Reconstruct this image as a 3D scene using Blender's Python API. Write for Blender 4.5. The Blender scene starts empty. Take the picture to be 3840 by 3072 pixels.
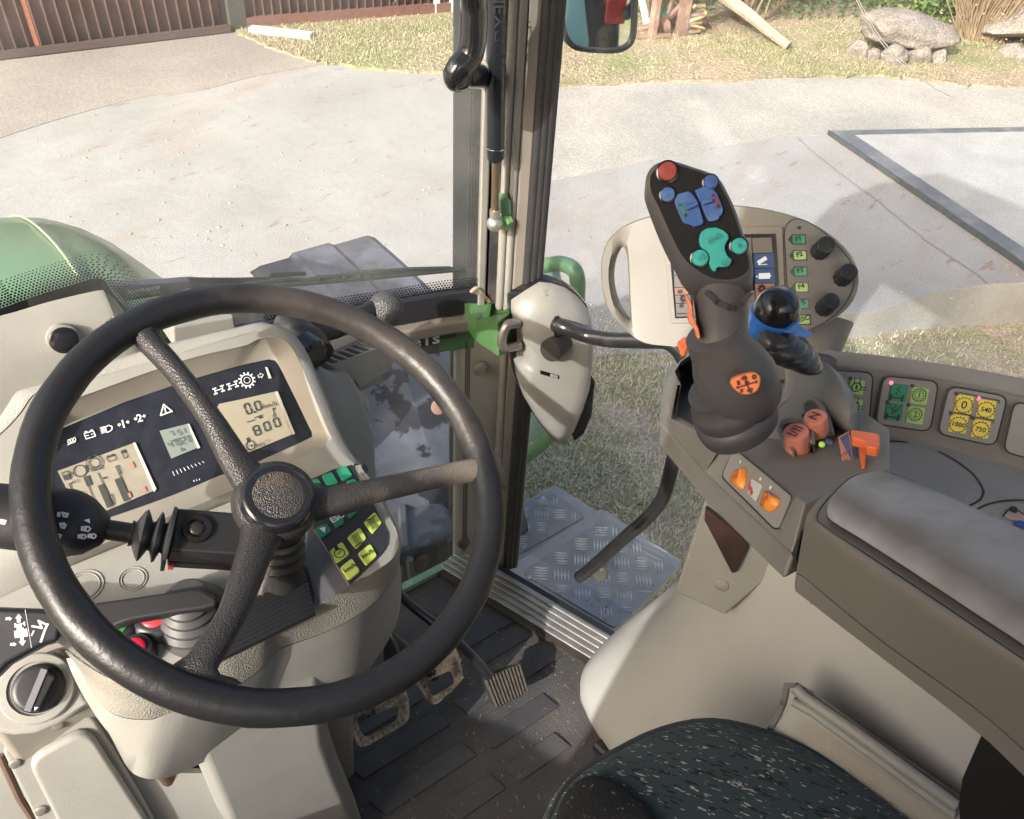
import bpy, bmesh, math, random
from mathutils import Vector, Matrix, noise
V = Vector
rnd = random.Random(7)
sc = bpy.context.scene
# ------------------------------------------------------------------ camera
F_PX = 3076.0; PITCH = math.radians(41.2); YAW = math.radians(38); ROLL = math.radians(3.8)
EYE = V((0, 0, 1.35))
FWD = V((math.sin(YAW)*math.cos(PITCH), math.cos(YAW)*math.cos(PITCH), -math.sin(PITCH)))
_r0 = V((math.cos(YAW), -math.sin(YAW), 0)); _u0 = _r0.cross(FWD)
RGT = _r0*math.cos(ROLL) + _u0*math.sin(ROLL)
UPV = _u0*math.cos(ROLL) - _r0*math.sin(ROLL)
cam = bpy.data.cameras.new('camera'); camo = bpy.data.objects.new('camera', cam)
sc.collection.objects.link(camo); sc.camera = camo
M = Matrix((RGT, UPV, -FWD)).transposed().to_4x4(); M.translation = EYE
camo.matrix_world = M
cam.sensor_fit = 'HORIZONTAL'; cam.sensor_width = 36; cam.lens = 36*F_PX/3840
cam.clip_start = 0.02; cam.clip_end = 600
# ------------------------------------------------------------------ light
SUN_EL = math.radians(31)
SD = V((0.83, 0.27, 0)).normalized()*math.cos(SUN_EL); SD.z = -math.sin(SUN_EL)   # travel direction of the light
sun = bpy.data.lights.new('sun', 'SUN'); sun.energy = 2.0; sun.angle = math.radians(0.5); sun.color = (1, .985, .96)
suno = bpy.data.objects.new('sun', sun); sc.collection.objects.link(suno)
suno.rotation_euler = SD.to_track_quat('-Z', 'Y').to_euler()
w = bpy.data.worlds.new('World'); sc.world = w; w.use_nodes = True
nt = w.node_tree; bg = nt.nodes['Background']
sky = nt.nodes.new('ShaderNodeTexSky'); sky.sky_type = 'NISHITA'; sky.sun_disc = False
sky.sun_elevation = SUN_EL; sky.dust_density = 10; sky.ozone_density = 1.5; sky.air_density = 1; sky.sun_rotation = math.atan2(-SD.x, -SD.y)
nt.links.new(sky.outputs[0], bg.inputs[0]); bg.inputs[1].default_value = 0.15
sc.view_settings.view_transform = 'Standard'; sc.view_settings.look = 'None'; sc.view_settings.gamma = 1
sc.view_settings.exposure = 1.28
sc.cycles.max_bounces = 8; sc.cycles.transparent_max_bounces = 12
sc.cycles.use_denoising = True
# ------------------------------------------------------------------ where a seen point lies on a real surface
def R(x, y): return FWD + RGT*((x-1920)/F_PX) + UPV*((1536-y)/F_PX)
def PD(p, d): return EYE + R(*p)*d
def PL(p, o, n):
    d = R(*p); return EYE + d*((o-EYE).dot(n)/d.dot(n))
def PX(p, v): return PL(p, V((v, 0, 0)), V((1, 0, 0)))
def PY(p, v): return PL(p, V((0, v, 0)), V((0, 1, 0)))
def PZ(p, v): return PL(p, V((0, 0, v)), V((0, 0, 1)))
ZR = dict(A=(0,800,2.156), B=(0,1500,2.156), C=(900,1000,2.156), D=(900,1700,2.156), E=(0,2272,2.156), G=(1000,2272,2.156),
          H=(1600,0,2.464), I=(1600,700,1.7257), J=(2200,550,1.96), K=(2350,1200,1.7253), L=(2900,1200,2.1564), M=(1800,1700,2.1567),
          N=(2840,1700,2.156), O=(2000,2272,1.1717), F=(0,0,.56146), P=(0,0,2.3956), Q=(900,0,2.3956), S=(2050,0,2.3956), T=(2940,0,2.3956), U=(2940,400,1.9167))
def z(k, *pts):
    if not isinstance(pts[0], tuple): pts = (pts,)
    x0, y0, s = ZR[k]
    r = [(x0+a/s, y0+b/s) for a, b in pts]
    return r if len(r) > 1 else r[0]
class Plane:
    def __init__(s, o, n, ux=None):
        s.o = V(o); s.n = V(n).normalized()
        ux = V(ux) if ux else V((1, 0, 0))
        s.x = (ux - s.n*ux.dot(s.n)).normalized(); s.y = s.n.cross(s.x)
    def __call__(s, p, off=0): return PL(p, s.o+s.n*off, s.n)
    def at(s, a, b, off=0): return s.o + s.x*a + s.y*b + s.n*off
    def ab(s, P): d = P-s.o; return d.dot(s.x), d.dot(s.y)
# ------------------------------------------------------------------ objects
def thing(name, label, cat, loc, group=None):
    o = bpy.data.objects.new(name, None); sc.collection.objects.link(o)
    o.location = loc; o.empty_display_size = .02; o['label'] = label; o['category'] = cat
    if group: o['group'] = group
    return o
def tag(o, label, cat, group=None, kind=None):
    if label: o['label'] = label
    if cat: o['category'] = cat
    if group: o['group'] = group
    if kind: o['kind'] = kind
    return o
def world_loc(o):
    return V(o.location) if o.type == 'EMPTY' else V((0, 0, 0))
class MB:
    def __init__(s): s.bm = bmesh.new()
    def face(s, pts):
        vs = [s.bm.verts.new(p) for p in pts]
        return s.bm.faces.new(vs)
    def prism(s, pts, off, inset=None):
        """polygon pts extruded by vector off (optionally the far end inset towards its centre)"""
        c = sum((V(p) for p in pts), V())/len(pts)
        a = [s.bm.verts.new(p) for p in pts]
        b = [s.bm.verts.new(V(p)+off if inset is None else c+(V(p)-c)*inset+off) for p in pts]
        s.bm.faces.new(a); s.bm.faces.new(b[::-1])
        n = len(pts)
        for i in range(n): s.bm.faces.new((a[i], b[i], b[(i+1) % n], a[(i+1) % n]))
    def loft(s, rings, cap0=True, cap1=True, closed=True):
        vr = [[s.bm.verts.new(p) for p in r] for r in rings]
        n = len(rings[0])
        for j in range(len(vr)-1):
            for i in range(n if closed else n-1):
                k = (i+1) % n
                s.bm.faces.new((vr[j][i], vr[j][k], vr[j+1][k], vr[j+1][i]))
        if cap0: s.bm.faces.new(vr[0][::-1])
        if cap1: s.bm.faces.new(vr[-1])
    def ringfill(s, outer, inner):
        n = len(outer)
        a = [s.bm.verts.new(p) for p in outer]; b = [s.bm.verts.new(p) for p in inner]
        for i in range(n): s.bm.faces.new((a[i], a[(i+1) % n], b[(i+1) % n], b[i]))
    def tube(s, pts, r, seg=12, cap=True, flat=None, up=None):
        pts = [V(p) for p in pts]; n = len(pts)
        rr = r if isinstance(r, (list, tuple)) else [r]*n
        t0 = (pts[1]-pts[0]).normalized()
        side = t0.cross(up) if up is not None else t0.orthogonal()
        side.normalize(); rings = []
        for i, p in enumerate(pts):
            t = (pts[min(i+1, n-1)]-pts[max(i-1, 0)]).normalized()
            side = (side - t*side.dot(t)).normalized(); o = t.cross(side)
            fa = flat or 1
            rings.append([p + side*(math.cos(2*math.pi*k/seg)*rr[i]) + o*(math.sin(2*math.pi*k/seg)*rr[i]*fa) for k in range(seg)])
        s.loft(rings, cap, cap)
    def lathe(s, o, axis, prof, seg=24, cap=True):
        """prof: list of (radius, height along axis)"""
        axis = V(axis).normalized(); a = axis.orthogonal().normalized(); b = axis.cross(a)
        rings = [[V(o)+axis*h+(a*math.cos(2*math.pi*k/seg)+b*math.sin(2*math.pi*k/seg))*max(r, 1e-5) for k in range(seg)] for r, h in prof]
        s.loft(rings, cap, cap)
    def box(s, c, ax, ay, az, sx, sy, sz):
        c = V(c); ax, ay, az = V(ax).normalized()*sx/2, V(ay).normalized()*sy/2, V(az).normalized()*sz/2
        s.prism([c-ax-ay-az, c+ax-ay-az, c+ax+ay-az, c-ax+ay-az], az*2)
    def ball(s, c, r, seg=16, sc3=(1, 1, 1)):
        m = Matrix.Translation(c) @ Matrix.Diagonal((sc3[0], sc3[1], sc3[2], 1))
        bmesh.ops.create_uvsphere(s.bm, u_segments=seg, v_segments=seg//2+2, radius=r, matrix=m)
    def stroke(s, pts, w_, n, off=V((0, 0, 0)), closed=False):
        """flat line of width w_ along pts on a plane with normal n"""
        pts = [V(p)+off for p in pts]; m = len(pts)
        if closed: pts = pts+[pts[0], pts[1]]
        for i in range(m if closed else m-1):
            a, b = pts[i], pts[i+1]; d = (b-a)
            if d.length < 1e-7: continue
            d.normalize(); sd = d.cross(n).normalized()*w_/2; e = d*w_*.35
            s.face([a-e-sd, b+e-sd, b+e+sd, a-e+sd])
    def text(s, txt, pl, a, b, size, ang=0, bold=0, sx=1, off=.0006):
        """lettering on plane pl at local (a,b)"""
        cu = bpy.data.curves.new('t', 'FONT'); cu.body = txt; cu.size = size; cu.offset = bold; cu.align_x = 'CENTER'; cu.align_y = 'CENTER'; cu.resolution_u = 2
        ob = bpy.data.objects.new('t', cu); me = bpy.data.meshes.new_from_object(ob)
        ca, sa = math.cos(ang), math.sin(ang)
        for v in me.vertices:
            x, y = v.co.x*sx, v.co.y
            v.co = pl.at(a+x*ca-y*sa, b+x*sa+y*ca, off)
        s.bm.from_mesh(me); bpy.data.objects.remove(ob); bpy.data.curves.remove(cu); bpy.data.meshes.remove(me)
    def build(s, name, mat, parent=None, bevel=0, seg=2, smooth=38, subsurf=0, label=None, solid=0):
        bm = s.bm
        bmesh.ops.remove_doubles(bm, verts=bm.verts, dist=1e-6)
        bmesh.ops.recalc_face_normals(bm, faces=bm.faces)
        for f in bm.faces: f.smooth = True
        if not subsurf and not bevel:
            th = math.radians(smooth)
            for e in bm.edges:
                if len(e.link_faces) == 2 and e.calc_face_angle(0) > th: e.smooth = False
        me = bpy.data.meshes.new(name); bm.to_mesh(me); bm.free()
        me.materials.append(mat)
        o = bpy.data.objects.new(name, me); sc.collection.objects.link(o)
        if solid:
            m = o.modifiers.new('solid', 'SOLIDIFY'); m.thickness = solid; m.offset = 0
        if bevel:
            m = o.modifiers.new('bevel', 'BEVEL'); m.width = bevel; m.segments = seg; m.limit_method = 'ANGLE'; m.angle_limit = math.radians(32); m.harden_normals = True
        if subsurf:
            m = o.modifiers.new('sub', 'SUBSURF'); m.levels = m.render_levels = subsurf
        if parent:
            o.parent = parent
            loc = world_loc(parent); o.matrix_parent_inverse = Matrix.Translation(-loc)
        if label: o['label'] = label
        return o
def crom(pts, n=6, closed=False):
    pts = [V(p) for p in pts]; m = len(pts); out = []
    rng = range(m if closed else m-1)
    for i in rng:
        if closed: p0, p1, p2, p3 = pts[i-1], pts[i], pts[(i+1) % m], pts[(i+2) % m]
        else: p0, p1, p2, p3 = pts[max(i-1, 0)], pts[i], pts[i+1], pts[min(i+2, m-1)]
        for k in range(n):
            t = k/n
            out.append(.5*((2*p1)+(p2-p0)*t+(2*p0-5*p1+4*p2-p3)*t*t+(3*p1-p0-3*p2+p3)*t**3))
    if not closed: out.append(pts[-1])
    return out
def rpoly(pts, r, n=4):
    """round the corners of a 2-D or 3-D polygon"""
    pts = [V(p) for p in pts]; out = []; m = len(pts)
    for i in range(m):
        a, b, c = pts[i-1], pts[i], pts[(i+1) % m]
        rr = r[i] if isinstance(r, (list, tuple)) else r
        d1 = a-b; d2 = c-b; k = min(rr, d1.length*.45, d2.length*.45)
        p, q = b+d1.normalized()*k, b+d2.normalized()*k
        for j in range(n+1):
            t = j/n; out.append(p*(1-t)**2+b*2*t*(1-t)+q*t*t)
    return out
def px2(pts, r, n=4): return [(v.x, v.y) for v in rpoly([V((a, b, 0)) for a, b in pts], r, n)]
def scal(pts, k):
    c = sum((V(p) for p in pts), V())/len(pts); return [c+(V(p)-c)*k for p in pts]
def lerp(a, b, t): return a+(b-a)*t
# ------------------------------------------------------------------ materials
def mat(name, col, rough=.5, metal=0, bump=0, bscale=300, var=0, vscale=8, col2=None, lo=.45, hi=.6, coat=0, kind='noise', spec=.5, detail=4, fine=0, stretch=None, dist=.001, emit=None, trans=0):
    m = bpy.data.materials.new(name); m.use_nodes = True; t = m.node_tree; N = t.nodes; Lk = t.links.new
    b = N['Principled BSDF']; b.inputs['Roughness'].default_value = rough; b.inputs['Metallic'].default_value = metal
    b.inputs['Specular IOR Level'].default_value = spec
    b.inputs['Coat Weight'].default_value = coat
    if emit: b.inputs['Emission Color'].default_value = (*emit[:3], 1); b.inputs['Emission Strength'].default_value = emit[3]
    tc = N.new('ShaderNodeTexCoord'); src = tc.outputs['Object']
    if stretch:
        mp = N.new('ShaderNodeMapping'); mp.inputs['Scale'].default_value = stretch; Lk(src, mp.inputs[0]); src = mp.outputs[0]
    c = (*col, 1); b.inputs['Base Color'].default_value = c
    last = None
    if col2:
        n1 = N.new('ShaderNodeTexNoise'); n1.inputs['Scale'].default_value = vscale; n1.inputs['Detail'].default_value = 6; n1.inputs['Roughness'].default_value = .6; Lk(src, n1.inputs[0])
        r = N.new('ShaderNodeMapRange'); r.inputs[1].default_value = lo; r.inputs[2].default_value = hi; Lk(n1.outputs[0], r.inputs[0])
        mx = N.new('ShaderNodeMix'); mx.data_type = 'RGBA'; Lk(r.outputs[0], mx.inputs[0]); mx.inputs[6].default_value = c; mx.inputs[7].default_value = (*col2, 1); last = mx.outputs[2]
    if var:
        n2 = N.new('ShaderNodeTexNoise'); n2.inputs['Scale'].default_value = vscale*3.3; n2.inputs['Detail'].default_value = 5; Lk(src, n2.inputs[0])
        r2 = N.new('ShaderNodeMapRange'); r2.inputs[1].default_value = .3; r2.inputs[2].default_value = .7; r2.inputs[3].default_value = 1-var; r2.inputs[4].default_value = 1+var; Lk(n2.outputs[0], r2.inputs[0])
        mm = N.new('ShaderNodeMix'); mm.data_type = 'RGBA'; mm.blend_type = 'MULTIPLY'; mm.inputs[0].default_value = 1
        if last: Lk(last, mm.inputs[6])
        else: mm.inputs[6].default_value = c
        Lk(r2.outputs[0], mm.inputs[7]); last = mm.outputs[2]
    if fine:
        n3 = N.new('ShaderNodeTexNoise'); n3.inputs['Scale'].default_value = fine; n3.inputs['Detail'].default_value = 2; Lk(src, n3.inputs[0])
        r3 = N.new('ShaderNodeMapRange'); r3.inputs[1].default_value = .32; r3.inputs[2].default_value = .68; r3.inputs[3].default_value = .72; r3.inputs[4].default_value = 1.28; Lk(n3.outputs[0], r3.inputs[0])
        m3 = N.new('ShaderNodeMix'); m3.data_type = 'RGBA'; m3.blend_type = 'MULTIPLY'; m3.inputs[0].default_value = 1
        if last: Lk(last, m3.inputs[6])
        else: m3.inputs[6].default_value = c
        Lk(r3.outputs[0], m3.inputs[7]); last = m3.outputs[2]
    if last: Lk(last, b.inputs['Base Color'])
    if bump:
        if kind == 'voronoi':
            n4 = N.new('ShaderNodeTexVoronoi'); n4.inputs['Scale'].default_value = bscale; Lk(src, n4.inputs['Vector'])
        else:
            n4 = N.new('ShaderNodeTexNoise'); n4.inputs['Scale'].default_value = bscale; n4.inputs['Detail'].default_value = detail; Lk(src, n4.inputs[0])
        bp = N.new('ShaderNodeBump'); bp.inputs['Strength'].default_value = bump; bp.inputs['Distance'].default_value = dist; Lk(n4.outputs[0], bp.inputs['Height']); Lk(bp.outputs[0], b.inputs['Normal'])
    return m
CREAM = mat('cream_plastic', (.275, .272, .25), .48, bump=.28, bscale=700, var=.04, vscale=7, col2=(.25, .242, .215), lo=.5, hi=.72)
CREAMB = mat('cream_bezel', (.27, .25, .215), .45, bump=.1, bscale=900, var=.03)
CREAMG = mat('cream_grained', (.30, .295, .27), .5, bump=.6, bscale=800, kind='voronoi', var=.05, dist=.0006)
TRIM = mat('pillar_trim', (.30, .285, .255), .55, bump=.3, bscale=500, var=.06, vscale=5, col2=(.26, .24, .205), lo=.5, hi=.7)
GREY = mat('console_grey', (.205, .192, .175), .5, bump=.15, bscale=900, var=.05, vscale=6, col2=(.18, .167, .15), lo=.45, hi=.65)
GREYL = mat('console_panel_grey', (.27, .26, .24), .5, bump=.1, bscale=900, var=.04)
BLACK = mat('black_plastic', (.018, .018, .02), .42, bump=.15, bscale=900)
BLACKG = mat('black_gloss', (.012, .012, .014), .15, bump=0)
RUBBER = mat('black_rubber', (.028, .027, .028), .6, bump=.3, bscale=400, var=.15)
RUBBERD = mat('dusty_rubber', (.035, .034, .034), .6, bump=.3, bscale=300, col2=(.15, .13, .11), vscale=11, lo=.45, hi=.75)
WHITEI = mat('white_print', (.75, .76, .78), .5)
DARKI = mat('dark_print', (.02, .025, .02), .6)
REDC = mat('red_plastic', (.62, .05, .06), .3)
ORANGE = mat('orange_plastic', (.75, .17, .06), .4, var=.08, vscale=40)
ORANGEL = mat('orange_keys', (.85, .27, .04), .3)
SALMON = mat('faded_red_buttons', (.62, .23, .17), .45, var=.1, vscale=60)
GREEN = mat('paint_green', (.10, .20, .105), .35, coat=.2, var=.08, vscale=5, col2=(.15, .28, .14), lo=.45, hi=.7)
GREENB = mat('bonnet_green', (.16, .29, .15), .35, coat=.25, var=.05, vscale=2, col2=(.17, .30, .16), lo=.4, hi=.7)
STEEL = mat('worn_steel', (.42, .38, .33), .38, metal=.85, bump=.2, bscale=120, col2=(.25, .14, .07), vscale=30, lo=.5, hi=.75)
CHROME = mat('bright_steel', (.6, .6, .58), .25, metal=1)
def glass_mat(name, tint=(.93, .97, .95), haze=.02):
    m = bpy.data.materials.new(name); m.use_nodes = True; t = m.node_tree; N = t.nodes; Lk = t.links.new
    N.remove(N['Principled BSDF']); out = N['Material Output']
    tr = N.new('ShaderNodeBsdfTransparent'); tr.inputs[0].default_value = (*tint, 1)
    gl = N.new('ShaderNodeBsdfGlossy'); gl.inputs['Roughness'].default_value = .03
    lw = N.new('ShaderNodeLayerWeight'); pw = N.new('ShaderNodeMath'); pw.operation = 'POWER'; pw.inputs[1].default_value = 4; Lk(lw.outputs['Facing'], pw.inputs[0])
    fr = N.new('ShaderNodeMath'); fr.operation = 'MULTIPLY_ADD'; fr.inputs[1].default_value = .6; fr.inputs[2].default_value = .035; Lk(pw.outputs[0], fr.inputs[0])
    mx = N.new('ShaderNodeMixShader'); Lk(fr.outputs[0], mx.inputs[0]); Lk(tr.outputs[0], mx.inputs[1]); Lk(gl.outputs[0], mx.inputs[2])
    df = N.new('ShaderNodeBsdfDiffuse'); df.inputs[0].default_value = (.8, .8, .78, 1)
    tc = N.new('ShaderNodeTexCoord'); nz = N.new('ShaderNodeTexNoise'); nz.inputs['Scale'].default_value = 7; nz.inputs['Detail'].default_value = 7; Lk(tc.outputs['Object'], nz.inputs[0])
    r = N.new('ShaderNodeMapRange'); r.inputs[1].default_value = .35; r.inputs[2].default_value = .8; r.inputs[3].default_value = haze*.4; r.inputs[4].default_value = haze*3; Lk(nz.outputs[0], r.inputs[0])
    m2 = N.new('ShaderNodeMixShader'); Lk(r.outputs[0], m2.inputs[0]); Lk(mx.outputs[0], m2.inputs[1]); Lk(df.outputs[0], m2.inputs[2])
    Lk(m2.outputs[0], out.inputs[0]); return m
GLASS = glass_mat('window_glass', haze=.045)

def streaks(m_, col, sx, sy, rot, lo, hi, amt=1):
    t = m_.node_tree; N = t.nodes; Lk = t.links.new; b = N['Principled BSDF']
    tc = N.new('ShaderNodeTexCoord'); mp = N.new('ShaderNodeMapping'); mp.inputs['Rotation'].default_value = (0, 0, rot); Lk(tc.outputs['Object'], mp.inputs[0])
    m2 = N.new('ShaderNodeMapping'); m2.inputs['Scale'].default_value = (sx, sy, sy); Lk(mp.outputs[0], m2.inputs[0])
    n = N.new('ShaderNodeTexNoise'); n.inputs['Scale'].default_value = 1; n.inputs['Detail'].default_value = 8; n.inputs['Roughness'].default_value = .65; Lk(m2.outputs[0], n.inputs[0])
    r = N.new('ShaderNodeMapRange'); r.inputs[1].default_value = lo; r.inputs[2].default_value = hi; r.inputs[4].default_value = amt; Lk(n.outputs[0], r.inputs[0])
    mx = N.new('ShaderNodeMix'); mx.data_type = 'RGBA'; Lk(r.outputs[0], mx.inputs[0]); mx.inputs[7].default_value = (*col, 1)
    src = b.inputs['Base Color'].links[0].from_socket if b.inputs['Base Color'].links else None
    if src: Lk(src, mx.inputs[6])
    else: mx.inputs[6].default_value = b.inputs['Base Color'].default_value
    Lk(mx.outputs[2], b.inputs['Base Color'])
# used-cab dirt: small scuffs, specks and pale scratches in the plastics themselves
for _m in (CREAM, CREAMG, TRIM, CREAMB):
    streaks(_m, (.20, .17, .13), 95, 110, .3, .68, .76, .55); streaks(_m, (.24, .21, .17), 9, 14, .9, .60, .80, .35); streaks(_m, (.55, .53, .49), 12, 260, .6, .70, .76, .5)
for _m in (GREY, GREYL):
    streaks(_m, (.30, .28, .26), 14, 240, .5, .71, .76, .5); streaks(_m, (.24, .22, .20), 60, 70, .2, .68, .78, .5)
for _m in (BLACK, RUBBER):
    streaks(_m, (.05, .047, .044), 70, 90, .2, .64, .76, .5)
# ================================================================== OUTDOORS
G = -1.05          # top of the concrete yard
def gp(p, dz=0): return PZ(p, G+dz)
def fx(*p): return z('F', *p)
CONC = mat('yard_concrete', (.325, .318, .308), .85, bump=.5, bscale=9, col2=(.28, .266, .25), vscale=.9, lo=.42, hi=.75, fine=140, dist=.01, var=.05)
streaks(CONC, (.31, .245, .21), .45, 3.2, -.35, .54, .70, .8); streaks(CONC, (.25, .165, .13), 4.5, 14, -.2, .615, .68, .85); streaks(CONC, (.28, .24, .21), .8, 1.1, .4, .60, .72, .45); streaks(CONC, (.40, .395, .39), .4, 1.2, -.3, .55, .7, .6)
CONC2 = mat('old_concrete', (.31, .30, .28), .9, bump=.5, bscale=40, col2=(.43, .395, .35), vscale=.7, lo=.4, hi=.7, fine=120, dist=.005, var=.06)
streaks(CONC2, (.30, .25, .21), 1.2, 5, .3, .6, .75, .5)
CONC3 = mat('tan_concrete', (.25, .225, .205), .9, bump=.5, bscale=40, col2=(.335, .295, .26), vscale=.5, lo=.4, hi=.7, fine=120, dist=.005, var=.06)
SLABW = mat('weighbridge_concrete', (.385, .38, .37), .85, bump=.5, bscale=30, var=.08, vscale=1.2, col2=(.34, .33, .315), lo=.45, hi=.7, fine=150, dist=.006)
SLABW_ = SLABW
EDGE = mat('slab_edge_concrete', (.44, .42, .39), .9, bump=.35, bscale=40, col2=(.34, .32, .29), vscale=2.2, lo=.45, hi=.7, fine=260, dist=.008)
SOIL = mat('soil_and_dry_grass', (.36, .28, .20), .95, bump=1, bscale=26, col2=(.25, .26, .12), vscale=1.1, lo=.42, hi=.62, fine=38, dist=.03, var=.12)
SOIL2 = mat('soil_near_tractor', (.46, .375, .30), .95, bump=1, bscale=40, col2=(.34, .34, .20), vscale=2.2, lo=.44, hi=.6, fine=60, dist=.02, var=.15)
FENCE = mat('brown_sheet', (.215, .135, .13), .5, metal=.0, bump=.2, bscale=30, col2=(.27, .195, .18), vscale=2.5, lo=.45, hi=.8, var=.1)
# base sheet reaches the horizon
m = MB()
m.face([V((-300, -300, -1.36)), V((300, -300, -1.36)), V((300, 300, -1.36)), V((-300, 300, -1.36))])
tag(m.build('ground', SOIL), 'bare earth with thin dry grass stretching away past the yard', 'ground', kind='structure')
def slab(name, pts, mt, dz, label, cat, th=.4):
    mb = MB(); mb.prism([V((p.x, p.y, G+dz)) for p in pts], V((0, 0, -th)))
    return tag(mb.build(name, mt), label, cat, kind='structure')
# main yard slab: broken front edge towards the tractor
edge = [(1500, 1345), (2000, 1345), (2223, 1338), (2300, 1327), (2400, 1325), (2535, 1318), (2700, 1290), (2850, 1262), (2980, 1233), (3080, 1212), (3149, 1186), (3300, 1160), (3480, 1105), (3600, 1080), (3702, 1066), (3840, 1058), (4400, 1020)]
near = []
rnd.seed(3)
for i in range(len(edge)-1):
    a, b = gp(edge[i]), gp(edge[i+1])
    for k in range(4):
        q = lerp(a, b, k/4); q += V((rnd.uniform(-.005, .005), rnd.uniform(-.005, .005), 0)); near.append(q)
near.append(gp(edge[-1]))
left = [V((-1.2, near[0].y+.9, G)), V((-14, near[0].y+.9, G)), V((-14, 30, G)), V((30, 30, G)), V((30, near[-1].y, G))]
yard = slab('yard_pavement', near + left[::-1], CONC, 0, 'pale sunlit concrete yard with a broken edge towards the tractor', 'yard')
yard.data.materials.append(EDGE)
for f in yard.data.polygons:
    if abs(f.normal.z) < .5: f.material_index = 1
# older paving: tan apron before the gate, beige drive on the right
tan = [gp(p, .004) for p in fx((-700, 560), (-300, 390), (0, 290), (150, 243), (300, 205), (420, 190), (540, 160), (690, 132))]
tan = crom(tan, 4) + [gp(p, .004) for p in fx((600, 105), (540, 82), (485, 60), (300, 70), (0, 110), (-500, 170))]
slab('drive_apron', tan, CONC3, .004, 'tan older concrete apron in front of the brown sheet gate', 'paving', .02)
bei = [gp(p, .004) for p in fx((1100, 160), (1165, 177), (1450, 172), (1700, 163), (1900, 168), (2050, 182), (2300, 184), (2700, 185), (2900, 262), (2156, 276), (1745, 283), (1640, 287), (1400, 332), (1165, 380), (1060, 395))]
slab('drive_strip', bei, CONC2, .004, 'beige concrete drive running between grass and white slab', 'paving', .02)
# far grass
gr = [gp(p, .02) for p in fx((500, 68), (520, 76), (560, 95), (620, 118), (690, 131), (800, 143), (960, 158), (1165, 176), (1450, 171), (1700, 161), (1830, 158), (1960, 166), (2050, 180), (2300, 182), (2700, 183))]
grj = []
for i in range(len(gr)-1):
    for k in range(5):
        q = lerp(gr[i], gr[i+1], k/5); grj.append(q+V((rnd.uniform(-.03, .03), rnd.uniform(-.05, .05), 0)))
grass_poly = grj + [gr[-1], V((40, 0, 0)), V((40, 40, 0)), V((gr[0].x, 40, 0))]
slab('verge', grass_poly, SOIL, .02, 'earth verge with patchy dry grass beyond the yard', 'verge', .03)
# near ground beside the tractor: rises to the slab on the left, drops on the right
def rise(x, y): return .27*max(0, min(1, (4.5-x)/2.0))*max(0, min(1, (y-.4)/1.1))
m = MB()
nx, ny = 60, 44; rows = []
for j in range(ny+1):
    row = []
    for i in range(nx+1):
        x = .3+8.2*i/nx; y = -1.2+4.6*j/ny
        zz = -1.33+.02*noise.noise(V((x*1.1, y*1.1, 0)))+.012*noise.noise(V((x*6, y*6, 3)))
        zz += rise(x, y)
        row.append(V((x, y, zz)))
    rows.append(row)
m.loft(rows, False, False, closed=False)
tag(m.build('near_verge', SOIL2), 'brown soil with sparse grass between tractor and slab edge', 'verge', kind='structure')
def near_z(x, y):
    return -1.33+.02*noise.noise(V((x*1.1, y*1.1, 0)))+rise(x, y)
# loose blades
def blades(name, label, n, fpos, h0, h1, wd, cols):
    obs = []
    for ci, (col, share) in enumerate(cols):
        m = MB()
        for _ in range(int(n*share)):
            p = fpos()
            if p is None: continue
            h = rnd.uniform(h0, h1); a = rnd.uniform(0, 6.283); ln = rnd.uniform(.2, 1.6)
            d = V((math.cos(a), math.sin(a), 0)); s = V((-d.y, d.x, 0))*wd*rnd.uniform(.6, 1.4)
            q = p+d*h*ln*.5+V((0, 0, h*.7)); e = p+d*h*ln+V((0, 0, h*(1.05 if ln < .8 else .55)))
            m.bm.faces.new([m.bm.verts.new(v) for v in (p-s, p+s, q+s*.7, q-s*.7)]); m.bm.faces.new([m.bm.verts.new(v) for v in (q-s*.7, q+s*.7, e)])
        me = bpy.data.meshes.new(name); m.bm.to_mesh(me); m.bm.free()
        me.materials.append(col); obs.append(me)
    # one object of all colours
    o = bpy.data.objects.new(name, obs[0]); sc.collection.objects.link(o)
    bm = bmesh.new()
    for k, me in enumerate(obs):
        s0 = len(bm.faces); bm.from_mesh(me); bm.faces.ensure_lookup_table()
        for f in bm.faces[s0:]: f.material_index = k
    me = bpy.data.meshes.new(name); bm.to_mesh(me); bm.free()
    for k in range(len(cols)): me.materials.append(cols[k][0])
    o.data = me
    return tag(o, label, 'grass', kind='stuff')
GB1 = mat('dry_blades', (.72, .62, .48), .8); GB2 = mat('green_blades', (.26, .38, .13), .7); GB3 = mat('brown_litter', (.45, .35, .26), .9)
def pos_near():
    x = rnd.uniform(.85, 5.2); y = rnd.uniform(.3, 2.6)
    if rnd.random() < .35: x = rnd.uniform(1.0, 2.4); y = rnd.uniform(.9, 2.3)
    d = noise.noise(V((x*1.7, y*1.7, 9)))
    if x > 2.6 and rnd.random() < .55: return None
    if d < -.25 and rnd.random() < .6: return None
    return V((x, y, near_z(x, y)))
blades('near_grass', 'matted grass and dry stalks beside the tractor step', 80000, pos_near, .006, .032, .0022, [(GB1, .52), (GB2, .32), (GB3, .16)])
gpx = [gp(p, .02) for p in fx((500, 68), (1165, 176), (1800, 160), (2300, 182))]
def inside(p, poly):
    c = False; n = len(poly)
    for i in range(n):
        a, b = poly[i], poly[i-1]
        if (a.y > p.y) != (b.y > p.y) and p.x < (b.x-a.x)*(p.y-a.y)/(b.y-a.y)+a.x: c = not c
    return c
GF1 = mat('far_dry_blades', (.44, .37, .26), .8); GF2 = mat('far_green_blades', (.22, .26, .11), .7)
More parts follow.
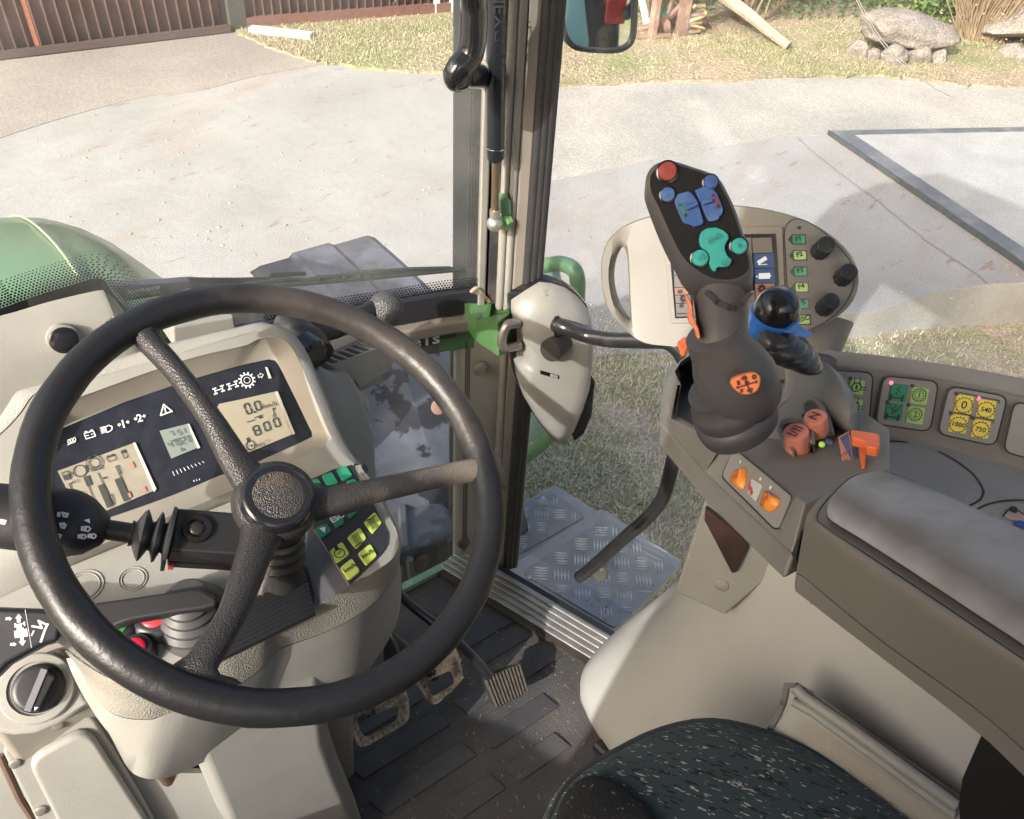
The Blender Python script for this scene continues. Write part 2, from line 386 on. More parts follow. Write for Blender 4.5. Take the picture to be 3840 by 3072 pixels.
def pos_far():
    u = rnd.random(); v = rnd.random()**1.3
    px = 900+3100*u; py = 60+290*v
    q = gp((px, py), .02)
    if q.y > 30 or not inside(q, grass_poly): return None
    d = noise.noise(V((q.x*.8, q.y*.8, 4)))
    if d < 0 and rnd.random() < .75: return None
    return q
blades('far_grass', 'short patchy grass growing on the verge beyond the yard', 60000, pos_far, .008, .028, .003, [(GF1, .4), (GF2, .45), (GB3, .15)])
# ---- brown corrugated fence and gate
def fence(name, label, cat, xa, xb, za, h, pitch, parts_base):
    pa, pb = xa, xb; d = (pb-pa).normalized(); n = V((d.y, -d.x, 0))
    if n.y > 0: n = -n
    L_ = (pb-pa).length; t = thing(name, label, cat, (pa+pb)/2)
    m = MB(); prof = []; k = int(L_/pitch)
    for i in range(k):
        o = i*pitch
        for a, e in ((0, 0), (.10, 1), (.18, 1), (.28, 0), (1-.06, 0)): prof.append((o+a*pitch, e*.035))
    lo = [pa+d*a+n*e+V((0, 0, za)) for a, e in prof]; hi = [p+V((0, 0, h)) for p in lo]
    back = [pa+d*a-n*.02+V((0, 0, za)) for a, e in prof]
    m.loft([lo, hi], False, False, closed=False)
    m.build('sheet_cladding', FENCE, t, solid=.002)
    m = MB(); m.box((pa+pb)/2-n*.03+V((0, 0, za+h*.5)), d, n, V((0, 0, 1)), L_, .04, h); m.build('backing_frame', mat('fence_frame', (.06, .04, .035), .7), t)
    if parts_base:
        m = MB(); m.box((pa+pb)/2+n*.03+V((0, 0, za-.05)), d, n, V((0, 0, 1)), L_, .08, .10); m.build('base_rail', mat('base_board', (.16, .075, .06), .7, bump=.4, bscale=20, var=.15), t)
    return t
ga, gb = gp(z('P', -200, 555)), gp(z('P', 2060, 285)); ga = gb+(ga-gb)*1.6
gt = fence('sheet_gate', 'brown corrugated sheet gate with an orange rust streak, left of the dark gate post', 'gate', ga+V((0, .02, 0)), gb+V((0, .02, 0)), .05, 2.3, .092, False)
m = MB(); pr = gp(z('P', 345, 470)); m.box(pr+V((0, -.045, 1.2)), V((1, 0, 0)), V((0, 1, 0)), V((0, 0, 1)), .035, .01, 2.3)
m.build('rusty_strip', mat('rust_strip', (.45, .17, .09), .8, var=.15), gt)
m = MB(); m.box((ga+gb)/2+V((0, -.03, .04)), (gb-ga), V((0, 1, 0)), V((0, 0, 1)), (gb-ga).length, .06, .05); m.build('bottom_rail', mat('gate_rail', (.08, .05, .045), .7), gt)
fa, fb = gp(z('Q', 60, 250)), gp(z('Q', 1925, 105)); fb2 = fa+(fb-fa)*1.5
fence('sheet_fence', 'brown corrugated sheet fence on a low base board right of the gate', 'fence', fa, fb2, .10, 2.2, .078, True)
m = MB(); m.box((fa+gb)/2+V((0, .0, 1.2)), V((1, 0, 0)), V((0, 1, 0)), V((0, 0, 1)), .16, .1, 2.5)
t = tag(m.build('gate_post', mat('post_dark', (.07, .065, .06), .6, var=.1), bevel=.008), 'dark square post between the brown gate and fence', 'post')
# white bits near the fence
WPOST = mat('white_paint_wood', (.75, .76, .75), .6, var=.05)
a, b = gp(z('Q', 100, 305)), gp(z('Q', 650, 368))
m = MB(); d = (b-a); m.box((a+b)/2+V((0, 0, .04)), d, V((-d.y, d.x, 0)), V((0, 0, 1)), d.length, .09, .05)
tag(m.build('plank', WPOST, bevel=.006), 'long white plank lying on the grass before the fence', 'plank')
def stake(p, lab, wd, h):
    m = MB(); q = gp(p); m.box(q+V((0, 0, h/2)), V((1, .1, 0)), V((-.1, 1, 0)), V((0, 0, 1)), wd, wd*.5, h)
    return tag(m.build('bench_leg_post', WPOST, bevel=.004), lab, 'post', 'white posts by the fence')
stake(z('Q', 1770, 132), 'thin white post at the fence under a dark board', .06, .42)
stake(z('Q', 1925, 118), 'broader white post at the fence, beside the grab handle in view', .09, .75)
q1, q2 = gp(z('Q', 1770, 132)), gp(z('Q', 1925, 118))
m = MB(); m.box((q1+q2)/2+V((.25, 0, .50)), V((1, -.1, 0)), V((.1, 1, 0)), V((0, 0, 1)), 1.1, .35, .05)
tag(m.build('board', BLACK, bevel=.005), 'dark board resting on white posts by the brown fence', 'board')
# ---- weighbridge
cr = gp(z('U', 330, 203)); e1 = gp(z('U', 1725, 1165))-cr; e2 = gp(z('U', 1725, 175))-cr
e1n, e2n = e1.normalized(), e2.normalized()
FR = mat('weighbridge_steel', (.15, .158, .17), .55, metal=.2, bump=.2, bscale=60, var=.15, vscale=3, col2=(.25, .25, .25), lo=.45, hi=.7)
wb = thing('weighbridge', 'vehicle weighbridge with a dark steel frame round a white concrete deck', 'weighbridge', cr+(e1+e2)*.5)
L1, L2 = e1.length*2.2, 9.0; wd1 = .13
m = MB(); c0 = cr+V((0, 0, .035))
m.prism([c0, c0+e1n*L1, c0+e1n*L1+e2n*wd1, c0+e1n*.07+e2n*wd1], V((0, 0, -.03)))
m.prism([c0+V((0, 0, -.001)), c0+e2n*L2, c0+e2n*L2+e1n*.075, c0+e1n*.075+e2n*wd1*1.1+V((0, 0, -.001))], V((0, 0, -.03)))
m.build('steel_frame', FR, wb)
m = MB(); q = c0-e2n*.012; m.prism([q, q+e1n*L1, q+e1n*L1-e2n*.012, q-e2n*.012], V((0, 0, -.09))); m.build('frame_web', mat('web_dark', (.06, .07, .08), .6, var=.2), wb)
m = MB(); m.prism([c0+e1n*.08+e2n*(wd1+.006)-V((0,0,.006)), c0+e1n*L1+e2n*(wd1+.006)-V((0,0,.006)), c0+e1n*L1+e2n*L2-V((0,0,.006)), c0+e1n*.08+e2n*L2-V((0,0,.006))], V((0, 0, -.03))); m.build('deck', SLABW, wb)
m = MB(); rp = []
for i in range(160):
    a = i/159; rp.append(cr-e2n*(.018+.012*noise.noise(V((a*40, 0, 0))))+e1n*L1*a+V((0, 0, .003)))
rq = [p-e2n*(.010+.035*max(0, noise.noise(V((i*.37, 2, 0))))) for i, p in enumerate(rp)]
m.loft([rp, rq], False, False, closed=False)
m.build('rust_stain', mat('rusty_stain', (.36, .27, .21), .9, var=.2, vscale=30), wb)
# expansion joint crack
cp = [gp(p, .006) for p in z('U', (90, 215), (200, 320), (310, 400), (390, 470), (500, 548), (600, 625), (690, 690), (760, 750), (870, 840), (1000, 945), (1140, 1040), (1260, 1120), (1400, 1210), (1470, 1285))]
cj = []
for i in range(len(cp)-1):
    for k in range(5):
        q = lerp(cp[i], cp[i+1], k/5); cj.append(q+V((rnd.uniform(-.008, .008), rnd.uniform(-.008, .008), 0)))
m = MB(); m.stroke(cj, .006, V((0, 0, 1)))
tag(m.build('pavement_joint', mat('joint_dark', (.26, .245, .225), .9), None), 'cracked joint running through the pale concrete', 'joint', kind='structure')
# pebbles and crumbs on the yard (nobody could count them)
m = MB()
for _ in range(420):
    q = gp((rnd.uniform(0, 3840), rnd.uniform(230, 1150)), .002)
    if inside(q, grass_poly): continue
    m.ball(q, rnd.uniform(.004, .014), 5, (1, rnd.uniform(.6, 1.4), .35))
o = m.build('loose_gravel', mat('pebble', (.36, .30, .25), .9, var=.3, vscale=2)); tag(o, 'scattered crumbs of grit on the pale concrete', 'gravel', kind='stuff')
# ---- rocks
ROCK = mat('granite_rock', (.22, .19, .165), .85, bump=.9, bscale=40, col2=(.28, .25, .225), vscale=4, lo=.4, hi=.65, fine=60, dist=.02, var=.12)
def rock(name, c, sx, sy, sz, rot, lab, cat, group, seed, tilt=0):
    m = MB(); bmesh.ops.create_icosphere(m.bm, subdivisions=4, radius=1)
    Rm = Matrix.Rotation(rot, 3, 'Z') @ Matrix.Rotation(tilt, 3, 'Y')
    o = V((seed*3.1, seed*1.7, seed))
    cuts = [V((rnd.uniform(-1, 1), rnd.uniform(-1, 1), rnd.uniform(-.4, 1))).normalized() for _ in range(9)]
    for v in m.bm.verts:
        p = v.co.copy()
        for cdir in cuts:
            dd = p.dot(cdir)-.72
            if dd > 0: p -= cdir*dd*.85
        p += v.co*(.10*noise.noise(v.co*1.6+o)+.04*noise.noise(v.co*6+o))
        v.co = V(c)+Rm @ V((p.x*sx, p.y*sy, p.z*sz))
    return tag(m.build(name, ROCK, smooth=60), lab, cat, group)
bz = gp(z('T', 1180, 560)); sd_r = RGT.copy(); sd_r.z = 0; sd_r.normalize(); yr = math.atan2(sd_r.y, sd_r.x)
sc_ = (gp(z('T', 1640, 560))-gp(z('T', 760, 560))).length
rock('boulder', bz+V((.05, .22, .225)), sc_*.53, .32, .15, yr, 'large flat-topped granite boulder resting on small stones', 'boulder', None, 2, .06)
for k, (a, b, wpx, lab) in enumerate([(680, 520, 190, 'rounded tan stone furthest left of the row under the boulder'), (825, 560, 130, 'pale angular stone second from left in the row under the boulder'), (1010, 590, 230, 'wide pinkish slab stone in the middle of the row under the boulder'), (1240, 580, 200, 'flat-faced tan stone right of the pinkish slab stone under the boulder'), (1425, 590, 150, 'pale peaked stone furthest right of the row under the boulder')]):
    q = gp(z('T', a, b)); wd = wpx*sc_/880/2
    rock('stone', q+V((0, .05, wd*.55)), wd*1.05, wd*.9, wd*.95, yr+k, lab, 'stone', 'stones under the boulder', 5+k*2)
for k, (a, b, wpx, lab) in enumerate([(2010, 500, 180, 'pale flat stone at the right picture edge, left of the grey rock'), (2110, 520, 150, 'tan stone at the right picture edge under the grey slab rock')]):
    q = gp(z('T', a, b)); wd = wpx*sc_/880/2
    rock('edge_stone', q+V((0, 0, wd*.4)), wd*1.2, wd, wd*.8, yr+k, lab, 'stone', 'stones at the right edge', 25+k*2)
q = gp(z('T', 2200, 420)); rock('slab_rock', q+V((.2, 0, .3)), .75, .4, .22, yr+.2, 'grey tilted slab rock at the right edge of the verge', 'rock', None, 41, -.25)
# ---- bushes
def bush(name, p, wpx_m, h, n, lab, col, leaf=.035, twigs=0, twigcol=None, depth=.6):
    q = gp(p); t = thing(name, lab, 'bush', q)
    m = MB()
    for _ in range(n):
        a = rnd.uniform(-1, 1); b_ = rnd.uniform(-1, 1); c_ = rnd.uniform(0, 1)
        if a*a+b_*b_+c_*c_ > 1+.35*noise.noise(V((a*3, b_*3, c_*3))): continue
        o = q+sd_r*a*wpx_m+V((-sd_r.y, sd_r.x, 0))*(b_*depth)+V((0, 0, c_*h))
        u1 = V((rnd.gauss(0, 1), rnd.gauss(0, 1), rnd.gauss(0, 1))).normalized(); u2 = u1.orthogonal().normalized(); s = leaf*rnd.uniform(.6, 1.4)
        m.face([o-u1*s, o+u2*s*.5, o+u1*s, o-u2*s*.5])
    me_m = m.build('foliage', col, t)
    if twigs:
        m = MB()
        for _ in range(twigs):
            a = rnd.uniform(-1, 1); r_ = rnd.uniform(0, .12)
            o = q+sd_r*a*wpx_m*.25+V((0, rnd.uniform(-.1, .1), 0)); e = q+sd_r*(a*wpx_m*rnd.uniform(.4, 1.3))+V((rnd.uniform(-.1, .1), rnd.uniform(-.35, .35), h*rnd.uniform(.6, 1.3)))
            mid = lerp(o, e, .5)+V((rnd.uniform(-.05, .05), 0, rnd.uniform(0, .08)))
            m.tube([o, mid, e], [.006, .004, .002], 4, False)
        m.build('twigs', twigcol, t)
    return t
LEAFD = mat('dark_leaves', (.05, .085, .03), .6, var=.3, vscale=3); LEAFM = mat('mid_leaves', (.12, .17, .055), .6, var=.3, vscale=3)
TWIG = mat('dry_twigs', (.30, .225, .15), .8, var=.2, vscale=4)
bush('evergreen_bush', z('S', 1990, 45), 1.25, .95, 6500, 'dark evergreen bush behind the rusty rake wheels', LEAFD, .03)
bush('low_bush', z('T', 1290, 100), .75, .45, 4500, 'low green spreading bush behind the boulder', LEAFM, .03)
bush('twiggy_bush', z('T', 1740, 380), .62, .95, 500, 'bare tan twiggy bush right of the boulder', mat('dry_leaf', (.36, .25, .15), .8), .018, 260, TWIG, .3)
bush('pale_bush', z('S', 1010, 60), .5, .35, 1500, 'pale green scrub patch behind the rusty implement', LEAFM, .03)
# ---- rusty hay rake
RUST = mat('rusty_iron', (.20, .12, .095), .8, bump=.5, bscale=60, col2=(.28, .195, .155), vscale=9, lo=.4, hi=.65, var=.15, dist=.003)
WOOD = mat('weathered_wood', (.38, .30, .22), .85, bump=.6, bscale=30, var=.2, vscale=6, dist=.004, stretch=(1, 1, 1))
YEL = mat('faded_yellow_spokes', (.55, .48, .22), .7, var=.2)
ri = thing('hay_rake', 'old rusty horse-drawn hay rake with spoked wheels parked on the verge', 'farm implement', gp(z('S', 1500, 260)))
def wheel(c, r, ax, nsp, mt, mt2, rim=.022):
    m = MB(); ax = V(ax).normalized(); a = ax.cross(V((0, 0, 1))).normalized(); b = ax.cross(a)
    pts = [c+a*math.cos(k/28*6.2832)*r+b*math.sin(k/28*6.2832)*r for k in range(29)]
    m.tube(pts, rim, 6, False); w_ = m.build('wheel', mt, ri)
    m = MB(); m.lathe(c-ax*.06, ax, [(.045, 0), (.05, .06), (.045, .12)], 10)
    for k in range(nsp):
        g = k/nsp*6.2832+.2; m.tube([c, c+a*math.cos(g)*r+b*math.sin(g)*r], .009, 5)
    s = m.build('spokes', mt2, w_); return w_
q = gp(z('S', 1990, 215)); wheel(q+V((0, 0, .62)), .62, V((-.25, 1, .12)), 14, RUST, YEL)
q = gp(z('S', 1640, 225)); wheel(q+V((.12, .1, .55)), .50, V((.9, -.5, .1)), 10, RUST, RUST)
q = gp(z('S', 930, 330)); wheel(q+V((-.12, .1, .62)), .60, V((.35, 1, .1)), 12, RUST, RUST, .03)
q = gp(z('T', 330, 130)); wheel(q+V((.1, .3, .55)), .5, V((.3, 1, .1)), 10, RUST, YEL)
m = MB(); a = gp(z('S', 1385, 215))+V((0, 0, .36)); b = gp(z('S', 2160, 470))+V((0, 0, .05)); m.tube([a, lerp(a, b, .5)+V((0,0,.01)), b], [.065, .055, .04], 8); m.build('drawbar', WOOD, ri)
m = MB()
for (p, hz, q2, hz2, r_) in [((940, 370), 0, (940, 260), 1.0, .05), ((800, 375), .03, (1100, 360), .03, .035), ((960, 150), .0, (1250, 60), .35, .025), ((1080, 260), 0, (1130, 60), .7, .03), ((1400, 150), .3, (1800, 260), .08, .035), ((1100, 90), .45, (1210, 220), .0, .025), ((1360, 200), .1, (1600, 380), .0, .014), ((1450, 250), .1, (1330, 330), .0, .014), ((1500, 40), .5, (1250, 60), .55, .05), ((1560, 60), .5, (1700, 140), .15, .03), ((980, 230), 0, (900, 60), .6, .03), ((830, 350), .0, (1200, 250), .12, .025), ((1210, 250), .0, (900, 300), .15, .02)]:
    a = gp(z('S', *p))+V((0, 0, hz)); b = gp(z('S', *q2))+V((0, 0, hz2)); m.tube([a, b], r_, 6)
for k in range(14):
    a = gp(z('S', 1240, 330))+V((0, 0, .05+k*.075)); m.box(a+V((.03, -.03, 0)), V((1, -.5, .1)), V((.5, 1, 0)), V((0, 0, 1)), .20, .03, .022)
a = gp(z('S', 1230, 330)); m.box(a+V((-.05, 0, .5)), V((1, -.4, 0)), V((.4, 1, 0)), V((0, 0, 1)), .10, .06, 1.1)
for k in range(4):
    a = gp(z('S', 1010+k*14, 320))+V((0, 0, .08)); m.lathe(a, V((1, -.3, .2)), [(.05, 0), (.07, .02), (.05, .04)], 10)
m.build('frame', RUST, ri)
m = MB(); a = gp(z('S', 1320, 330)); pts = [a+V((.10*math.sin(k*.5), .03*math.cos(k*.7), .02+k*.012)) for k in range(24)]; m.tube(pts, .015, 5); m.build('chain', mat('yellow_rust', (.48, .40, .2), .8, var=.2), ri)
a = gp(z('S', 1480, 60)); m = MB(); m.ball(a+V((0, 0, .55)), .2, 14, (1, .8, 1.1)); m.build('seat_pan', mat('tan_seat', (.45, .33, .22), .7), ri)
a, b = gp(z('S', 830, 200))+V((0, 0, .2)), gp(z('S', 900, 240))+V((0, 0, .02))
m = MB(); m.tube([a+(a-b)*.3, b], .035, 8); tag(m.build('white_pipe', WPOST), 'short white pipe leaning against the rusty implement', 'pipe')
a = gp(z('S', 1040, 150)); m = MB(); m.box(a+V((0, 0, .03)), sd_r, V((-sd_r.y, sd_r.x, 0)), V((0, 0, 1)), .28, .2, .05); tag(m.build('tray', mat('tray_green', (.08, .33, .2), .5), bevel=.01), 'small green tray lying behind the rusty rake', 'tray')
# ================================================================== TRACTOR BODY AND CAB
X, Y_, Z_ = V((1, 0, 0)), V((0, 1, 0)), V((0, 0, 1))
# ---- bonnet
tb = thing('bonnet', 'rounded pale green tractor bonnet seen beyond the windscreen', 'bonnet', (0, 1.8, -.2))
def bonnet_ring(y, zt, wd, zc=0):
    h = [(0, 0), (.06, -.002), (.12, -.006), (.18, -.012), (.24, -.024), (.29, -.038), (.322, -.054), (.34, -.070), (.37, -.098), (.40, -.14), (.42, -.20), (.43, -.32), (.43, -.8)]
    k = wd/.42
    return [V((BX+s_*a*k, y, zt+b)) for s_, q in ((-1, h[:0:-1]), (1, h)) for a, b in q]
BX = -.12
m = MB(); rings = []
for y, zt, wd in [(1.13, .665, .41), (1.25, .66, .41), (1.4, .64, .405), (1.6, .59, .39), (1.8, .515, .37), (2.0, .41, .345), (2.2, .27, .315), (2.35, .15, .29), (2.45, -.02, .26), (2.5, -.2, .24)]:
    rings.append(bonnet_ring(y, zt, wd))
m.loft(rings, True, True, closed=False)
m.build('shell', GREENB, tb, smooth=60)
cre = []
for r in rings[1:-2]:
    a = r[16]; cre.append(a+V((.0, 0, .004)))
m = MB(); m.tube(crom(cre, 4), .0022, 6); m.build('crease_trim', mat('crease_pale', (.42, .48, .30), .5), tb)
m = MB()
for k in range(14): m.box(V((BX+.395, 1.35+k*.04, .20)), X, Y_, Z_, .012, .02, .22)
m.build('side_grille', BLACK, tb)
# ---- front wheel, mudguard
FEND = mat('dusty_fender', (.075, .075, .092), .55, bump=.5, bscale=40, col2=(.14, .14, .165), vscale=6, lo=.46, hi=.58, var=.15, dist=.003)
tf = thing('front_mudguard', 'dusty black front mudguard plate beyond the windscreen', 'mudguard', (.8, 1.7, .1))
prof = [(1.99, .104), (1.985, .106), (1.90, .107), (1.80, .108), (1.62, .10), (1.45, .04), (1.28, -.06), (1.16, -.18), (1.08, -.34), (1.04, -.55), (1.03, -.75)]
pr = [V((0, a, b)) for a, b in prof[:4]]+crom([V((0, a, b)) for a, b in prof[4:]], 4)
m = MB(); rings = []
for q in pr:
    f = max(0, min(1, (1.62-q.y)/.5)); xo = lerp(.985, .93, f); xi = lerp(.60, .50, f)
    row = [V((xi, q.y, q.z-.01)), V((xi+.03, q.y, q.z)), V((lerp(xi, xo, .30), q.y, q.z)), V((lerp(xi, xo, .34), q.y, q.z+.012)), V((lerp(xi, xo, .62), q.y, q.z+.012)), V((lerp(xi, xo, .66), q.y, q.z)), V((xo-.02, q.y, q.z)), V((xo, q.y, q.z-.012)), V((xo, q.y, q.z-.06))]
    rings.append(row)
m.loft(rings, False, False, closed=False); m.build('plate', FEND, tf, smooth=25, solid=.006)
m = MB()
c = V((.77, 1.2, -.10)); m.lathe(c, V((0, -.5, .8)), [(.022, 0), (.026, .01), (.02, .014)], 14)
c = V((.86, 1.12, -.24)); m.lathe(c, V((0, -.6, .7)), [(.02, 0), (.024, .008), (.018, .012)], 12)
m.build('bolt', mat('rusty_bolt', (.45, .22, .14), .6), tf)
tw = thing('tractor_tyre', 'front tractor tyre under the dusty mudguard', 'wheel', (.78, 1.85, -.62))
m = MB(); m.lathe(V((.57, 1.85, -.62)), X, [(.35, .02), (.52, 0), (.62, .04), (.655, .12), (.655, .28), (.62, .36), (.52, .4), (.35, .38)], 40); m.build('tyre', RUBBERD, tw)
m = MB(); m.lathe(V((.6, 1.85, -.62)), X, [(.34, 0), (.3, .05), (.12, .1), (.1, .3), (.34, .34)], 24); m.build('rim', mat('rim_red', (.4, .06, .04), .4), tw)
# underside mass that blocks the view below the cab
tk = thing('side_tank', 'dusty blue-grey tank and battery box in front of the cab', 'tank', (.55, 1.1, -.5))
TANK = mat('dusty_tank', (.07, .075, .09), .5, bump=.4, bscale=30, col2=(.13, .135, .155), vscale=7, lo=.49, hi=.52, var=.12, dist=.003)
m = MB(); m.loft([[V(p) for p in ((.30, 1.02, -.02), (.66, .98, -.04), (.70, 1.28, -.10), (.30, 1.32, -.06))], [V(p) for p in ((.30, .96, -.6), (.72, .94, -.6), (.74, 1.2, -.62), (.30, 1.3, -.62))], [V(p) for p in ((.30, .96, -.95), (.70, .96, -.95), (.70, 1.15, -.95), (.30, 1.2, -.95))]])
m.build('body', TANK, tk, bevel=.02)
m = MB()
for a in (.40, .52, .62): m.tube([V((a, .985, .0-.05)), V((a+.01, .955, -.6))], .008, 6)
m.tube([V((.36, .99, -.02)), V((.52, 1.0, -.03)), V((.60, 1.16, -.06)), V((.62, 1.3, -.07))], .012, 6)
m.build('rib', TANK, tk)
# big flat dirty panel straight behind lower windscreen (top of the fuel tank cover)
DIRT = mat('dirty_cover', (.04, .04, .052), .5, bump=.5, bscale=28, col2=(.15, .155, .19), vscale=11, lo=.48, hi=.505, spec=.25, var=.10, dist=.003)
tc_ = thing('tank_cover', 'blue-grey scuffed cover with ridges seen through the lower windscreen', 'cover', (.6, 1.2, .1))
m = MB()
rings = []
for (yy, zz, xa, xb) in [(1.50, .20, .28, .93), (1.32, .13, .28, .90), (1.15, .0, .28, .86), (1.05, -.16, .28, .80), (1.02, -.35, .28, .75)]:
    rings.append([V((lerp(xa, xb, k/16), yy, zz+(.02 if k in (6, 7, 11) else 0)-.05*max(0, (k-13)/3))) for k in range(17)])
m.loft(rings, False, False, closed=False); m.build('plate', DIRT, tc_, smooth=45, solid=.006)
hp = PL(z('C', 1540, 1160), V((.6, 1.15, .0)), V((0, -.75, .66)))
m = MB(); m.lathe(hp+V((0, -.03, .03)), V((0, -.75, .66)), [(.010, 0), (.017, .004), (.014, .006)], 16); m.build('plug', mat('pink_plug', (.45, .24, .18), .6), tc_)
hp = PL(z('D', 1425, 825), V((.6, .98, -.2)), V((0, -1, .2)))
m = MB(); m.lathe(hp+V((0, -.02, 0)), V((0, -1, .2)), [(.012, 0), (.02, .004), (.016, .006)], 16); m.build('oval_hole_ring', RUST, tc_)
# ---- green tube rails outside the door
tr = thing('guard_rail', 'green painted tube rail outside the door beside the mudguard', 'rail', PX(z('I', 880, 500), .98))
m = MB(); pts = [PX(p, .97) for p in z('I', (740, 520), (800, 505), (880, 500), (950, 535), (975, 600), (975, 690), (970, 800), (965, 930), (950, 1200), (900, 1450), (800, 1610), (650, 1745), (480, 1900))]
m.tube(crom(pts, 4), .0165, 12); m.build('tube', GREEN, tr)
tn = thing('air_stack', 'pale green rounded air intake cap behind the door pillar', 'air intake', PX(z('I', 745, 560), 1.02))
c = PX(z('I', 745, 640), 1.02); m = MB(); m.lathe(c-V((0, 0, .45)), Z_, [(.045, 0), (.045, .43), (.043, .47), (.036, .495), (.02, .508), (0, .51)], 24); m.build('cap', mat('pale_green_cap', (.21, .33, .27), .45, var=.05), tn)
# ---- floor
FL = mat('floor_mat', (.062, .060, .061), .75, bump=.8, bscale=520, kind='voronoi', col2=(.135, .122, .112), vscale=3.2, lo=.44, hi=.72, var=.15, dist=.0015)
FLR = mat('floor_mat_ribs', (.052, .052, .057), .55, bump=.2, bscale=500, col2=(.105, .095, .088), vscale=3.4, lo=.48, hi=.75, var=.12)
tm = thing('floor_mat', 'dark rubber floor mat with long smooth ribs and dusty wear', 'floor mat', (.3, .5, 0))
m = MB(); m.prism([V(p) for p in ((-.62, -.6, 0), (.95, -.6, 0), (.735, .56, 0), (.628, .835, 0), (.60, .893, 0), (-.62, .893, 0))], V((0, 0, -.03))); m.build('mat', FL, tm)
m = MB()
rib = [  # px end pairs on the floor: (left, right, height)
    (z('M', 0, 1440), z('M', 280, 1290)), (z('M', -40, 1640), z('M', 480, 1390)), (z('M', 200, 1800), z('M', 720, 1570)),
    (z('G', 1600, 250), z('G', 2000, 60)), (z('G', 1560, 800), z('G', 2156, 500)), (z('G', 1750, 1080), z('G', 2300, 800)), (z('G', 1960, 1330), z('G', 2400, 1130)),
    (z('G', 700, 1300), z('G', 1440, 960)), (z('G', 880, 1600), z('G', 1640, 1200)), (z('G', 1480, 1660), z('G', 1860, 1450)), (z('G', 420, 1010), z('G', 1270, 830)),
    (z('G', 500, 330), z('G', 860, 200)), (z('G', 1260, 500), z('G', 1800, 250))]
bars_ = []
for a, b in rib:
    A, B = PZ(a, .0), PZ(b, .0); y = (A.y+B.y)/2; x0, x1 = A.x, B.x
    for q in bars_:
        if abs(q[0]-y) < .034 and x0 < q[2]+.02 and x1 > q[1]-.02: q[1] = min(q[1], x0); q[2] = max(q[2], x1); break
    else: bars_.append([y, x0, x1])
m.bm.free()
for y, x0, x1 in bars_:
    x1 = min(x1, .585+(.835-y)*.36); m = MB()
    m.prism([V((x0-.008, y+.0185, .0005)), V((x1, y+.0185, .0005)), V((x1+.009, y-.0185, .0005)), V((x0+.004, y-.0185, .0005))], V((0, 0, .0035)))
    m.build('rib', FLR, tm, bevel=.0015, seg=1)
# ---- door sill
SILL = mat('sill_aluminium', (.40, .38, .35), .4, metal=.6, bump=.2, bscale=200, var=.12, vscale=9, col2=(.25, .22, .19), lo=.5, hi=.75)
a, b = PZ(z('M', 160, 945), .012), PZ(z('M', 1060, 1475), .012); d = (b-a).normalized(); nn = V((-d.y, d.x, 0));
if nn.x > 0: nn = -nn
a = a-d*.10; b = b+d*.35
ts = thing('door_sill', 'ribbed aluminium door sill strip along the cab floor', 'door sill', (a+b)/2)
m = MB(); m.prism([a, b, b+nn*.066, a+nn*.066], V((0, 0, -.02))); m.build('base_strip', SILL, ts)
m = MB()
for k in range(5): o = nn*(.006+.0135*k); m.prism([a+o, b+o, b+o+nn*.0075, a+o+nn*.0075], V((0, 0, .005)))
m.build('ridges', SILL, ts, bevel=.0015)
m = MB(); m.prism([a-nn*.001, b-nn*.001, b-nn*.012, a-nn*.012], V((0, 0, -.035))); m.build('outer_seal', BLACK, ts)
m = MB(); m.prism([a+nn*.068, b+nn*.068, b+nn*.08, a+nn*.08], V((0, 0, -.012))); m.build('inner_edge', mat('dirty_seam', (.05, .04, .033), .9, var=.3), ts)
# ---- aluminium steps
CHK = mat('checker_aluminium', (.34, .315, .29), .45, metal=.25, bump=.15, bscale=300, var=.1, vscale=9, col2=(.30, .295, .285), lo=.45, hi=.7)
CHB = mat('checker_bars', (.90, .88, .85), .3, metal=.1)
def step(name, lab, pz_, corners, inset, hole):
    P = [PZ(p, pz_) for p in corners]; t = thing(name, lab, 'step', sum(P, V())/4)
    m = MB(); m.prism(P, V((0, 0, -.035))); m.build('frame', mat('step_frame', (.40, .375, .35), .45, metal=.3, var=.05), t, bevel=.006)
    I_ = [PZ(p, pz_+.004) for p in inset]
    m = MB(); m.prism([p+V((0, 0, .0)) for p in rpoly(I_, .02, 3)], V((0, 0, -.006))); m.build('tread_plate', CHK, t)
    # five-bar pattern, bars turned alternately, inside the plate
    ang = math.radians(-38); ex = V((math.cos(ang), math.sin(ang), 0)); ey = V((-ex.y, ex.x, 0)); c0 = I_[0]
    m = MB(); S = .050
    for i in range(-12, 13):
        for j in range(-12, 13):
            cc = c0+ex*(i*S)+ey*(j*S)
            if not all(inside(cc+ex*a_*S*.42+ey*b_*S*.42, I_) for a_ in (-1, 1) for b_ in (-1, 1)): 
                if not inside(cc, I_): continue
            for k in range(5):
                o = (k-2)*S*.165; dd = (ex, ey) if (i+j) % 2 else (ey, ex)
                q = cc+dd[1]*o; l = dd[0]*S*.40; w_ = dd[1]*S*.055
                if not (inside(q+l, I_) and inside(q-l, I_)): continue
                top = V((0, 0, .0038))
                vs = [m.bm.verts.new(v) for v in (q-l, q-w_, q+l, q+w_)]; tt = [m.bm.verts.new(v) for v in (q-l*.55+top, q+l*.55+top)]
                m.bm.faces.new((vs[0], vs[1], tt[1], tt[0])); m.bm.faces.new((vs[1], vs[2], tt[1])); m.bm.faces.new((vs[2], vs[3], tt[0], tt[1])); m.bm.faces.new((vs[3], vs[0], tt[0]))
    m.build('tread_pattern', CHB, t)
    for q in hole:
        m = MB(); m.lathe(PZ(q, pz_+.004), Z_, [(.006, 0), (.0055, .002), (.002, .0025)], 12); m.build('screw', CHROME, t)
    return t
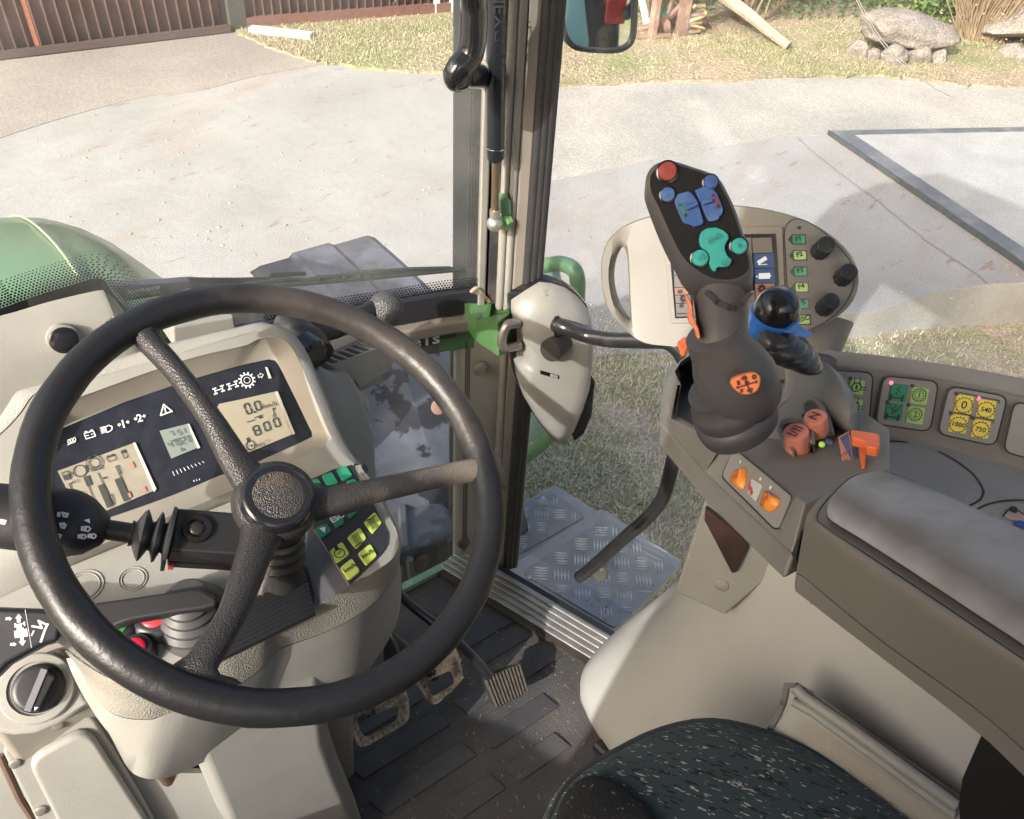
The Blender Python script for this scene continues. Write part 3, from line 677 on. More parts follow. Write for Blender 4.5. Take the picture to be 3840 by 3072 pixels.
step('boarding_step', 'nearer and larger checker plate step under the door', -.27, z('M', (195, 925), (985, 440), (1640, 870), (1075, 1455)), z('M', (330, 960), (1010, 520), (1600, 930), (1100, 1420)), [z('M', 1020, 610), z('M', 400, 1005)])
step('boarding_step', 'farther smaller checker plate step, lower and nearer the mudguard', -.33, z('M', (195, 470), (610, 250), (960, 470), (190, 960)), z('M', (200, 470), (570, 305), (860, 505), (280, 835)), [z('M', 510, 365), z('M', 348, 762)])
m = MB(); q = PZ(z('M', 960, 985), -.20); m.lathe(q, V((.4, -.5, .8)), [(.012, 0), (.018, .006), (.018, .014), (.010, .02)], 16)
# ---- A pillar and cab frame
cabt = thing('cab_frame', 'beige tractor cab frame with door pillar, roof and window posts', 'cab', (0, 0, 0))
def post(name, pts_xy, z0, z1, mt, bevel=.004, par=cabt, lab=None):
    m = MB(); m.prism([V((a, b, z0)) for a, b in pts_xy], V((0, 0, z1-z0))); return m.build(name, mt, par, bevel=bevel, label=lab)
TOP = 1.95
def ppx(px, y0): P = PY((px, 600), y0); return P.x
# strips across the pillar at row y=600 (photo px), each at its own depth
def strip(x0, x1, ya, yb, z0, z1, mt, name, bev=.003):
    a = ppx(x0, ya); b = ppx(x1, yb)
    return post(name, [(a, ya), (b, yb), (b+.02, yb+.035), (a+.02, ya+.035)], z0, z1, mt, bev)
strip(1806, 1838, .868, .866, .60, TOP, TRIM, 'inner_trim')
strip(1884, 1918, .858, .852, .62, TOP, TRIM, 'centre_trim', .006)
strip(1917, 1951, .850, .846, -.02, TOP, TRIM, 'pillar_cover', .008)
strip(1950, 1998, .846, .838, -.02, TOP, mat('pillar_grey_brown', (.23, .205, .175), .55, bump=.3, bscale=500, var=.05), 'outer_cover')
post('pillar_core', [(.60, .90), (.66, .875), (.70, .86), (.715, .90), (.66, .94), (.60, .95)], -.1, TOP, mat('pillar_core_dark', (.03, .032, .034), .5, var=.1), .01)
m = MB()
for (x0, y0, r_) in ((2004, .836, .0075), (2026, .832, .0075), (2046, .830, .008)):
    a = V((ppx(x0+6, y0), y0, -.02)); m.tube([a, a+V((0, 0, TOP+.02))], r_, 10)
a = ppx(1998, .838); b = ppx(2062, .83); m.prism([V((p, q, -.02)) for p, q in ((a, .838), (b, .828), (b+.015, .85), (a+.02, .865))], V((0, 0, TOP+.02)))
m.build('door_seal', RUBBER, cabt)
# lower pillar part seen below the windscreen bar
m = MB(); A = [PY(p, .875) for p in z('I', (330, 1060), (378, 1090), (348, 1420), (300, 1370))]
lowp = [PY(p, .872) for p in [(1790, 1310), (1858, 1330), (1810, 1740), (1760, 2075), (1700, 2075)]]
a0 = V((.585, .895, .56)); 
post('lower_trim', [(.575, .902), (.612, .872), (.655, .862), (.655, .90), (.60, .93)], 0, .60, TRIM, .006)
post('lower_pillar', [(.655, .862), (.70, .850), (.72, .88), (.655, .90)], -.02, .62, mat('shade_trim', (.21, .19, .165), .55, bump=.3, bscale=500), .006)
# corner boot of the windscreen seal with old glue
m = MB(); m.prism([PY(p, .864) for p in z('I', (335, 655), (372, 690), (412, 735), (420, 750), (395, 752), (350, 705), (290, 690), (310, 668))], V((.0, .006, 0)))
m.build('glue_patch', mat('old_glue', (.33, .27, .20), .9, bump=1, bscale=90, col2=(.20, .10, .06), vscale=40, lo=.5, hi=.65, dist=.004), cabt)
# windscreen path (plan curve), bottom rail pieces
WS = [V((.612, .872, 0)), V((.56, .892, 0)), V((.47, .915, 0)), V((.36, .945, 0)), V((.22, .975, 0)), V((.05, .995, 0)), V((-.15, .995, 0)), V((-.33, .965, 0)), V((-.52, .90, 0)), V((-.60, .86, 0))]
WSC = crom(WS, 6)
def rail(name, z0, z1, dy0, dy1, mt, i0=0, i1=None, bev=.004):
    m = MB(); pts = WSC[i0:i1]; rings = [[p+V((0, dy0, z0)), p+V((0, dy1, z0)), p+V((0, dy1, z1)), p+V((0, dy0, z1))] for p in pts]
    m.loft(rings); return m.build(name, mt, cabt, bevel=bev)
rail('sill_bar', .592, .615, -.018, .02, mat('bar_vinyl', (.20, .175, .15), .5, bump=.5, bscale=500, kind='voronoi', dist=.0006), 0, 30, .009)
rail('screen_seal', .617, .660, -.004, .014, mat('seal_black', (.022, .022, .027), .3, bump=.2, bscale=200), 0, 30, .004)
rail('glass_gasket', .545, .590, .004, .012, mat('shaded_green', (.07, .16, .07), .4), 0, 8, .001)
rail('glass_edge_band', .545, .590, .004, .012, BLACK, 7, 30, .001)
m = MB(); P = [PY((x, 600), .872).x for x in (1838, 1880)]; m.prism([V((P[0], .868, .63)), V((P[1], .862, .63)), V((P[1]+.02, .89, .63)), V((P[0]+.02, .90, .63))], V((0, 0, TOP-.63))); m.build('side_seal', RUBBERD, cabt, bevel=.004)
# green foot of the windscreen
m = MB(); m.prism([V((-.6, .880, 0)), V((.60, .880, 0)), V((.60, .896, 0)), V((-.6, .896, 0))], V((0, 0, .014))); m.build('green_foot', mat('faded_green', (.22, .38, .26), .5, bump=.3, bscale=60, col2=(.42, .50, .38), vscale=30, lo=.6, hi=.7), cabt, bevel=.002)
# roof, posts and rear wall; left side panels added to shade the inside
m = MB(); m.prism([V((-.72, -.95, 1.93)), V((.82, -.95, 1.93)), V((.74, .98, 1.93)), V((.2, 1.12, 1.93)), V((-.2, 1.12, 1.93)), V((-.64, .98, 1.93))], V((0, 0, .16))); m.build('roof', mat('roof_shell', (.48, .48, .44), .5), cabt, bevel=.03)
post('left_front_post', [(-.66, .88), (-.60, .92), (-.56, .90), (-.62, .84)], -.1, TOP, TRIM)
post('left_shade_panel', [(-.76, -.95), (-.72, -.95), (-.70, .03), (-.74, .03)], -.1, TOP, TRIM)  # unseen full-height panel, added to keep sun off armrest and joystick
post('right_rear_post', [(.92, -.25), (.86, -.25), (.86, -.12), (.92, -.12)], -.1, TOP, TRIM)
m = MB(); m.prism([V((-.74, -.95, -.1)), V((.90, -.95, -.1)), V((.90, -.98, -.1)), V((-.74, -.98, -.1))], V((0, 0, .95))); m.build('rear_wall', TRIM, cabt)
m = MB(); m.prism([V((-.70, .03, -.1)), V((-.70, .62, -.1)), V((-.70, .60, .25)), V((-.70, .50, .50)), V((-.70, .34, .66)), V((-.70, .15, .74)), V((-.70, .03, .76))], V((-.03, 0, 0))); m.build('left_fender_shade_panel', TRIM, cabt)  # unseen fender side, stretched forward to shade the floor
m = MB(); m.prism([V((-.64, -.95, -.45)), V((.64, -.95, -.45)), V((.62, .88, -.45)), V((-.62, .88, -.45))], V((0, 0, .41))); m.build('floor_pan', BLACK, cabt)
m = MB(); m.lathe(PY(z('I', 340, 1170), .868)+V((0, -.003, 0)), V((-.3, -1, .2)), [(.014, 0), (.013, .004), (.006, .007)], 16); m.build('screw', mat('screw_beige', (.3, .27, .22), .4, metal=.5), cabt)
m = MB(); m.lathe(PY(z('D', 1800, 715), .868)+V((0, -.003, 0)), V((-.3, -1, .2)), [(.013, 0), (.012, .004), (.006, .007)], 16); m.build('screw', mat('screw_dark', (.12, .11, .10), .4, metal=.5), cabt)
# ---- glass
def dots(mb, ring_pts, rows, pitch, r0, fade, n, jdir):
    """dotted ceramic band: rows of small discs from the edge inwards"""
    for j in range(rows):
        rr = r0*(1-fade*j/rows)
        for i, (p, t) in enumerate(ring_pts):
            q = p+jdir(p, t)*(j*pitch*.9) + t*((j % 2)*pitch*.5)
            a = t*rr; b = t.cross(n).normalized()*rr
            mb.face([q+a, q+(a+b)*.75, q+b, q+(b-a)*.75, q-a, q-(a+b)*.75, q-b, q+(a-b)*.75])
tg = thing('windscreen', 'large upper windscreen pane with black dotted edge band', 'windscreen', (0, .98, 1.2))
m = MB(); pts = WSC[1:]; rings = [[p+V((0, .004, .655)), p+V((0, .004, TOP))] for p in pts]; m.loft(rings, False, False, closed=False); m.build('pane', GLASS, tg)
tl = thing('lower_windscreen', 'lower windscreen pane in front of the pedals with dotted side edge', 'windscreen', (.35, .9, .3))
m = MB(); lw = [V((.60, .888, 0)), V((.45, .894, 0)), V((.25, .896, 0)), V((-.55, .896, 0))]; m.loft([[p+V((0, 0, .012)), p+V((0, .02 if p.x < .5 else .004, .565))] for p in lw], False, False, closed=False); m.build('pane', GLASS, tl)
FRIT = mat('frit_black', (.012, .013, .015), .4)
nY = V((0, -1, 0))
# right side band of the upper pane (vertical), and bottom band
m = MB(); x_e = PY((1800, 600), .893).x
ring = [(V((x_e-.004, .8905, .69+.0042*i)), V((0, 0, 1))) for i in range(285)]
dots(m, ring, 4, .0045, .0021, .35, nY, lambda p, t: V((-1, .25, 0)).normalized())
def wsc_at(x, dy=0):
    for i in range(len(WSC)-1):
        a, b = WSC[i], WSC[i+1]
        if b.x <= x <= a.x: return lerp(a, b, (a.x-x)/(a.x-b.x))+V((0, dy, 0))
    return WSC[0]
ring = []
x = x_e
while x > .30:
    ring.append((wsc_at(x, .001)+V((0, 0, .664)), (wsc_at(x-.01)-wsc_at(x)).normalized())); x -= .0044
dots(m, ring, 5, .0045, .0021, .5, nY, lambda p, t: Z_)
m.build('frit_dots', FRIT, tg)
# frit outline round the dash bulge on the left: solid band + dots
bul_px = z('A', (-700, 985), (0, 770), (150, 715), (400, 630), (600, 570), (740, 530), (820, 530), (870, 570), (920, 650), (1000, 740), (1120, 860), (1300, 1020), (1500, 1200))
bul = crom([PY(p, 1.0) for p in bul_px], 6)
m = MB(); n = V((0, -1, 0)); rr = []
for i, p in enumerate(bul):
    t = (bul[min(i+1, len(bul)-1)]-bul[max(i-1, 0)]).normalized(); s = t.cross(n).normalized()
    if s.z < 0: s = -s
    wd = .030 if i < 40 else max(.006, .030-.0014*(i-40)); rr.append([p+s*.0, p-s*wd*1.1])
m.loft(rr, False, False, closed=False)
m.build('frit_band', FRIT, tg)
m = MB(); ring = []; acc = 0; last = bul[0]
for i in range(1, len(bul)):
    d = bul[i]-last; L_ = d.length
    while L_ > .0040:
        last = last+d.normalized()*.0040; ring.append((last, d.normalized())); d = bul[i]-last; L_ = d.length
def updir(p, t):
    s = t.cross(n).normalized(); return s if s.z > 0 or abs(s.x) > .6 and s.x > 0 else -s
for j in range(10):
    rr_ = .00185*(1-.6*j/10)
    for p, t in ring:
        q = p+updir(p, t)*(.0034*j+.002)+t*((j % 2)*.0020); a = t*rr_; b = t.cross(n)*rr_
        m.face([q+a, q+(a+b)*.75, q+b, q+(b-a)*.75, q-a, q-(a+b)*.75, q-b, q+(a-b)*.75])
m.build('frit_dots', FRIT, tg)
# dotted strip on lower pane right edge
m = MB(); ring = [(V((.597-.0*i, .884, .03+.0045*i)), Z_) for i in range(118)]
dots(m, ring, 3, .0045, .002, .2, nY, lambda p, t: V((-1, .1, 0)).normalized())
m.build('frit_dots', FRIT, tl)
# pillar outside seen through the screen (mirror arm box)
m = MB(); a = PY((1712, 600), 1.02); b = PY((1800, 600), 1.02); m.prism([V((a.x, 1.02, .40)), V((b.x+.03, 1.02, .40)), V((b.x+.02, 1.035, .40)), V((a.x, 1.035, .40))], V((0, 0, TOP-.40)))
ts_ = tag(m.build('outer_post', mat('outer_post_dark', (.025, .03, .032), .4, bump=.1, bscale=60, col2=(.075, .09, .085), vscale=26, lo=.5, hi=.7, spec=.3), bevel=.006), 'dark glossy outer post seen through the windscreen edge', 'post')
m = MB(); a = PY((1690, 1300), .99); b = PY((1760, 1300), .99); m.prism([V((a.x, .99, .0)), V((b.x+.03, .99, .0)), V((b.x+.03, 1.0, .0)), V((a.x, 1.0, .0))], V((0, 0, .545)))
tag(m.build('lower_outer_post', mat('outer_post_dark2', (.10, .10, .095), .4, var=.15, vscale=20), bevel=.006), 'dark grey outer post behind the lower windscreen pane', 'post')
# ---- green bracket with catch loop at the pillar
tk2 = thing('pillar_bracket', 'green painted steel bracket with worn edges at the foot of the pillar', 'bracket', PY(z('I', 440, 960), .83))
m = MB()
f = [PY(p, .835) for p in z('I', (320, 860), (460, 880), (548, 812), (572, 1040), (460, 1108), (318, 1000))]
bk = [p+V((.01, .05, 0)) for p in f]
pA, pB, pC, pD, pE, pF = f
q = PY(z('I', 460, 880), .805); q2 = PY(z('I', 468, 1100), .81)
m.face([pA, q, q2, pF]); m.face([q, pC, pD, q2]); m.face([pA, PY(z('I', 400, 850), .87), pC, q]); m.face([pA, pF, bk[5], bk[0]]); m.face([pF, q2, pD, bk[3], bk[5]]); m.face([pC, bk[2], bk[3], pD]); m.face([bk[0], bk[2], pC, PY(z('I', 400, 850), .87), pA])
m.build('body', mat('bracket_green', (.09, .20, .075), .4, bump=.2, bscale=100, coat=.2, col2=(.14, .25, .11), vscale=12, lo=.5, hi=.7), tk2)
m = MB(); lp = [PY(p, .80) for p in z('I', (592, 885), (530, 892), (500, 930), (488, 975), (490, 1030), (530, 1040), (600, 1030))]
pl_ = crom(lp, 5); rr = [[p, p+V((.006, -.012, -.0)), p+V((.006, -.012, -.012)), p+V((0, 0, -.012))] for p in pl_]
m.tube(pl_, .0075, 10); m.build('catch_loop', STEEL, tk2)
# e1s data label on the glass gasket
GP = Plane(PY(z('C', 1560, 560), .896), V((-.26, -1, 0)), V((1, -.26, 0)))
m = MB(); c4 = [GP(p, .0005) for p in z('C', (1395, 520), (1750, 465), (1750, 570), (1395, 625))]
m.prism(c4, -GP.n*.002)
lb = tag(m.build('rating_plate', mat('plate_dark', (.035, .05, .04), .35)), 'small black and grey data label with e1s lettering under the windscreen bar', 'label')
m = MB(); a, b = GP.ab(GP(z('C', 1500, 595))); m.text('e1s', GP, a, b, .030, bold=.0006, sx=1.15, off=.0012)
m.build('lettering', mat('lettering_light', (.62, .64, .62), .6), lb)
m = MB()
for k, (x0, x1) in enumerate([(1420, 1590), (1420, 1590), (1600, 1730), (1600, 1730)]):
    yy = 535+(k % 2)*18-(x0-1420)*.15; P0, P1 = GP(z('C', x0, yy), .001), GP(z('C', x1, yy-22), .001); m.stroke([P0, P1], .0016, GP.n)
m.build('small_print', mat('print_grey', (.3, .32, .3), .6), lb)
# ---- wiper on the outside of the screen
twp = thing('windscreen_wiper', 'black windscreen wiper arm and blade lying across the glass', 'wiper', PY(z('A', 1000, 650), 1.03))
WY = 1.035
m = MB()
arm = [PY(p, WY) for p in z('A', (905, 600), (1340, 575), (1530, 560), (1660, 567))]
lo = [PY(p, WY) for p in z('A', (1000, 700), (1340, 655), (1530, 600), (1660, 575))]
m.loft([[a+V((0, 0, .002)), a+V((0, .018, 0)), b+V((0, .018, 0)), b+V((0, 0, -.002))] for a, b in zip(arm, lo)])
m.build('arm', mat('wiper_grey', (.10, .10, .125), .45, bump=.1), twp, bevel=.002)
m = MB(); m.tube([PY(p, WY) for p in z('A', (1530, 575), (1650, 568), (1900, 545), (2156, 535))]+[PY(p, WY-.02) for p in z('C', (250, 70), (530, 55))], [.011, .009, .0045, .004, .004, .003], 8, flat=.6); m.build('rod', BLACK, twp)
m = MB(); sp = [PY(z('A', lerp(1045, 1300, k/60), lerp(655, 620, k/60)), WY-.006)+V((0, .004*math.cos(k*1.3), .005*math.sin(k*1.3))) for k in range(60)]; m.tube(sp, .0012, 5); m.build('spring', mat('spring_steel', (.3, .33, .33), .4, metal=.6), twp)
def wy(p):
    P = PY(p, .95); 
    for _ in range(6):
        q = wsc_at(max(-.5, min(.60, P.x))); P = PY(p, q.y+.02)
    return P
m = MB(); m.tube([wy(p) for p in z('C', (-300, 170), (0, 160), (300, 140), (700, 110), (1100, 75), (1500, 40), (1775, 18))], .0038, 8, flat=.5)
m.tube([wy(p) for p in z('C', (-250, 185), (300, 162), (1000, 105), (1760, 32))], .0022, 6)
m.tube([wy(p) for p in z('C', (0, 150), (170, 125), (400, 100), (560, 110))], .003, 6)
m.tube([wy(p) for p in z('C', (560, 100), (800, 70), (960, 45), (1150, 32), (1290, 50))], .003, 6)
m.tube([wy(p) for p in z('C', (1060, 60), (1180, 35), (1350, 20), (1700, 12))], .003, 6)
for a in (640, 850, 970, 1040): m.tube([wy(z('C', a, 108-(a-640)*.07)), wy(z('C', a, 80-(a-640)*.09))], .0045, 6)
m.build('blade', mat('wiper_rubber', (.018, .028, .026), .45), twp)
# ---- gas strut
tst = thing('gas_strut', 'black gas strut with steel rod beside the door pillar', 'gas strut', PY((1858, 820), .84))
SY = .842
m = MB(); m.tube([PY((1862, -400), SY), PY((1862, 0), SY), PY((1858, 545), SY), PY((1858, 592), SY), PY((1858, 600), SY)], [.0118, .0118, .0118, .0115, .0095], 20); m.build('cylinder', mat('strut_black', (.014, .016, .02), .28, coat=.3), tst)
m = MB(); m.lathe(PY((1858, 556), SY), Z_, [(.0122, 0), (.0124, .0008), (.0122, .0016)], 20); m.build('ring', CHROME, tst)
m = MB(); m.tube([PY((1858, 600), SY), PY((1857, 790), SY)], .0052, 12); m.build('rod', mat('strut_rod', (.22, .16, .11), .35, metal=.7), tst)
m = MB(); a = PY(z('I', 442, 150), SY); b = PY(z('I', 442, 232), SY); m.tube([a, lerp(a, b, .6)], .0075, 12); m.ball(PY(z('I', 440, 240), SY), .0115, 14); m.build('ball_joint', mat('joint_zinc', (.55, .53, .48), .35, metal=.8), tst)
m = MB(); c = PY(z('I', 515, 228), SY+.004); m.tube([PY(z('I', 470, 240), SY), c], .004, 8); m.lathe(c-X*.006, V((1, .1, 0)), [(.011, 0), (.011, .005), (.009, .006), (.009, .012)], 6); m.build('bolt', mat('bolt_green', (.22, .42, .16), .4), tst)
m = MB(); P = [PY(p, .845) for p in z('I', (480, 100), (520, 60), (545, 100), (545, 260), (510, 270), (488, 180))]; m.prism(P, V((.008, .02, 0))); m.build('bracket', GREEN, tst)
# ---- grab handle on the inside of the screen
tgh = thing('grab_handle', 'glossy black tubular grab handle at the top of the windscreen edge', 'grab handle', PY(z('H', 400, 680), .86))
m = MB(); pts = [PY(p, d) for p, d in zip(z('H', (400, -900), (410, -300), (435, 0), (440, 200), (430, 380), (395, 520), (320, 610), (268, 670), (290, 715), (380, 705), (560, 705)), (.78, .78, .79, .79, .79, .79, .79, .79, .80, .82, .87))]
pp = crom(pts, 5); m.tube(pp, [.0185 if i < 33 else (.0155 if i > 42 else .017) for i in range(len(pp))], 16, flat=.8)
m.build('tube', mat('gloss_black_paint', (.012, .012, .014), .16, coat=.5), tgh)
m = MB(); m.ball(PY(z('H', 535, 645), .85), .0105, 10); m.build('mount_screw', mat('dusty_screw', (.35, .30, .24), .7), tgh)
# strut lettering
SP = Plane(PY((1862, 100), SY-.0122), V((-.35, -1, .25)), V((0, 0, -1)))
m = MB(); a, b = SP.ab(SP(z('H', 660, 265))); m.text('NEXGEN', SP, a, b, .021, off=.0045); m.build('lettering', mat('faint_print', (.035, .035, .04), .5), tst)
# ---- mirror outside
tmr = thing('wing_mirror', 'black-rimmed rounded wing mirror hanging outside the door glass', 'mirror', PD((2240, 100), 1.75))
mc = PD(z('H', 1590, 150), 1.75); PERS = V((1.75, -3.1, -1.3)); mn = (EYE-mc).normalized()+(PERS+V((0, 0, 1.05))-mc).normalized(); MPn = Plane(mc, mn)
MF = Plane(mc, (EYE-mc).normalized()+V((.05, -.2, 0)))
outl = z('H', (1218, -500), (1225, 0), (1250, 260), (1290, 390), (1370, 465), (1560, 492), (1760, 492), (1870, 450), (1930, 360), (1948, 180), (1955, -100), (1955, -500))
inn = z('H', (1270, -450), (1268, 0), (1290, 250), (1318, 340), (1390, 415), (1570, 440), (1740, 440), (1840, 400), (1880, 320), (1890, 150), (1898, -100), (1898, -450))
O_ = crom([MPn(p) for p in outl], 3); I_ = crom([MPn(p) for p in inn], 3)
m = MB(); m.loft([[p for p in I_], [p+MPn.n*.008 for p in scal(I_, 1.03)], [p for p in O_], [p-MPn.n*.03 for p in O_], [p-MPn.n*.05 for p in scal(O_, .7)]], False, True); m.build('housing', mat('mirror_rim', (.03, .035, .045), .45), tmr, smooth=70)
m = MB(); m.prism([p+MPn.n*.0005 for p in I_], -MPn.n*.003); m.build('mirror_glass', mat('mirror_silver', (.85, .92, .9), .02, metal=1), tmr)
m = MB(); m.tube([MPn.at(0, .20, -.04), MPn.at(0, .55, -.04), V((.85, 1.0, 1.9))], .012, 10); m.build('arm', BLACK, tmr)
# ---- door glass
tdg = thing('door_glass', 'clear door window pane behind the monitor, with fine curved lines', 'door window', (.8, .4, .9))
DG = Plane(V((.716, .86, .4)), V((-.93, -.36, .0)), V((.36, -.93, 0)))
m = MB(); m.prism([DG.at(-.0, -.42), DG.at(1.05, -.42), DG.at(1.05, 1.5), DG.at(0, 1.5)], -DG.n*.005)
m.build('pane', glass_mat('door_glass', (.97, .985, .98), .008), tdg)
LINEW = mat('pane_line_white', (.8, .82, .8), .4)
m = MB(); m.stroke(crom([DG(p, .001) for p in z('T', (650, 0), (760, 210), (870, 380), (1000, 530), (1150, 640), (1300, 760), (1400, 820), (1500, 868))], 3), .0011, DG.n)  # thin pale curves drawn across the pane
m.stroke(crom([DG(p, .001) for p in z('T', (670, 0), (790, 220), (900, 380), (1030, 520), (1180, 640))], 3), .0009, DG.n)
m.build('curved_lines', LINEW, tdg)

# ---- green rear wing and the bystander that the mirror shows
trw = thing('rear_wing', 'pale green rear mudguard of the tractor, seen only in the wing mirror', 'mudguard', (1.2, -.9, -.2))
m = MB(); m.loft([[V((xx, yy, zz)) for yy, zz in ((-2.2, -.9), (-2.1, -.2), (-1.7, .22), (-1.2, .32), (-.7, .22), (-.35, -.2), (-.25, -.9))] for xx in (.95, 1.45)], False, False, closed=False); m.build('shell', mat('wing_pale_green', (.36, .50, .38), .4), trw, smooth=60, solid=.02)
def person_body():
    js = dict(pel=(0, 0, .95), sp=(0, 0, 1.15), ch=(0, 0, 1.38), nk=(0, 0, 1.52), hd=(0, .02, 1.66), sl=(-.19, 0, 1.42), el=(-.25, .03, 1.16), wl=(-.20, .18, .98), sr=(.19, 0, 1.42), er=(.26, .03, 1.16), wr=(.16, .20, 1.10), hl=(-.10, 0, .90), kl=(-.11, .03, .50), al=(-.12, 0, .09), tl=(-.12, .16, .04), hr=(.10, 0, .90), kr=(.11, .03, .50), ar=(.12, 0, .09), tr=(.13, .16, .04))
    rad = dict(pel=.15, sp=.145, ch=.165, nk=.065, hd=.10, sl=.085, el=.06, wl=.045, sr=.085, er=.06, wr=.045, hl=.105, kl=.075, al=.055, tl=.045, hr=.105, kr=.075, ar=.055, tr=.045)
    ed = [('pel', 'sp'), ('sp', 'ch'), ('ch', 'nk'), ('nk', 'hd'), ('ch', 'sl'), ('sl', 'el'), ('el', 'wl'), ('ch', 'sr'), ('sr', 'er'), ('er', 'wr'), ('pel', 'hl'), ('hl', 'kl'), ('kl', 'al'), ('al', 'tl'), ('pel', 'hr'), ('hr', 'kr'), ('kr', 'ar'), ('ar', 'tr')]
    ks = list(js); me = bpy.data.meshes.new('person'); me.from_pydata([PERS+V(js[k]) for k in ks], [(ks.index(a), ks.index(b)) for a, b in ed], [])
    o = bpy.data.objects.new('person', me); sc.collection.objects.link(o); o.modifiers.new('skin', 'SKIN'); o.modifiers.new('sub', 'SUBSURF').render_levels = 2
    for i, k in enumerate(ks): me.skin_vertices[0].data[i].radius = (rad[k], rad[k]*.8)
    me.skin_vertices[0].data[0].use_root = True; me.materials.append(mat('dark_clothes', (.02, .022, .03), .8)); return o
pb = tag(person_body(), 'person in black jacket with red panel, standing behind the tractor, reflected in the mirror', 'person')
m = MB(); m.box(PERS+V((.10, .145, 1.25)), X, Y_, Z_, .14, .03, .42); m.build('red_panel', mat('red_cloth', (.35, .03, .03), .8), pb, bevel=.01)
m = MB(); m.ball(PERS+V((0, -.01, 1.70)), .105, 14, (.95, 1, 1)); m.build('hair', mat('brown_hair', (.06, .035, .02), .7), pb)
# ================================================================== STEERING WHEEL
WC = V((.157, .526, .802)); WN = V((.163, -.418, .894)).normalized(); WP = Plane(WC, WN)
RIMM = bpy.data.materials.new('worn_wheel_foam'); RIMM.use_nodes = True
def worn(m_, base, wornc, axis_dir, bscale, bstr, lo, hi, rough=.5):
    t = m_.node_tree; N = t.nodes; Lk = t.links.new; b = N['Principled BSDF']; b.inputs['Roughness'].default_value = rough
    tc = N.new('ShaderNodeTexCoord'); dp = N.new('ShaderNodeVectorMath'); dp.operation = 'DOT_PRODUCT'; dp.inputs[1].default_value = axis_dir
    sb = N.new('ShaderNodeVectorMath'); sb.operation = 'SUBTRACT'; sb.inputs[1].default_value = WC; Lk(tc.outputs['Object'], sb.inputs[0]); Lk(sb.outputs[0], dp.inputs[0])
    nz = N.new('ShaderNodeTexNoise'); nz.inputs['Scale'].default_value = 14; nz.inputs['Detail'].default_value = 6; Lk(tc.outputs['Object'], nz.inputs[0])
    ad = N.new('ShaderNodeMath'); ad.operation = 'MULTIPLY_ADD'; ad.inputs[1].default_value = .25; Lk(nz.outputs[0], ad.inputs[0]); Lk(dp.outputs['Value'], ad.inputs[2])
    r = N.new('ShaderNodeMapRange'); r.inputs[1].default_value = lo; r.inputs[2].default_value = hi; Lk(ad.outputs[0], r.inputs[0])
    mx = N.new('ShaderNodeMix'); mx.data_type = 'RGBA'; Lk(r.outputs[0], mx.inputs[0]); mx.inputs[6].default_value = (*base, 1); mx.inputs[7].default_value = (*wornc, 1); Lk(mx.outputs[2], b.inputs['Base Color'])
    v = N.new('ShaderNodeTexVoronoi'); v.inputs['Scale'].default_value = bscale; Lk(tc.outputs['Object'], v.inputs['Vector'])
    n2 = N.new('ShaderNodeTexNoise'); n2.inputs['Scale'].default_value = 300; n2.inputs['Detail'].default_value = 5; Lk(tc.outputs['Object'], n2.inputs[0])
    sm = N.new('ShaderNodeMath'); sm.operation = 'ADD'; Lk(v.outputs[0], sm.inputs[0]); Lk(n2.outputs[0], sm.inputs[1])
    bp = N.new('ShaderNodeBump'); bp.inputs['Strength'].default_value = bstr; bp.inputs['Distance'].default_value = .0012; Lk(sm.outputs[0], bp.inputs['Height']); Lk(bp.outputs[0], b.inputs['Normal'])
worn(RIMM, (.013, .013, .0145), (.085, .072, .062), (.75, .45, .2), 90, .28, .235, .36, .40)
SPK = bpy.data.materials.new('worn_spoke_leather'); SPK.use_nodes = True
worn(SPK, (.03, .028, .028), (.26, .215, .175), (.85, .35, .2), 620, .5, .17, .27, .38)
tsw = thing('steering_wheel', 'large worn black three-spoke steering wheel with grained leather hub', 'steering wheel', WC)
RW = .2010; m = MB(); rings = []
for k in range(120):
    a = 2*math.pi*k/120; d = WP.x*math.cos(a)+WP.y*math.sin(a); c = WC+d*RW
    ring = []
    for j in range(20):
        b = 2*math.pi*j/20; rr = .0148+.0004*math.cos(b*3+a*20)*(1 if .5 < (a % .9) else 0)
        ring.append(c+d*math.cos(b)*rr+WN*math.sin(b)*rr*1.05)
    rings.append(ring)
rings.append(rings[0]); m.loft(rings, False, False); m.build('rim', RIMM, tsw, smooth=80)
hubc = WP.ab(WP(z('D', 290, 390))); HB = WP.at(hubc[0]*1.0, hubc[1], 0)
# spokes: px points on the wheel plane, from hub to rim
def spoke(px_list, wds, dn, name='spoke'):
    P = [WP(p, o) for p, o in zip(px_list, dn)]
    P = crom(P, 5); n = len(P); ww = [wds[0]] * n
    for i in range(n):
        t = i/(n-1)*(len(wds)-1); k = min(int(t), len(wds)-2); ww[i] = lerp(wds[k], wds[k+1], t-k)
    m = MB(); rings = []
    for i, p in enumerate(P):
        t = (P[min(i+1, n-1)]-P[max(i-1, 0)]).normalized(); s = t.cross(WN).normalized(); u = s.cross(t).normalized(); w_ = ww[i]
        th = .0105
        rings.append([p+s*(w_*a)+u*(th*b) for a, b in ((-1, -.2), (-.86, .55), (-.5, .92), (0, 1), (.5, .92), (.86, .55), (1, -.2), (.7, -.9), (-.7, -.9))])
    m.loft(rings); return m.build(name, SPK, tsw, smooth=70)
spoke([z('D', 250, 330), z('B', 1960, 570), z('B', 1700, 150), z('A', 1430, 1290), z('A', 1180, 1010), z('A', 1095, 860)], [.028, .0150, .0106, .0102, .0115, .028], [-.012, -.006, 0, .0, -.001, -.006])
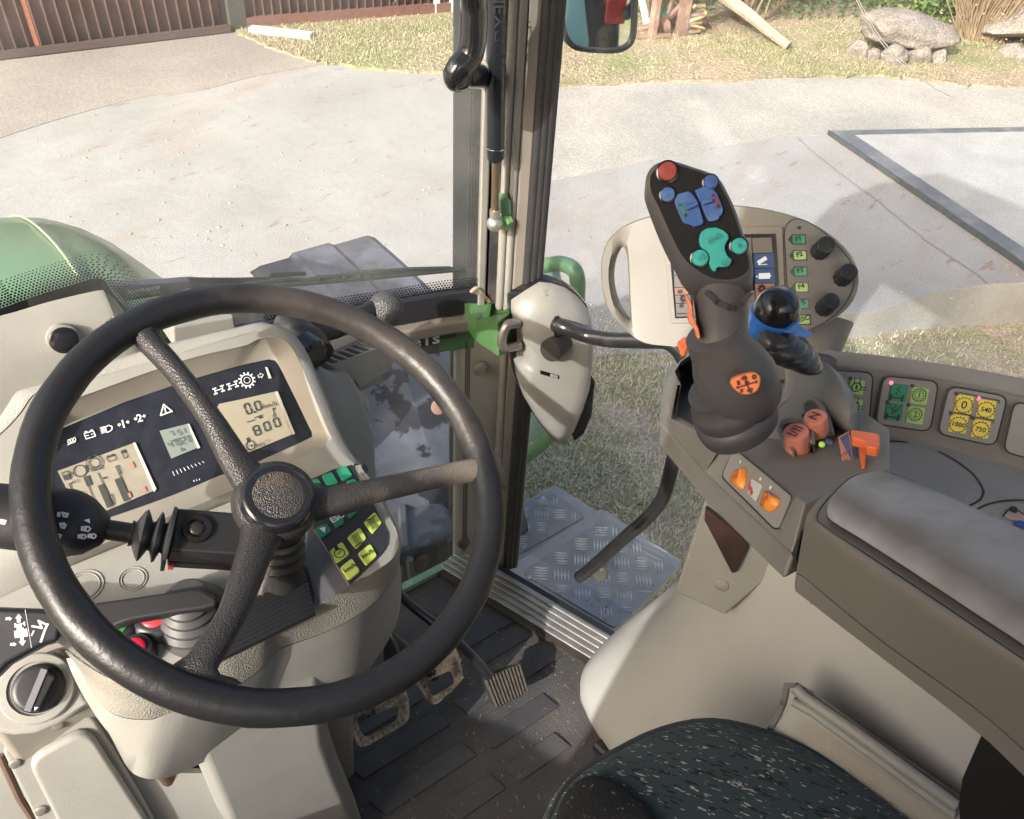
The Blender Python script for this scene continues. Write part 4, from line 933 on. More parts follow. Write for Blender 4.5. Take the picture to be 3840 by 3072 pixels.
spoke([z('D', 330, 400), z('D', 700, 390), z('D', 1050, 310), z('D', 1600, 190), z('D', 1900, 130), z('D', 2050, 95)], [.028, .0150, .0120, .0112, .0122, .030], [-.012, -.006, 0, 0, -.001, -.006])
spoke([z('D', 250, 450), z('B', 2080, 1180), z('E', 1880, 60), z('E', 1640, 450), z('E', 1590, 600)], [.028, .0155, .0118, .0128, .034], [-.012, -.008, -.002, 0, -.004])
HN = WN
m = MB(); m.lathe(WP(z('D', 290, 395), -.012), WN, [(.024, -.045), (.033, -.022), (.0385, -.006), (.0385, .005), (.0355, .012), (.030, .0155)], 40); m.build('hub', SPK, tsw)
hcp = WP(z('D', 288, 385), 0)
m = MB(); m.lathe(hcp, WN, [(.0318, .0), (.0322, .008), (.0305, .0125), (.0245, .0142), (.0232, .0132)], 44); m.build('cap_ring', mat('cap_black', (.012, .012, .015), .18, coat=.5), tsw, smooth=60)
m = MB(); m.lathe(hcp, WN, [(.0232, .0118), (.0226, .0134), (.013, .0146), (.002, .015)], 36); m.build('cap_pad', mat('cap_leather', (.04, .038, .036), .4, bump=.8, bscale=700, kind='voronoi', col2=(.13, .10, .075), vscale=26, lo=.5, hi=.75, dist=.0015), tsw)
# ================================================================== DASHBOARD
UD = V((0, -math.sin(math.radians(42)), math.cos(math.radians(42)))); U = Plane(PD((700, 1650), .88), UD)
kink = U((867, 1852)); LD = V((0, -math.sin(math.radians(12)), math.cos(math.radians(12)))); LW = Plane(kink, LD)
td = thing('dashboard', 'cream tractor dashboard housing with dark display panel, button pad and circular blanks', 'dashboard', (.1, .6, .55))
# instrument cowl : outer shell, bezel slope, recessed glass
outer = [(-260, 1790), (-60, 1640), (30, 1545)]+z('A', (180, 1440), (330, 1395), (870, 1230), (1370, 1080), (1880, 950), (2080, 900))+z('C', (200, 475), (330, 500), (430, 570), (520, 700), (600, 880), (700, 1120), (800, 1370), (900, 1530))+[(1352, 1742)]
outer_b = [(860, 1885), (420, 2060), (200, 2150), (-100, 2290), (-330, 2380)]
OUT = [U(p, .016) for p in outer]+[U(p, .0) for p in outer_b]
inner_t = [(40, 1800), (60, 1700), (130, 1645)]+z('A', (400, 1580), (620, 1495), (1480, 1190), (2020, 1060))+z('C', (120, 590), (290, 575), (410, 640), (490, 770), (600, 1010), (700, 1240), (738, 1340), (720, 1420), (560, 1510), (280, 1640))+z('B', (1860, 745), (1200, 1010), (560, 1280), (450, 1275), (250, 1200))+[(60, 1950)]
INN = [U(p, .016) for p in inner_t]
bez = z('B', (380, 560), (200, 640))[:0]+[(95, 1800), (130, 1745)]+z('B', (430, 260), (1000, 20), (1500, -150))+z('C', (0, 800), (230, 750), (290, 765), (330, 830), (440, 1050), (560, 1300), (585, 1350), (570, 1385), (250, 1530), (0, 1640))+z('B', (1780, 610), (1400, 770), (800, 980), (760, 960), (600, 870), (470, 850))+[(150, 1980), (100, 1900)]
m = MB()
top = [p for p in crom(OUT[:len(outer)], 3)]
def shellrings(dn): return [p+dn for p in top]
# grained rim strip on top of the cowl + outer skin falling away from the driver
nI = 72
def resample(pts, n):
    pts = [V(p) for p in pts]; L_ = [0]
    for a, b in zip(pts, pts[1:]): L_.append(L_[-1]+(b-a).length)
    out = []; k = 0
    for i in range(n):
        s = L_[-1]*i/(n-1)
        while k < len(L_)-2 and L_[k+1] < s: k += 1
        out.append(lerp(pts[k], pts[k+1], (s-L_[k])/max(1e-9, L_[k+1]-L_[k])))
    return out
T0 = resample(top, nI)
back = V((0, .55, -.75)).normalized()
cen = U((700, 1650))
R0 = [p+(cen-p).normalized()*.010+UD*.002 for p in T0]
R1 = T0
R2 = [p+(p-cen).normalized()*.005-UD*.006 for p in T0]
R3 = [p+(p-cen).normalized()*.008-UD*.05 for p in T0]
R4 = [p+(p-cen).normalized()*.004-UD*.11 for p in T0]
m.loft([R0, R1, R2, R3, R4], False, False, closed=False)
m.build('cowl', CREAMG, td, smooth=70)
# face between cowl lip and bezel edge (closed ring, bridged by resampling)
outc = crom([p for p in OUT[:len(outer)]], 3)+OUT[len(outer):]
outr = resample(outc+[outc[0]], 121)[:-1]
inr0 = crom(INN, 3, True)
def align(a, b):
    k = min(range(len(b)), key=lambda i: (b[i]-a[0]).length); return b[k:]+b[:k]
inr = resample(align(outr, inr0)+[align(outr, inr0)[0]], 121)[:-1]
if (inr[20]-outr[20]).length > (inr[-20]-outr[20]).length: inr = [inr[0]]+inr[1:][::-1]
def by_angle(ring, c, n, pl):
    """resample a closed ring at equal angles about c"""
    c2 = pl.ab(c); pts = [pl.ab(p) for p in ring]; h = [(p-pl.o).dot(pl.n) for p in ring]; out = []
    for i in range(n):
        a = 2*math.pi*i/n; dx, dy = math.cos(a), math.sin(a); best = None
        for j in range(len(pts)):
            x1, y1 = pts[j][0]-c2[0], pts[j][1]-c2[1]; x2, y2 = pts[(j+1) % len(pts)][0]-c2[0], pts[(j+1) % len(pts)][1]-c2[1]
            den = dx*(y2-y1)-dy*(x2-x1)
            if abs(den) < 1e-12: continue
            t = (x1*(y2-y1)-y1*(x2-x1))/den; s = (x1*dy-y1*dx)/den
            if t > 0 and -1e-6 <= s <= 1+1e-6 and (best is None or t > best[0]): best = (t, h[j]*(1-s)+h[(j+1) % len(pts)]*s)
        if best is None: best = (out and .1 or .1, 0)
        out.append(pl.at(c2[0]+dx*best[0], c2[1]+dy*best[0], best[1]))
    return out
NA = 144
ro = by_angle(outr, cen, NA, U); ri_ = by_angle(inr0, cen, NA, U)
bz_ = crom([U(p, -.006) for p in bez], 3, True); rb = by_angle(bz_, cen, NA, U)
m = MB(); m.loft([ro, ri_], False, False); m.build('cowl_face', CREAM, td, smooth=50)
m = MB(); m.loft([ri_, [p-UD*.004+(cen-p).normalized()*.002 for p in ri_], rb], False, False); m.build('bezel', CREAMB, td, smooth=40)
GLS = mat('panel_black', (.022, .025, .036), .22, bump=.1, bscale=400, var=.2, vscale=20, coat=.2)
m = MB(); m.face([p+UD*.0 for p in by_angle([U(p, -.008) for p in bez], cen, NA, U)]); m.build('display_panel', GLS, td)
O8 = -.0075
dash_off = O8
def uplate(name, pts, mt, par, off, th=.0008):
    m = MB(); m.prism([U(p, off) for p in pts], -UD*th); return m.build(name, mt, par)
LCD1 = mat('lcd_beige', (.36, .33, .25), .35, var=.03); LCD2 = mat('lcd_green', (.22, .26, .24), .35); LCD3 = mat('lcd_left', (.30, .28, .23), .35, var=.08, vscale=30)
INK = mat('lcd_ink', (.05, .055, .05), .5); INK2 = mat('lcd_ink_faint', (.10, .12, .12), .5); WEDGE = mat('light_edge', (.60, .58, .52), .4)
ds = uplate('left_display', z('B', (465, 575), (1075, 350), (1250, 730), (780, 930), (700, 900), (610, 860)), LCD3, td, O8+.0012)
tp_ = uplate('clock_display', z('B', (1290, 250), (1510, 195), (1600, 385), (1385, 475)), LCD2, td, O8+.0012)
sp_ = uplate('speed_display', z('C', (-190, 1150), (-170, 1110), (0, 1075), (285, 1010), (425, 1355), (30, 1520), (-70, 1420)), LCD1, td, O8+.0012)
for pts, nm in ((z('B', (1075, 345), (1095, 345), (1265, 720), (1245, 745)), 'edge'), (z('B', (1515, 195), (1530, 192), (1618, 385), (1600, 395)), 'edge'), (z('C', (285, 1010), (305, 1008), (445, 1350), (428, 1358)), 'edge'), (z('C', (205, 812), (222, 815), (255, 900), (235, 905)), 'edge')):
    uplate('light_edge', pts, WEDGE, td, O8+.0018, .001)
m = MB(); m.face([U(p, O8+.0022) for p in z('B', (380, 690), (430, 480), (1000, 250), (1500, 130), (1600, 100), (1590, 60), (1000, 200), (400, 430))][:3]); m.bm.clear(); m.bm.free()
def seg7(mb, ch, o, sx, sy, w_, pl, off):
    """seven-segment digit, o = lower-left corner, sx/sy = edge vectors"""
    S = {'0': 'abcdef', '1': 'bc', '2': 'abged', '3': 'abgcd', '4': 'fgbc', '5': 'afgcd', '6': 'afgedc', '7': 'abc', '8': 'abcdefg', '9': 'abcdfg', 'h': 'fegc'}[ch]
    P = dict(a=((0, 2), (1, 2)), b=((1, 2), (1, 1)), c=((1, 1), (1, 0)), d=((0, 0), (1, 0)), e=((0, 1), (0, 0)), f=((0, 2), (0, 1)), g=((0, 1), (1, 1)))
    for s in S:
        (x0, y0), (x1, y1) = P[s]; a = o+sx*x0+sy*(y0*.5); b = o+sx*x1+sy*(y1*.5); d = b-a
        mb.stroke([a+d*.16, b-d*.16], w_, pl.n)
def u3(p): return U(p, O8+.0022)
m = MB()
def digit(ch, bl, br, tl, w_=.0016):
    o = u3(bl); seg7(m, ch, o, u3(br)-o, u3(tl)-o, w_, U, 0)
digit('0', z('C', 60, 1195), z('C', 98, 1180), z('C', 28, 1118)); digit('0', z('C', 135, 1165), z('C', 175, 1150), z('C', 110, 1100))
digit('8', z('C', 128, 1368), z('C', 170, 1350), z('C', 100, 1300)); digit('0', z('C', 208, 1332), z('C', 248, 1315), z('C', 185, 1268)); digit('0', z('C', 290, 1300), z('C', 328, 1285), z('C', 265, 1235))
q = u3(z('C', 115, 1178)); m.stroke([q, q+U.x*.001], .002, UD)
m.stroke([u3(z('C', 58, 1258)), u3(z('C', 115, 1240))], .001, UD); m.stroke([u3(z('C', 118, 1222)), u3(z('C', 178, 1200))], .001, UD); q = u3(z('C', 160, 1222)); m.stroke([q, q+U.x*.0015], .0025, UD)
m.stroke([u3(z('C', 270, 1160)), u3(z('C', 275, 1190))], .001, UD); q = u3(z('C', 268, 1150)); m.stroke([q, q+U.x*.001], .0022, UD)
for k in range(3): m.stroke([u3(z('C', 262, 1200+k*9)), u3(z('C', 292, 1190+k*9))], .0006, UD)
angt = math.atan2(*(lambda a, b: (b[1]-a[1], b[0]-a[0]))(U.ab(U(z('C', 0, 1075))), U.ab(U(z('C', 285, 1010)))))
def utext(mb, s, p, size, off=O8+.0024, bold=0, sx=1, ang=None):
    a, b = U.ab(U(p)); mb.text(s, U, a, b, size, ang=angt if ang is None else ang, bold=bold, sx=sx, off=off)
utext(m, 'km/h', z('C', 248, 1112), .0082); utext(m, 'min\u207b\u00b9', z('C', 185, 1428), .0085)
q = u3(z('C', 85, 1445)); m.stroke([q+U.x*.005*math.cos(k/10*6.283)+U.y*.005*math.sin(k/10*6.283) for k in range(10)], .001, UD, closed=True); m.stroke([q+U.x*-.002, q+U.x*.002, q-U.y*.002], .0008, UD); m.stroke([q+U.y*.005, q+U.y*.008], .003, UD)
m.build('speed_readout', INK, sp_)
m = MB(); 
for ch, bl, br, tl in (('7', z('B', 1385, 300), z('B', 1410, 290), z('B', 1365, 262)), ('5', z('B', 1445, 283), z('B', 1470, 276), z('B', 1428, 248)), ('1', z('B', 1480, 275), z('B', 1503, 268), z('B', 1462, 238)), ('4', z('B', 1372, 390), z('B', 1398, 382), z('B', 1352, 345)), ('7', z('B', 1410, 378), z('B', 1432, 370), z('B', 1388, 335)), ('0', z('B', 1445, 368), z('B', 1468, 360), z('B', 1425, 325)), ('2', z('B', 1482, 356), z('B', 1505, 348), z('B', 1462, 312)), ('0', z('B', 1530, 340), z('B', 1550, 332), z('B', 1512, 298)), ('h', z('B', 1470, 418), z('B', 1490, 412), z('B', 1458, 385))):
    digit(ch, bl, br, tl, .0009)
m.stroke([u3(z('B', 1380, 330)), u3(z('B', 1520, 290))], .0008, UD)
m.build('clock_readout', INK2, tp_)
m = MB()
def ln(w_, *pts): m.stroke([u3(p) for p in pts], w_, UD)
ln(.0010, z('B', 590, 665), z('B', 560, 680), z('B', 640, 880), z('B', 680, 870)); ln(.0009, z('B', 600, 770), z('B', 625, 765))
ln(.0009, z('B', 690, 640), z('B', 800, 900)); ln(.0052, z('B', 700, 630), z('B', 720, 680)); ln(.0058, z('B', 770, 860), z('B', 785, 895))
ln(.0009, z('B', 790, 590), z('B', 880, 770)); ln(.006, z('B', 820, 700), z('B', 885, 850)); ln(.0009, z('B', 880, 775), z('B', 905, 765), z('B', 925, 840), z('B', 900, 850), z('B', 880, 775))
ln(.0009, z('B', 935, 540), z('B', 965, 600), z('B', 1030, 750)); ln(.0009, z('B', 935, 540), z('B', 955, 530), z('B', 980, 590), z('B', 962, 600)); ln(.006, z('B', 955, 650), z('B', 1020, 800)); ln(.0009, z('B', 1030, 745), z('B', 1048, 740), z('B', 1066, 785), z('B', 1042, 795), z('B', 1030, 745))
ln(.0009, z('B', 830, 635), z('B', 865, 625)); ln(.002, z('B', 840, 632), z('B', 850, 630))
# fuel pump, engine temperature, brake, battery, oil icons
ln(0.00077, z('B', 500, 590), z('B', 545, 575), z('B', 570, 635), z('B', 525, 650), z('B', 500, 590)); ln(0.00420, z('B', 525, 625), z('B', 555, 615)); ln(0.00070, z('B', 550, 575), z('B', 575, 590), z('B', 580, 620))
q = u3(z('B', 645, 575)); m.stroke([q+U.x*.006*math.cos(k/10*6.283)+U.y*.006*math.sin(k/10*6.283) for k in range(10)], .001, UD, closed=True); ln(0.00196, z('B', 690, 535), z('B', 705, 580))
q = u3(z('B', 765, 508)); m.stroke([q+U.x*.005*math.cos(k/10*6.283)+U.y*.005*math.sin(k/10*6.283) for k in range(10)], .0009, UD, closed=True); m.stroke([q+U.x*.0078*math.cos(k/14*6.283)+U.y*.0078*math.sin(k/14*6.283) for k in range(-3, 4)], .0007, UD); m.stroke([q+U.x*.0078*math.cos(k/14*6.283)+U.y*.0078*math.sin(k/14*6.283) for k in range(4, 11)], .0007, UD)
utext(m, 'BAR', z('B', 785, 550), .0065); utext(m, '1/1', z('B', 610, 655), .0055); utext(m, '1/2', z('B', 660, 755), .0055); utext(m, 'R', z('B', 700, 858), .0065)
ln(0.00070, z('B', 860, 470), z('B', 925, 447), z('B', 940, 480), z('B', 880, 502), z('B', 860, 470)); ln(0.00245, z('B', 870, 460), z('B', 880, 457)); ln(0.00245, z('B', 905, 448), z('B', 915, 445))
ln(0.00070, z('B', 980, 425), z('B', 1010, 412), z('B', 1035, 460), z('B', 1005, 472), z('B', 980, 425)); ln(0.00350, z('B', 990, 420), z('B', 1005, 414))
m.build('gauge_marks', INK, ds)
m = MB(); ln(.004, z('B', 1060, 515), z('B', 1075, 540)); ln(.004, z('B', 1160, 715), z('B', 1170, 735)); ln(.003, z('B', 1045, 760), z('B', 1055, 780)); m.build('warning_marks', mat('faded_red', (.40, .20, .15), .5), ds)
# warning-light icons along the top
m = MB()
def io(p): return U(p, O8+.0016)
def il(w_, *pts, closed=False): m.stroke([io(p) for p in pts], w_, UD, closed=closed)
def arrow(cx, cy, s, zk, fl=1, rot=-.33):
    pts = [(-1, .45), (0, .45), (0, 1), (1, 0), (0, -1), (0, -.45), (-1, -.45)]
    il(.0007, *[z(zk, cx+s*(a*fl*math.cos(rot)-b*math.sin(rot)), cy+s*(a*fl*math.sin(rot)+b*math.cos(rot))) for a, b in pts], closed=True)
arrow(440, 383, 22, 'B', -1); arrow(1645, 1468, 20, 'A'); arrow(2108, 1312, 22, 'A'); arrow(168, 880, 20, 'C')
for cx, cy, dg in ((997, 190, '1'), (1130, 142, '2')):
    arrow(cx-34, cy+11, 11, 'B', -1); arrow(cx+36, cy-12, 11, 'B'); utext(m, dg, z('B', cx, cy), .0115, O8+.0018, bold=.0002)
cl = [io(z('B', 578+34*math.sin(k*.75)*.45+(k-12)*2.6-0, 332-(k-12)*1.0+20*math.cos(k*.75))) for k in range(26)]; m.stroke(cl, .0008, UD)
il(.001, z('B', 680, 272), z('B', 755, 250), z('B', 772, 292), z('B', 697, 316), closed=True); il(.002, z('B', 690, 262), z('B', 700, 258)); il(.002, z('B', 735, 250), z('B', 745, 247)); il(.0008, z('B', 700, 290), z('B', 716, 286)); il(.0008, z('B', 738, 278), z('B', 752, 274))
il(.001, z('B', 852, 218), z('B', 880, 205), z('B', 905, 215), z('B', 905, 240), z('B', 885, 255), z('B', 862, 262), closed=True)
for k in range(5): il(.0008, z('B', 810+k*3, 226+k*11), z('B', 845+k*3, 216+k*10))
il(.0013, z('B', 1322, 36), z('B', 1392, 92), z('B', 1298, 126), closed=True); il(.0013, z('B', 1330, 62), z('B', 1338, 90)); il(.0016, z('B', 1341, 100), z('B', 1342, 102))
for cx, cy in ((1770, 1425), (1882, 1388)):
    for sx_, sy_ in ((-32, 14), (28, -8)):
        il(.0012, z('A', cx+sx_-5, cy+sy_-22), z('A', cx+sx_+7, cy+sy_+20)); il(.0016, z('A', cx+sx_-16, cy+sy_-17), z('A', cx+sx_+6, cy+sy_-25)); il(.0016, z('A', cx+sx_-4, cy+sy_+24), z('A', cx+sx_+18, cy+sy_+16))
    il(.001, z('A', cx-30, cy+12), z('A', cx+28, cy-8))
c = io(z('A', 1997, 1350)); 
m.stroke([c+U.x*.0066*math.cos(k/16*6.283)+U.y*.0066*math.sin(k/16*6.283) for k in range(16)], .0013, UD, closed=True)
for k in range(12): a = k/12*6.283; d = U.x*math.cos(a)+U.y*math.sin(a); m.stroke([c+d*.0072, c+d*.0088], .0018, UD)
m.stroke([c+U.x*.0035*math.cos(k/10*6.283)+U.y*.0035*math.sin(k/10*6.283) for k in range(10)], .0007, UD, closed=True)
for k in range(9): il(.0006, z('B', 1395+k*30, 578-k*10), z('B', 1410+k*30, 612-k*13))
for k in range(3): il(.0007, z('B', 1565+k*22, 650-k*6), z('B', 1571+k*22, 660-k*6))
m.build('warning_symbols', WHITEI, td)
# lower face ----------------------------------------------------
up_edge = [(-330, 2380), (-100, 2290), (200, 2150), (420, 2060), (860, 1885), (1352, 1742)]
r_side = z('D', (985, 120), (1040, 215), (1120, 380), (1200, 530), (1255, 640), (1275, 740), (1240, 830), (1180, 895), (1000, 1010), (800, 1125), (600, 1240), (300, 1405))+z('E', (2156, 250), (1990, 340), (1850, 410), (1500, 520), (1200, 620), (950, 600), (720, 480), (560, 360), (430, 280))+[(60, 2330), (-330, 2420)]
LF = [LW(p) for p in up_edge]+[LW(p) for p in r_side]
LFs = LF[:6]+crom(LF[6:], 2)
m = MB(); m.face(LFs); m.build('lower_face', CREAM, td)
# grained front band
bt = crom([LW(p) for p in r_side[1:-3]], 3)
bb_px = z('D', (1060, 250), (1140, 420), (1225, 570), (1280, 700), (1292, 800), (1270, 960), (1180, 1110), (1050, 1235), (850, 1370), (600, 1480), (300, 1590))+z('E', (2156, 470), (1960, 620), (1800, 720), (1560, 820), (1380, 862), (1230, 915), (1080, 915), (930, 880), (820, 790), (720, 660), (650, 530), (595, 410))
bb = crom([LW(p, -.052) for p in bb_px], 3)
NB = 90; bt = resample(bt, NB); bb = resample(bb, NB)
cL = sum(bt, V())/NB
mid = [lerp(a, b, .35)+((a-cL).normalized()*.004+V((0, 0, .004))) for a, b in zip(bt, bb)]
m = MB(); m.loft([bt, [p+V((0, 0, .0005))+(p-cL).normalized()*.002 for p in bt], mid, bb], False, False, closed=False); m.build('grained_band', mat('band_grained', (.27, .26, .225), .5, bump=.9, bscale=560, kind='voronoi', var=.06, dist=.0009, col2=(.22, .21, .18), vscale=9), td, smooth=70)
# housing under the band, tapering to the lip
lip_px = [(1510, 2120), (1505, 2230), (1490, 2330), (1440, 2430), (1398, 2490), (1345, 2590), (1290, 2660), (1150, 2700), (1000, 2745), (860, 2810), (740, 2870), (649, 2910), (590, 2922), (533, 2917), (482, 2884), (430, 2790), (353, 2643), (300, 2540), (266, 2450)]
lip = []
for i, p in enumerate(lip_px):
    t = i/(len(lip_px)-1); yy = .58 if t < .1 else (.565 if t < .3 else lerp(.555, .50, (t-.3)/.4) if t < .7 else lerp(.50, .60, (t-.7)/.3))
    lip.append(PY(p, yy))
lip = resample(crom(lip, 3), NB)
m = MB(); b0 = [p+V((0, 0, -.001)) for p in bb]
md = [lerp(a, b, .5)+((lerp(a, b, .5)-V((cL.x, cL.y+.1, lerp(a, b, .5).z))).normalized()*.006) for a, b in zip(b0, lip)]
m.loft([b0, md, lip, [lerp(p, V((.06, .66, p.z)), .35)-V((0, 0, .008)) for p in lip]], False, False, closed=False); m.build('housing', CREAM, td, smooth=75)
# column down to the floor
cr_ = [(1301, 2680), (1278, 2796), (1285, 2850), (1330, 2960), (1371, 3033), (1420, 3140)]
R_ = [PY(p, .50) for p in cr_]; R_ = [V((p.x, p.y, p.z)) for p in R_]
zt_ = [.53, .42, .35, .25, .10, -.01]; xr = [.166, .155, .152, .158, .172, .178]
m = MB(); rings = []
for z_, x_ in zip(zt_, xr):
    rings.append([V(p) for p in ((-.0, .53, z_), (.01, .515, z_), (x_-.02, .510, z_), (x_-.004, .52, z_), (x_, .54, z_), (x_-.01, .70, z_), (-.0, .70, z_))])
m.loft(rings); m.build('column_base', CREAM, td, smooth=50, bevel=.006)
# hidden bulk behind the panel (back of the dash)
m = MB(); m.loft([[V((-.12, .66, .50)), V((.24, .66, .50)), V((.24, .84, .50)), V((-.12, .84, .50))], [V((-.12, .74, .66)), V((.24, .74, .66)), V((.24, .86, .66)), V((-.12, .86, .66))]]); m.build('rear_shell', CREAM, td, bevel=.01)
m = MB(); m.loft([[V((-.16, .60, .02)), V((.20, .60, .02)), V((.20, .84, .02)), V((-.16, .84, .02))], [V((-.16, .62, .55)), V((.255, .62, .55)), V((.255, .84, .55)), V((-.16, .84, .55))]]); m.build('inner_core', CREAMB, td, bevel=.01)
# circular blanks
m = MB()
for c_, r1 in ((z('B', 688, 1500), .0165), (z('B', 1075, 1448), .0130)):
    c = LW(c_, .0006)
    for rr_ in (r1, r1*.8): m.tube([c+LW.x*rr_*math.cos(k/40*6.2832)+LW.y*rr_*math.sin(k/40*6.2832) for k in range(41)], .0006, 6, False)
m.build('blank_rings', CREAM, td)
# keypad on the right
KP = z('D', (520, 235), (850, 85), (905, 95), (965, 230), (1090, 430), (1195, 650), (1190, 740), (1140, 820), (880, 1065), (600, 620))
KPm = mat('keypad_black', (.03, .032, .04), .35, var=.1)
m = MB(); m.prism([LW(p, .0022) for p in KP], -LW.n*.002); kp = m.build('keypad', KPm, td)
m = MB(); m.stroke([LW(p, .0026) for p in z('D', (600, 620), (880, 1065))], .0014, LW.n); m.build('keypad_edge', CREAMB, kp)
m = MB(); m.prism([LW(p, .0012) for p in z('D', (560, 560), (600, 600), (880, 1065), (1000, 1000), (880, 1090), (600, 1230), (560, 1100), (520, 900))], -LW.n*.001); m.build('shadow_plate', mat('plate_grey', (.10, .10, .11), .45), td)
TEAL = mat('key_green', (.03, .30, .17), .3, bump=.2, bscale=200); TEALD = mat('key_dark_green', (.02, .20, .10), .35); LIME = mat('key_lime', (.50, .60, .12), .35, bump=.15, bscale=200, var=.05)
keys = [(((545, 235), (630, 205), (685, 300), (600, 330)), TEAL), (((658, 185), (745, 155), (800, 250), (700, 265)), TEAL), (((775, 135), (860, 105), (915, 190), (830, 235)), TEAL), (((850, 235), (920, 210), (960, 240), (900, 275)), TEAL),
        (((605, 610), (700, 570), (745, 640), (655, 700)), TEALD), (((735, 540), (820, 510), (850, 570), (775, 620)), TEALD), (((860, 500), (950, 475), (930, 500), (885, 540)), TEALD),
        (((720, 795), (825, 715), (890, 820), (780, 898)), LIME), (((805, 930), (905, 850), (975, 960), (875, 1038)), LIME), (((862, 685), (970, 600), (1028, 695), (935, 783)), LIME), (((948, 815), (1055, 732), (1112, 835), (1018, 918)), LIME), (((995, 560), (1090, 475), (1152, 570), (1070, 662)), LIME)]
kobs = []
for c4, mt in keys:
    m = MB(); P = rpoly([LW(p, .0024) for p in z('D', *c4)], .003, 3); m.prism(P, LW.n*.0022, inset=.94); kobs.append(m.build('key', mt, kp, bevel=.0004, seg=1))
m = MB()
def kt(s, p, size, ang=None, off=.0052): a, b = LW.ab(LW(p)); m.text(s, LW, a, b, size, ang=.05 if ang is None else ang, off=off, bold=.0001)
kt('km/h', z('D', 890, 945), .0072, .1); kt('km/h', z('D', 1030, 832), .0072, .1); 
c = LW(z('D', 805, 808), .0052); m.stroke([c+LW.x*.0055*math.cos(k/10*6.283)+LW.y*.0055*math.sin(k/10*6.283) for k in range(10)], .001, LW.n, closed=True); m.stroke([c+LW.y*.0055, c+LW.y*.009], .004, LW.n); m.stroke([c+LW.x*.003+LW.y*.003, c, c-LW.x*.002], .001, LW.n)
for cc, up_ in ((z('D', 945, 690), -1), (z('D', 1075, 570), 1)):
    c = LW(cc, .0052)
    for k in range(4): m.stroke([c+LW.x*(k-1.5)*.0021+LW.y*.006, c+LW.x*(k-1.5)*.0021-LW.y*.006], .0008, LW.n)
    m.stroke([c+LW.y*up_*.008+LW.x*-.007, c+LW.y*up_*.0065, c+LW.y*up_*.008+LW.x*.007], .0012, LW.n)
c = LW(z('D', 617, 280), .0052); m.stroke([c+LW.x*.006*math.cos(k/12*6.283)+LW.y*.006*math.sin(k/12*6.283) for k in range(12)], .0016, LW.n, closed=True)
m.build('key_symbols', DARKI, kp)
m = MB(); kt('ESC', z('D', 785, 542), .0095, .1); P = [LW(p, .0054) for p in z('D', (640, 605), (690, 595), (688, 645))]; m.face(P); m.build('key_lettering', WHITEI, kp)
# steering column, boots -----------------------------------------
tcb = thing('column_boot', 'ribbed black rubber boot round the steering column', 'boot', LW(z('D', 300, 1150)))
m = MB()
o1 = LW(z('D', 330, 1075)); o2 = WP(z('D', 290, 400), -.05)
ax = (o2-o1).normalized()
BT = z('D', (-330, 1000), (-150, 1330), (-60, 1480), (40, 1500), (560, 1260), (600, 1230), (600, 1150), (560, 1000), (520, 860), (300, 800), (0, 850))
def r6(p): return (p[0]/1.1229, 2100+p[1]/1.1229)
BA, BB_, BC, BD_ = [r6(p) for p in ((880, 428), (1000, 235), (1283, 62), (1322, 214))]
m.prism(rpoly([LW(r6(p), .001) for p in ((880, 435), (900, 300), (985, 180), (1290, 20), (1332, 180), (1325, 222), (1300, 240))], .01, 3), LW.n*.004)
for k in range(9):
    t = k/8; a = (lerp(BA[0], BB_[0], t), lerp(BA[1], BB_[1], t)); b = (lerp(BD_[0], BC[0], t), lerp(BD_[1], BC[1], t))
    h = .005+.010*t; A_, B_ = LW(a, h), LW(b, h); A_ = A_+(A_-B_)*.25; dn = LW.n*-.004
    m.tube([A_, lerp(A_, B_, .9), B_+dn], [.0054, .0054, .0036], 10, flat=.9)
m.build('bellows', mat('bellows_rubber', (.016, .016, .018), .38, bump=.2, bscale=400), tcb, smooth=30)
m = MB(); m.tube([o1-ax*.02, lerp(o1, o2, .5), o2], [.0245, .0235, .0225], 28)
for k in range(4): m.lathe(lerp(o1, o2, .30+.12*k), ax, [(.0240, 0), (.0262, .005), (.0240, .010)], 28)
m.build('column_tube', mat('column_black', (.022, .021, .02), .4, bump=.2, bscale=200, var=.2, vscale=12), tcb)
m = MB()
for a, b in ((z('D', 235, 920), z('D', 165, 1150)), (z('D', 205, 950), z('D', 125, 1150))): m.tube([LW(a, .062), LW(b, .055)], .0024, 8)
m.build('steel_pins', mat('pin_steel', (.5, .47, .4), .35, metal=.8), tcb)
# left boot (lever gaiter) 
tlb = thing('lever_gaiter', 'crinkled black rubber gaiter behind the left steering spoke', 'gaiter', LW(z('E', 1560, 100)))
m = MB()
c0 = LW(z('E', 1560, 80)); rr = []
for k in range(9): rr += [(.036-.0022*k+(.0022 if k % 2 else 0), .003+.0045*k)]
m.lathe(c0-LW.n*.004, LW.n+V((0, .1, 0)), [(.044, 0)]+rr, 32); m.build('folds', mat('gaiter_rubber', (.05, .05, .052), .45, bump=.3, bscale=100, col2=(.14, .13, .12), vscale=16, lo=.5, hi=.75), tlb, smooth=40)
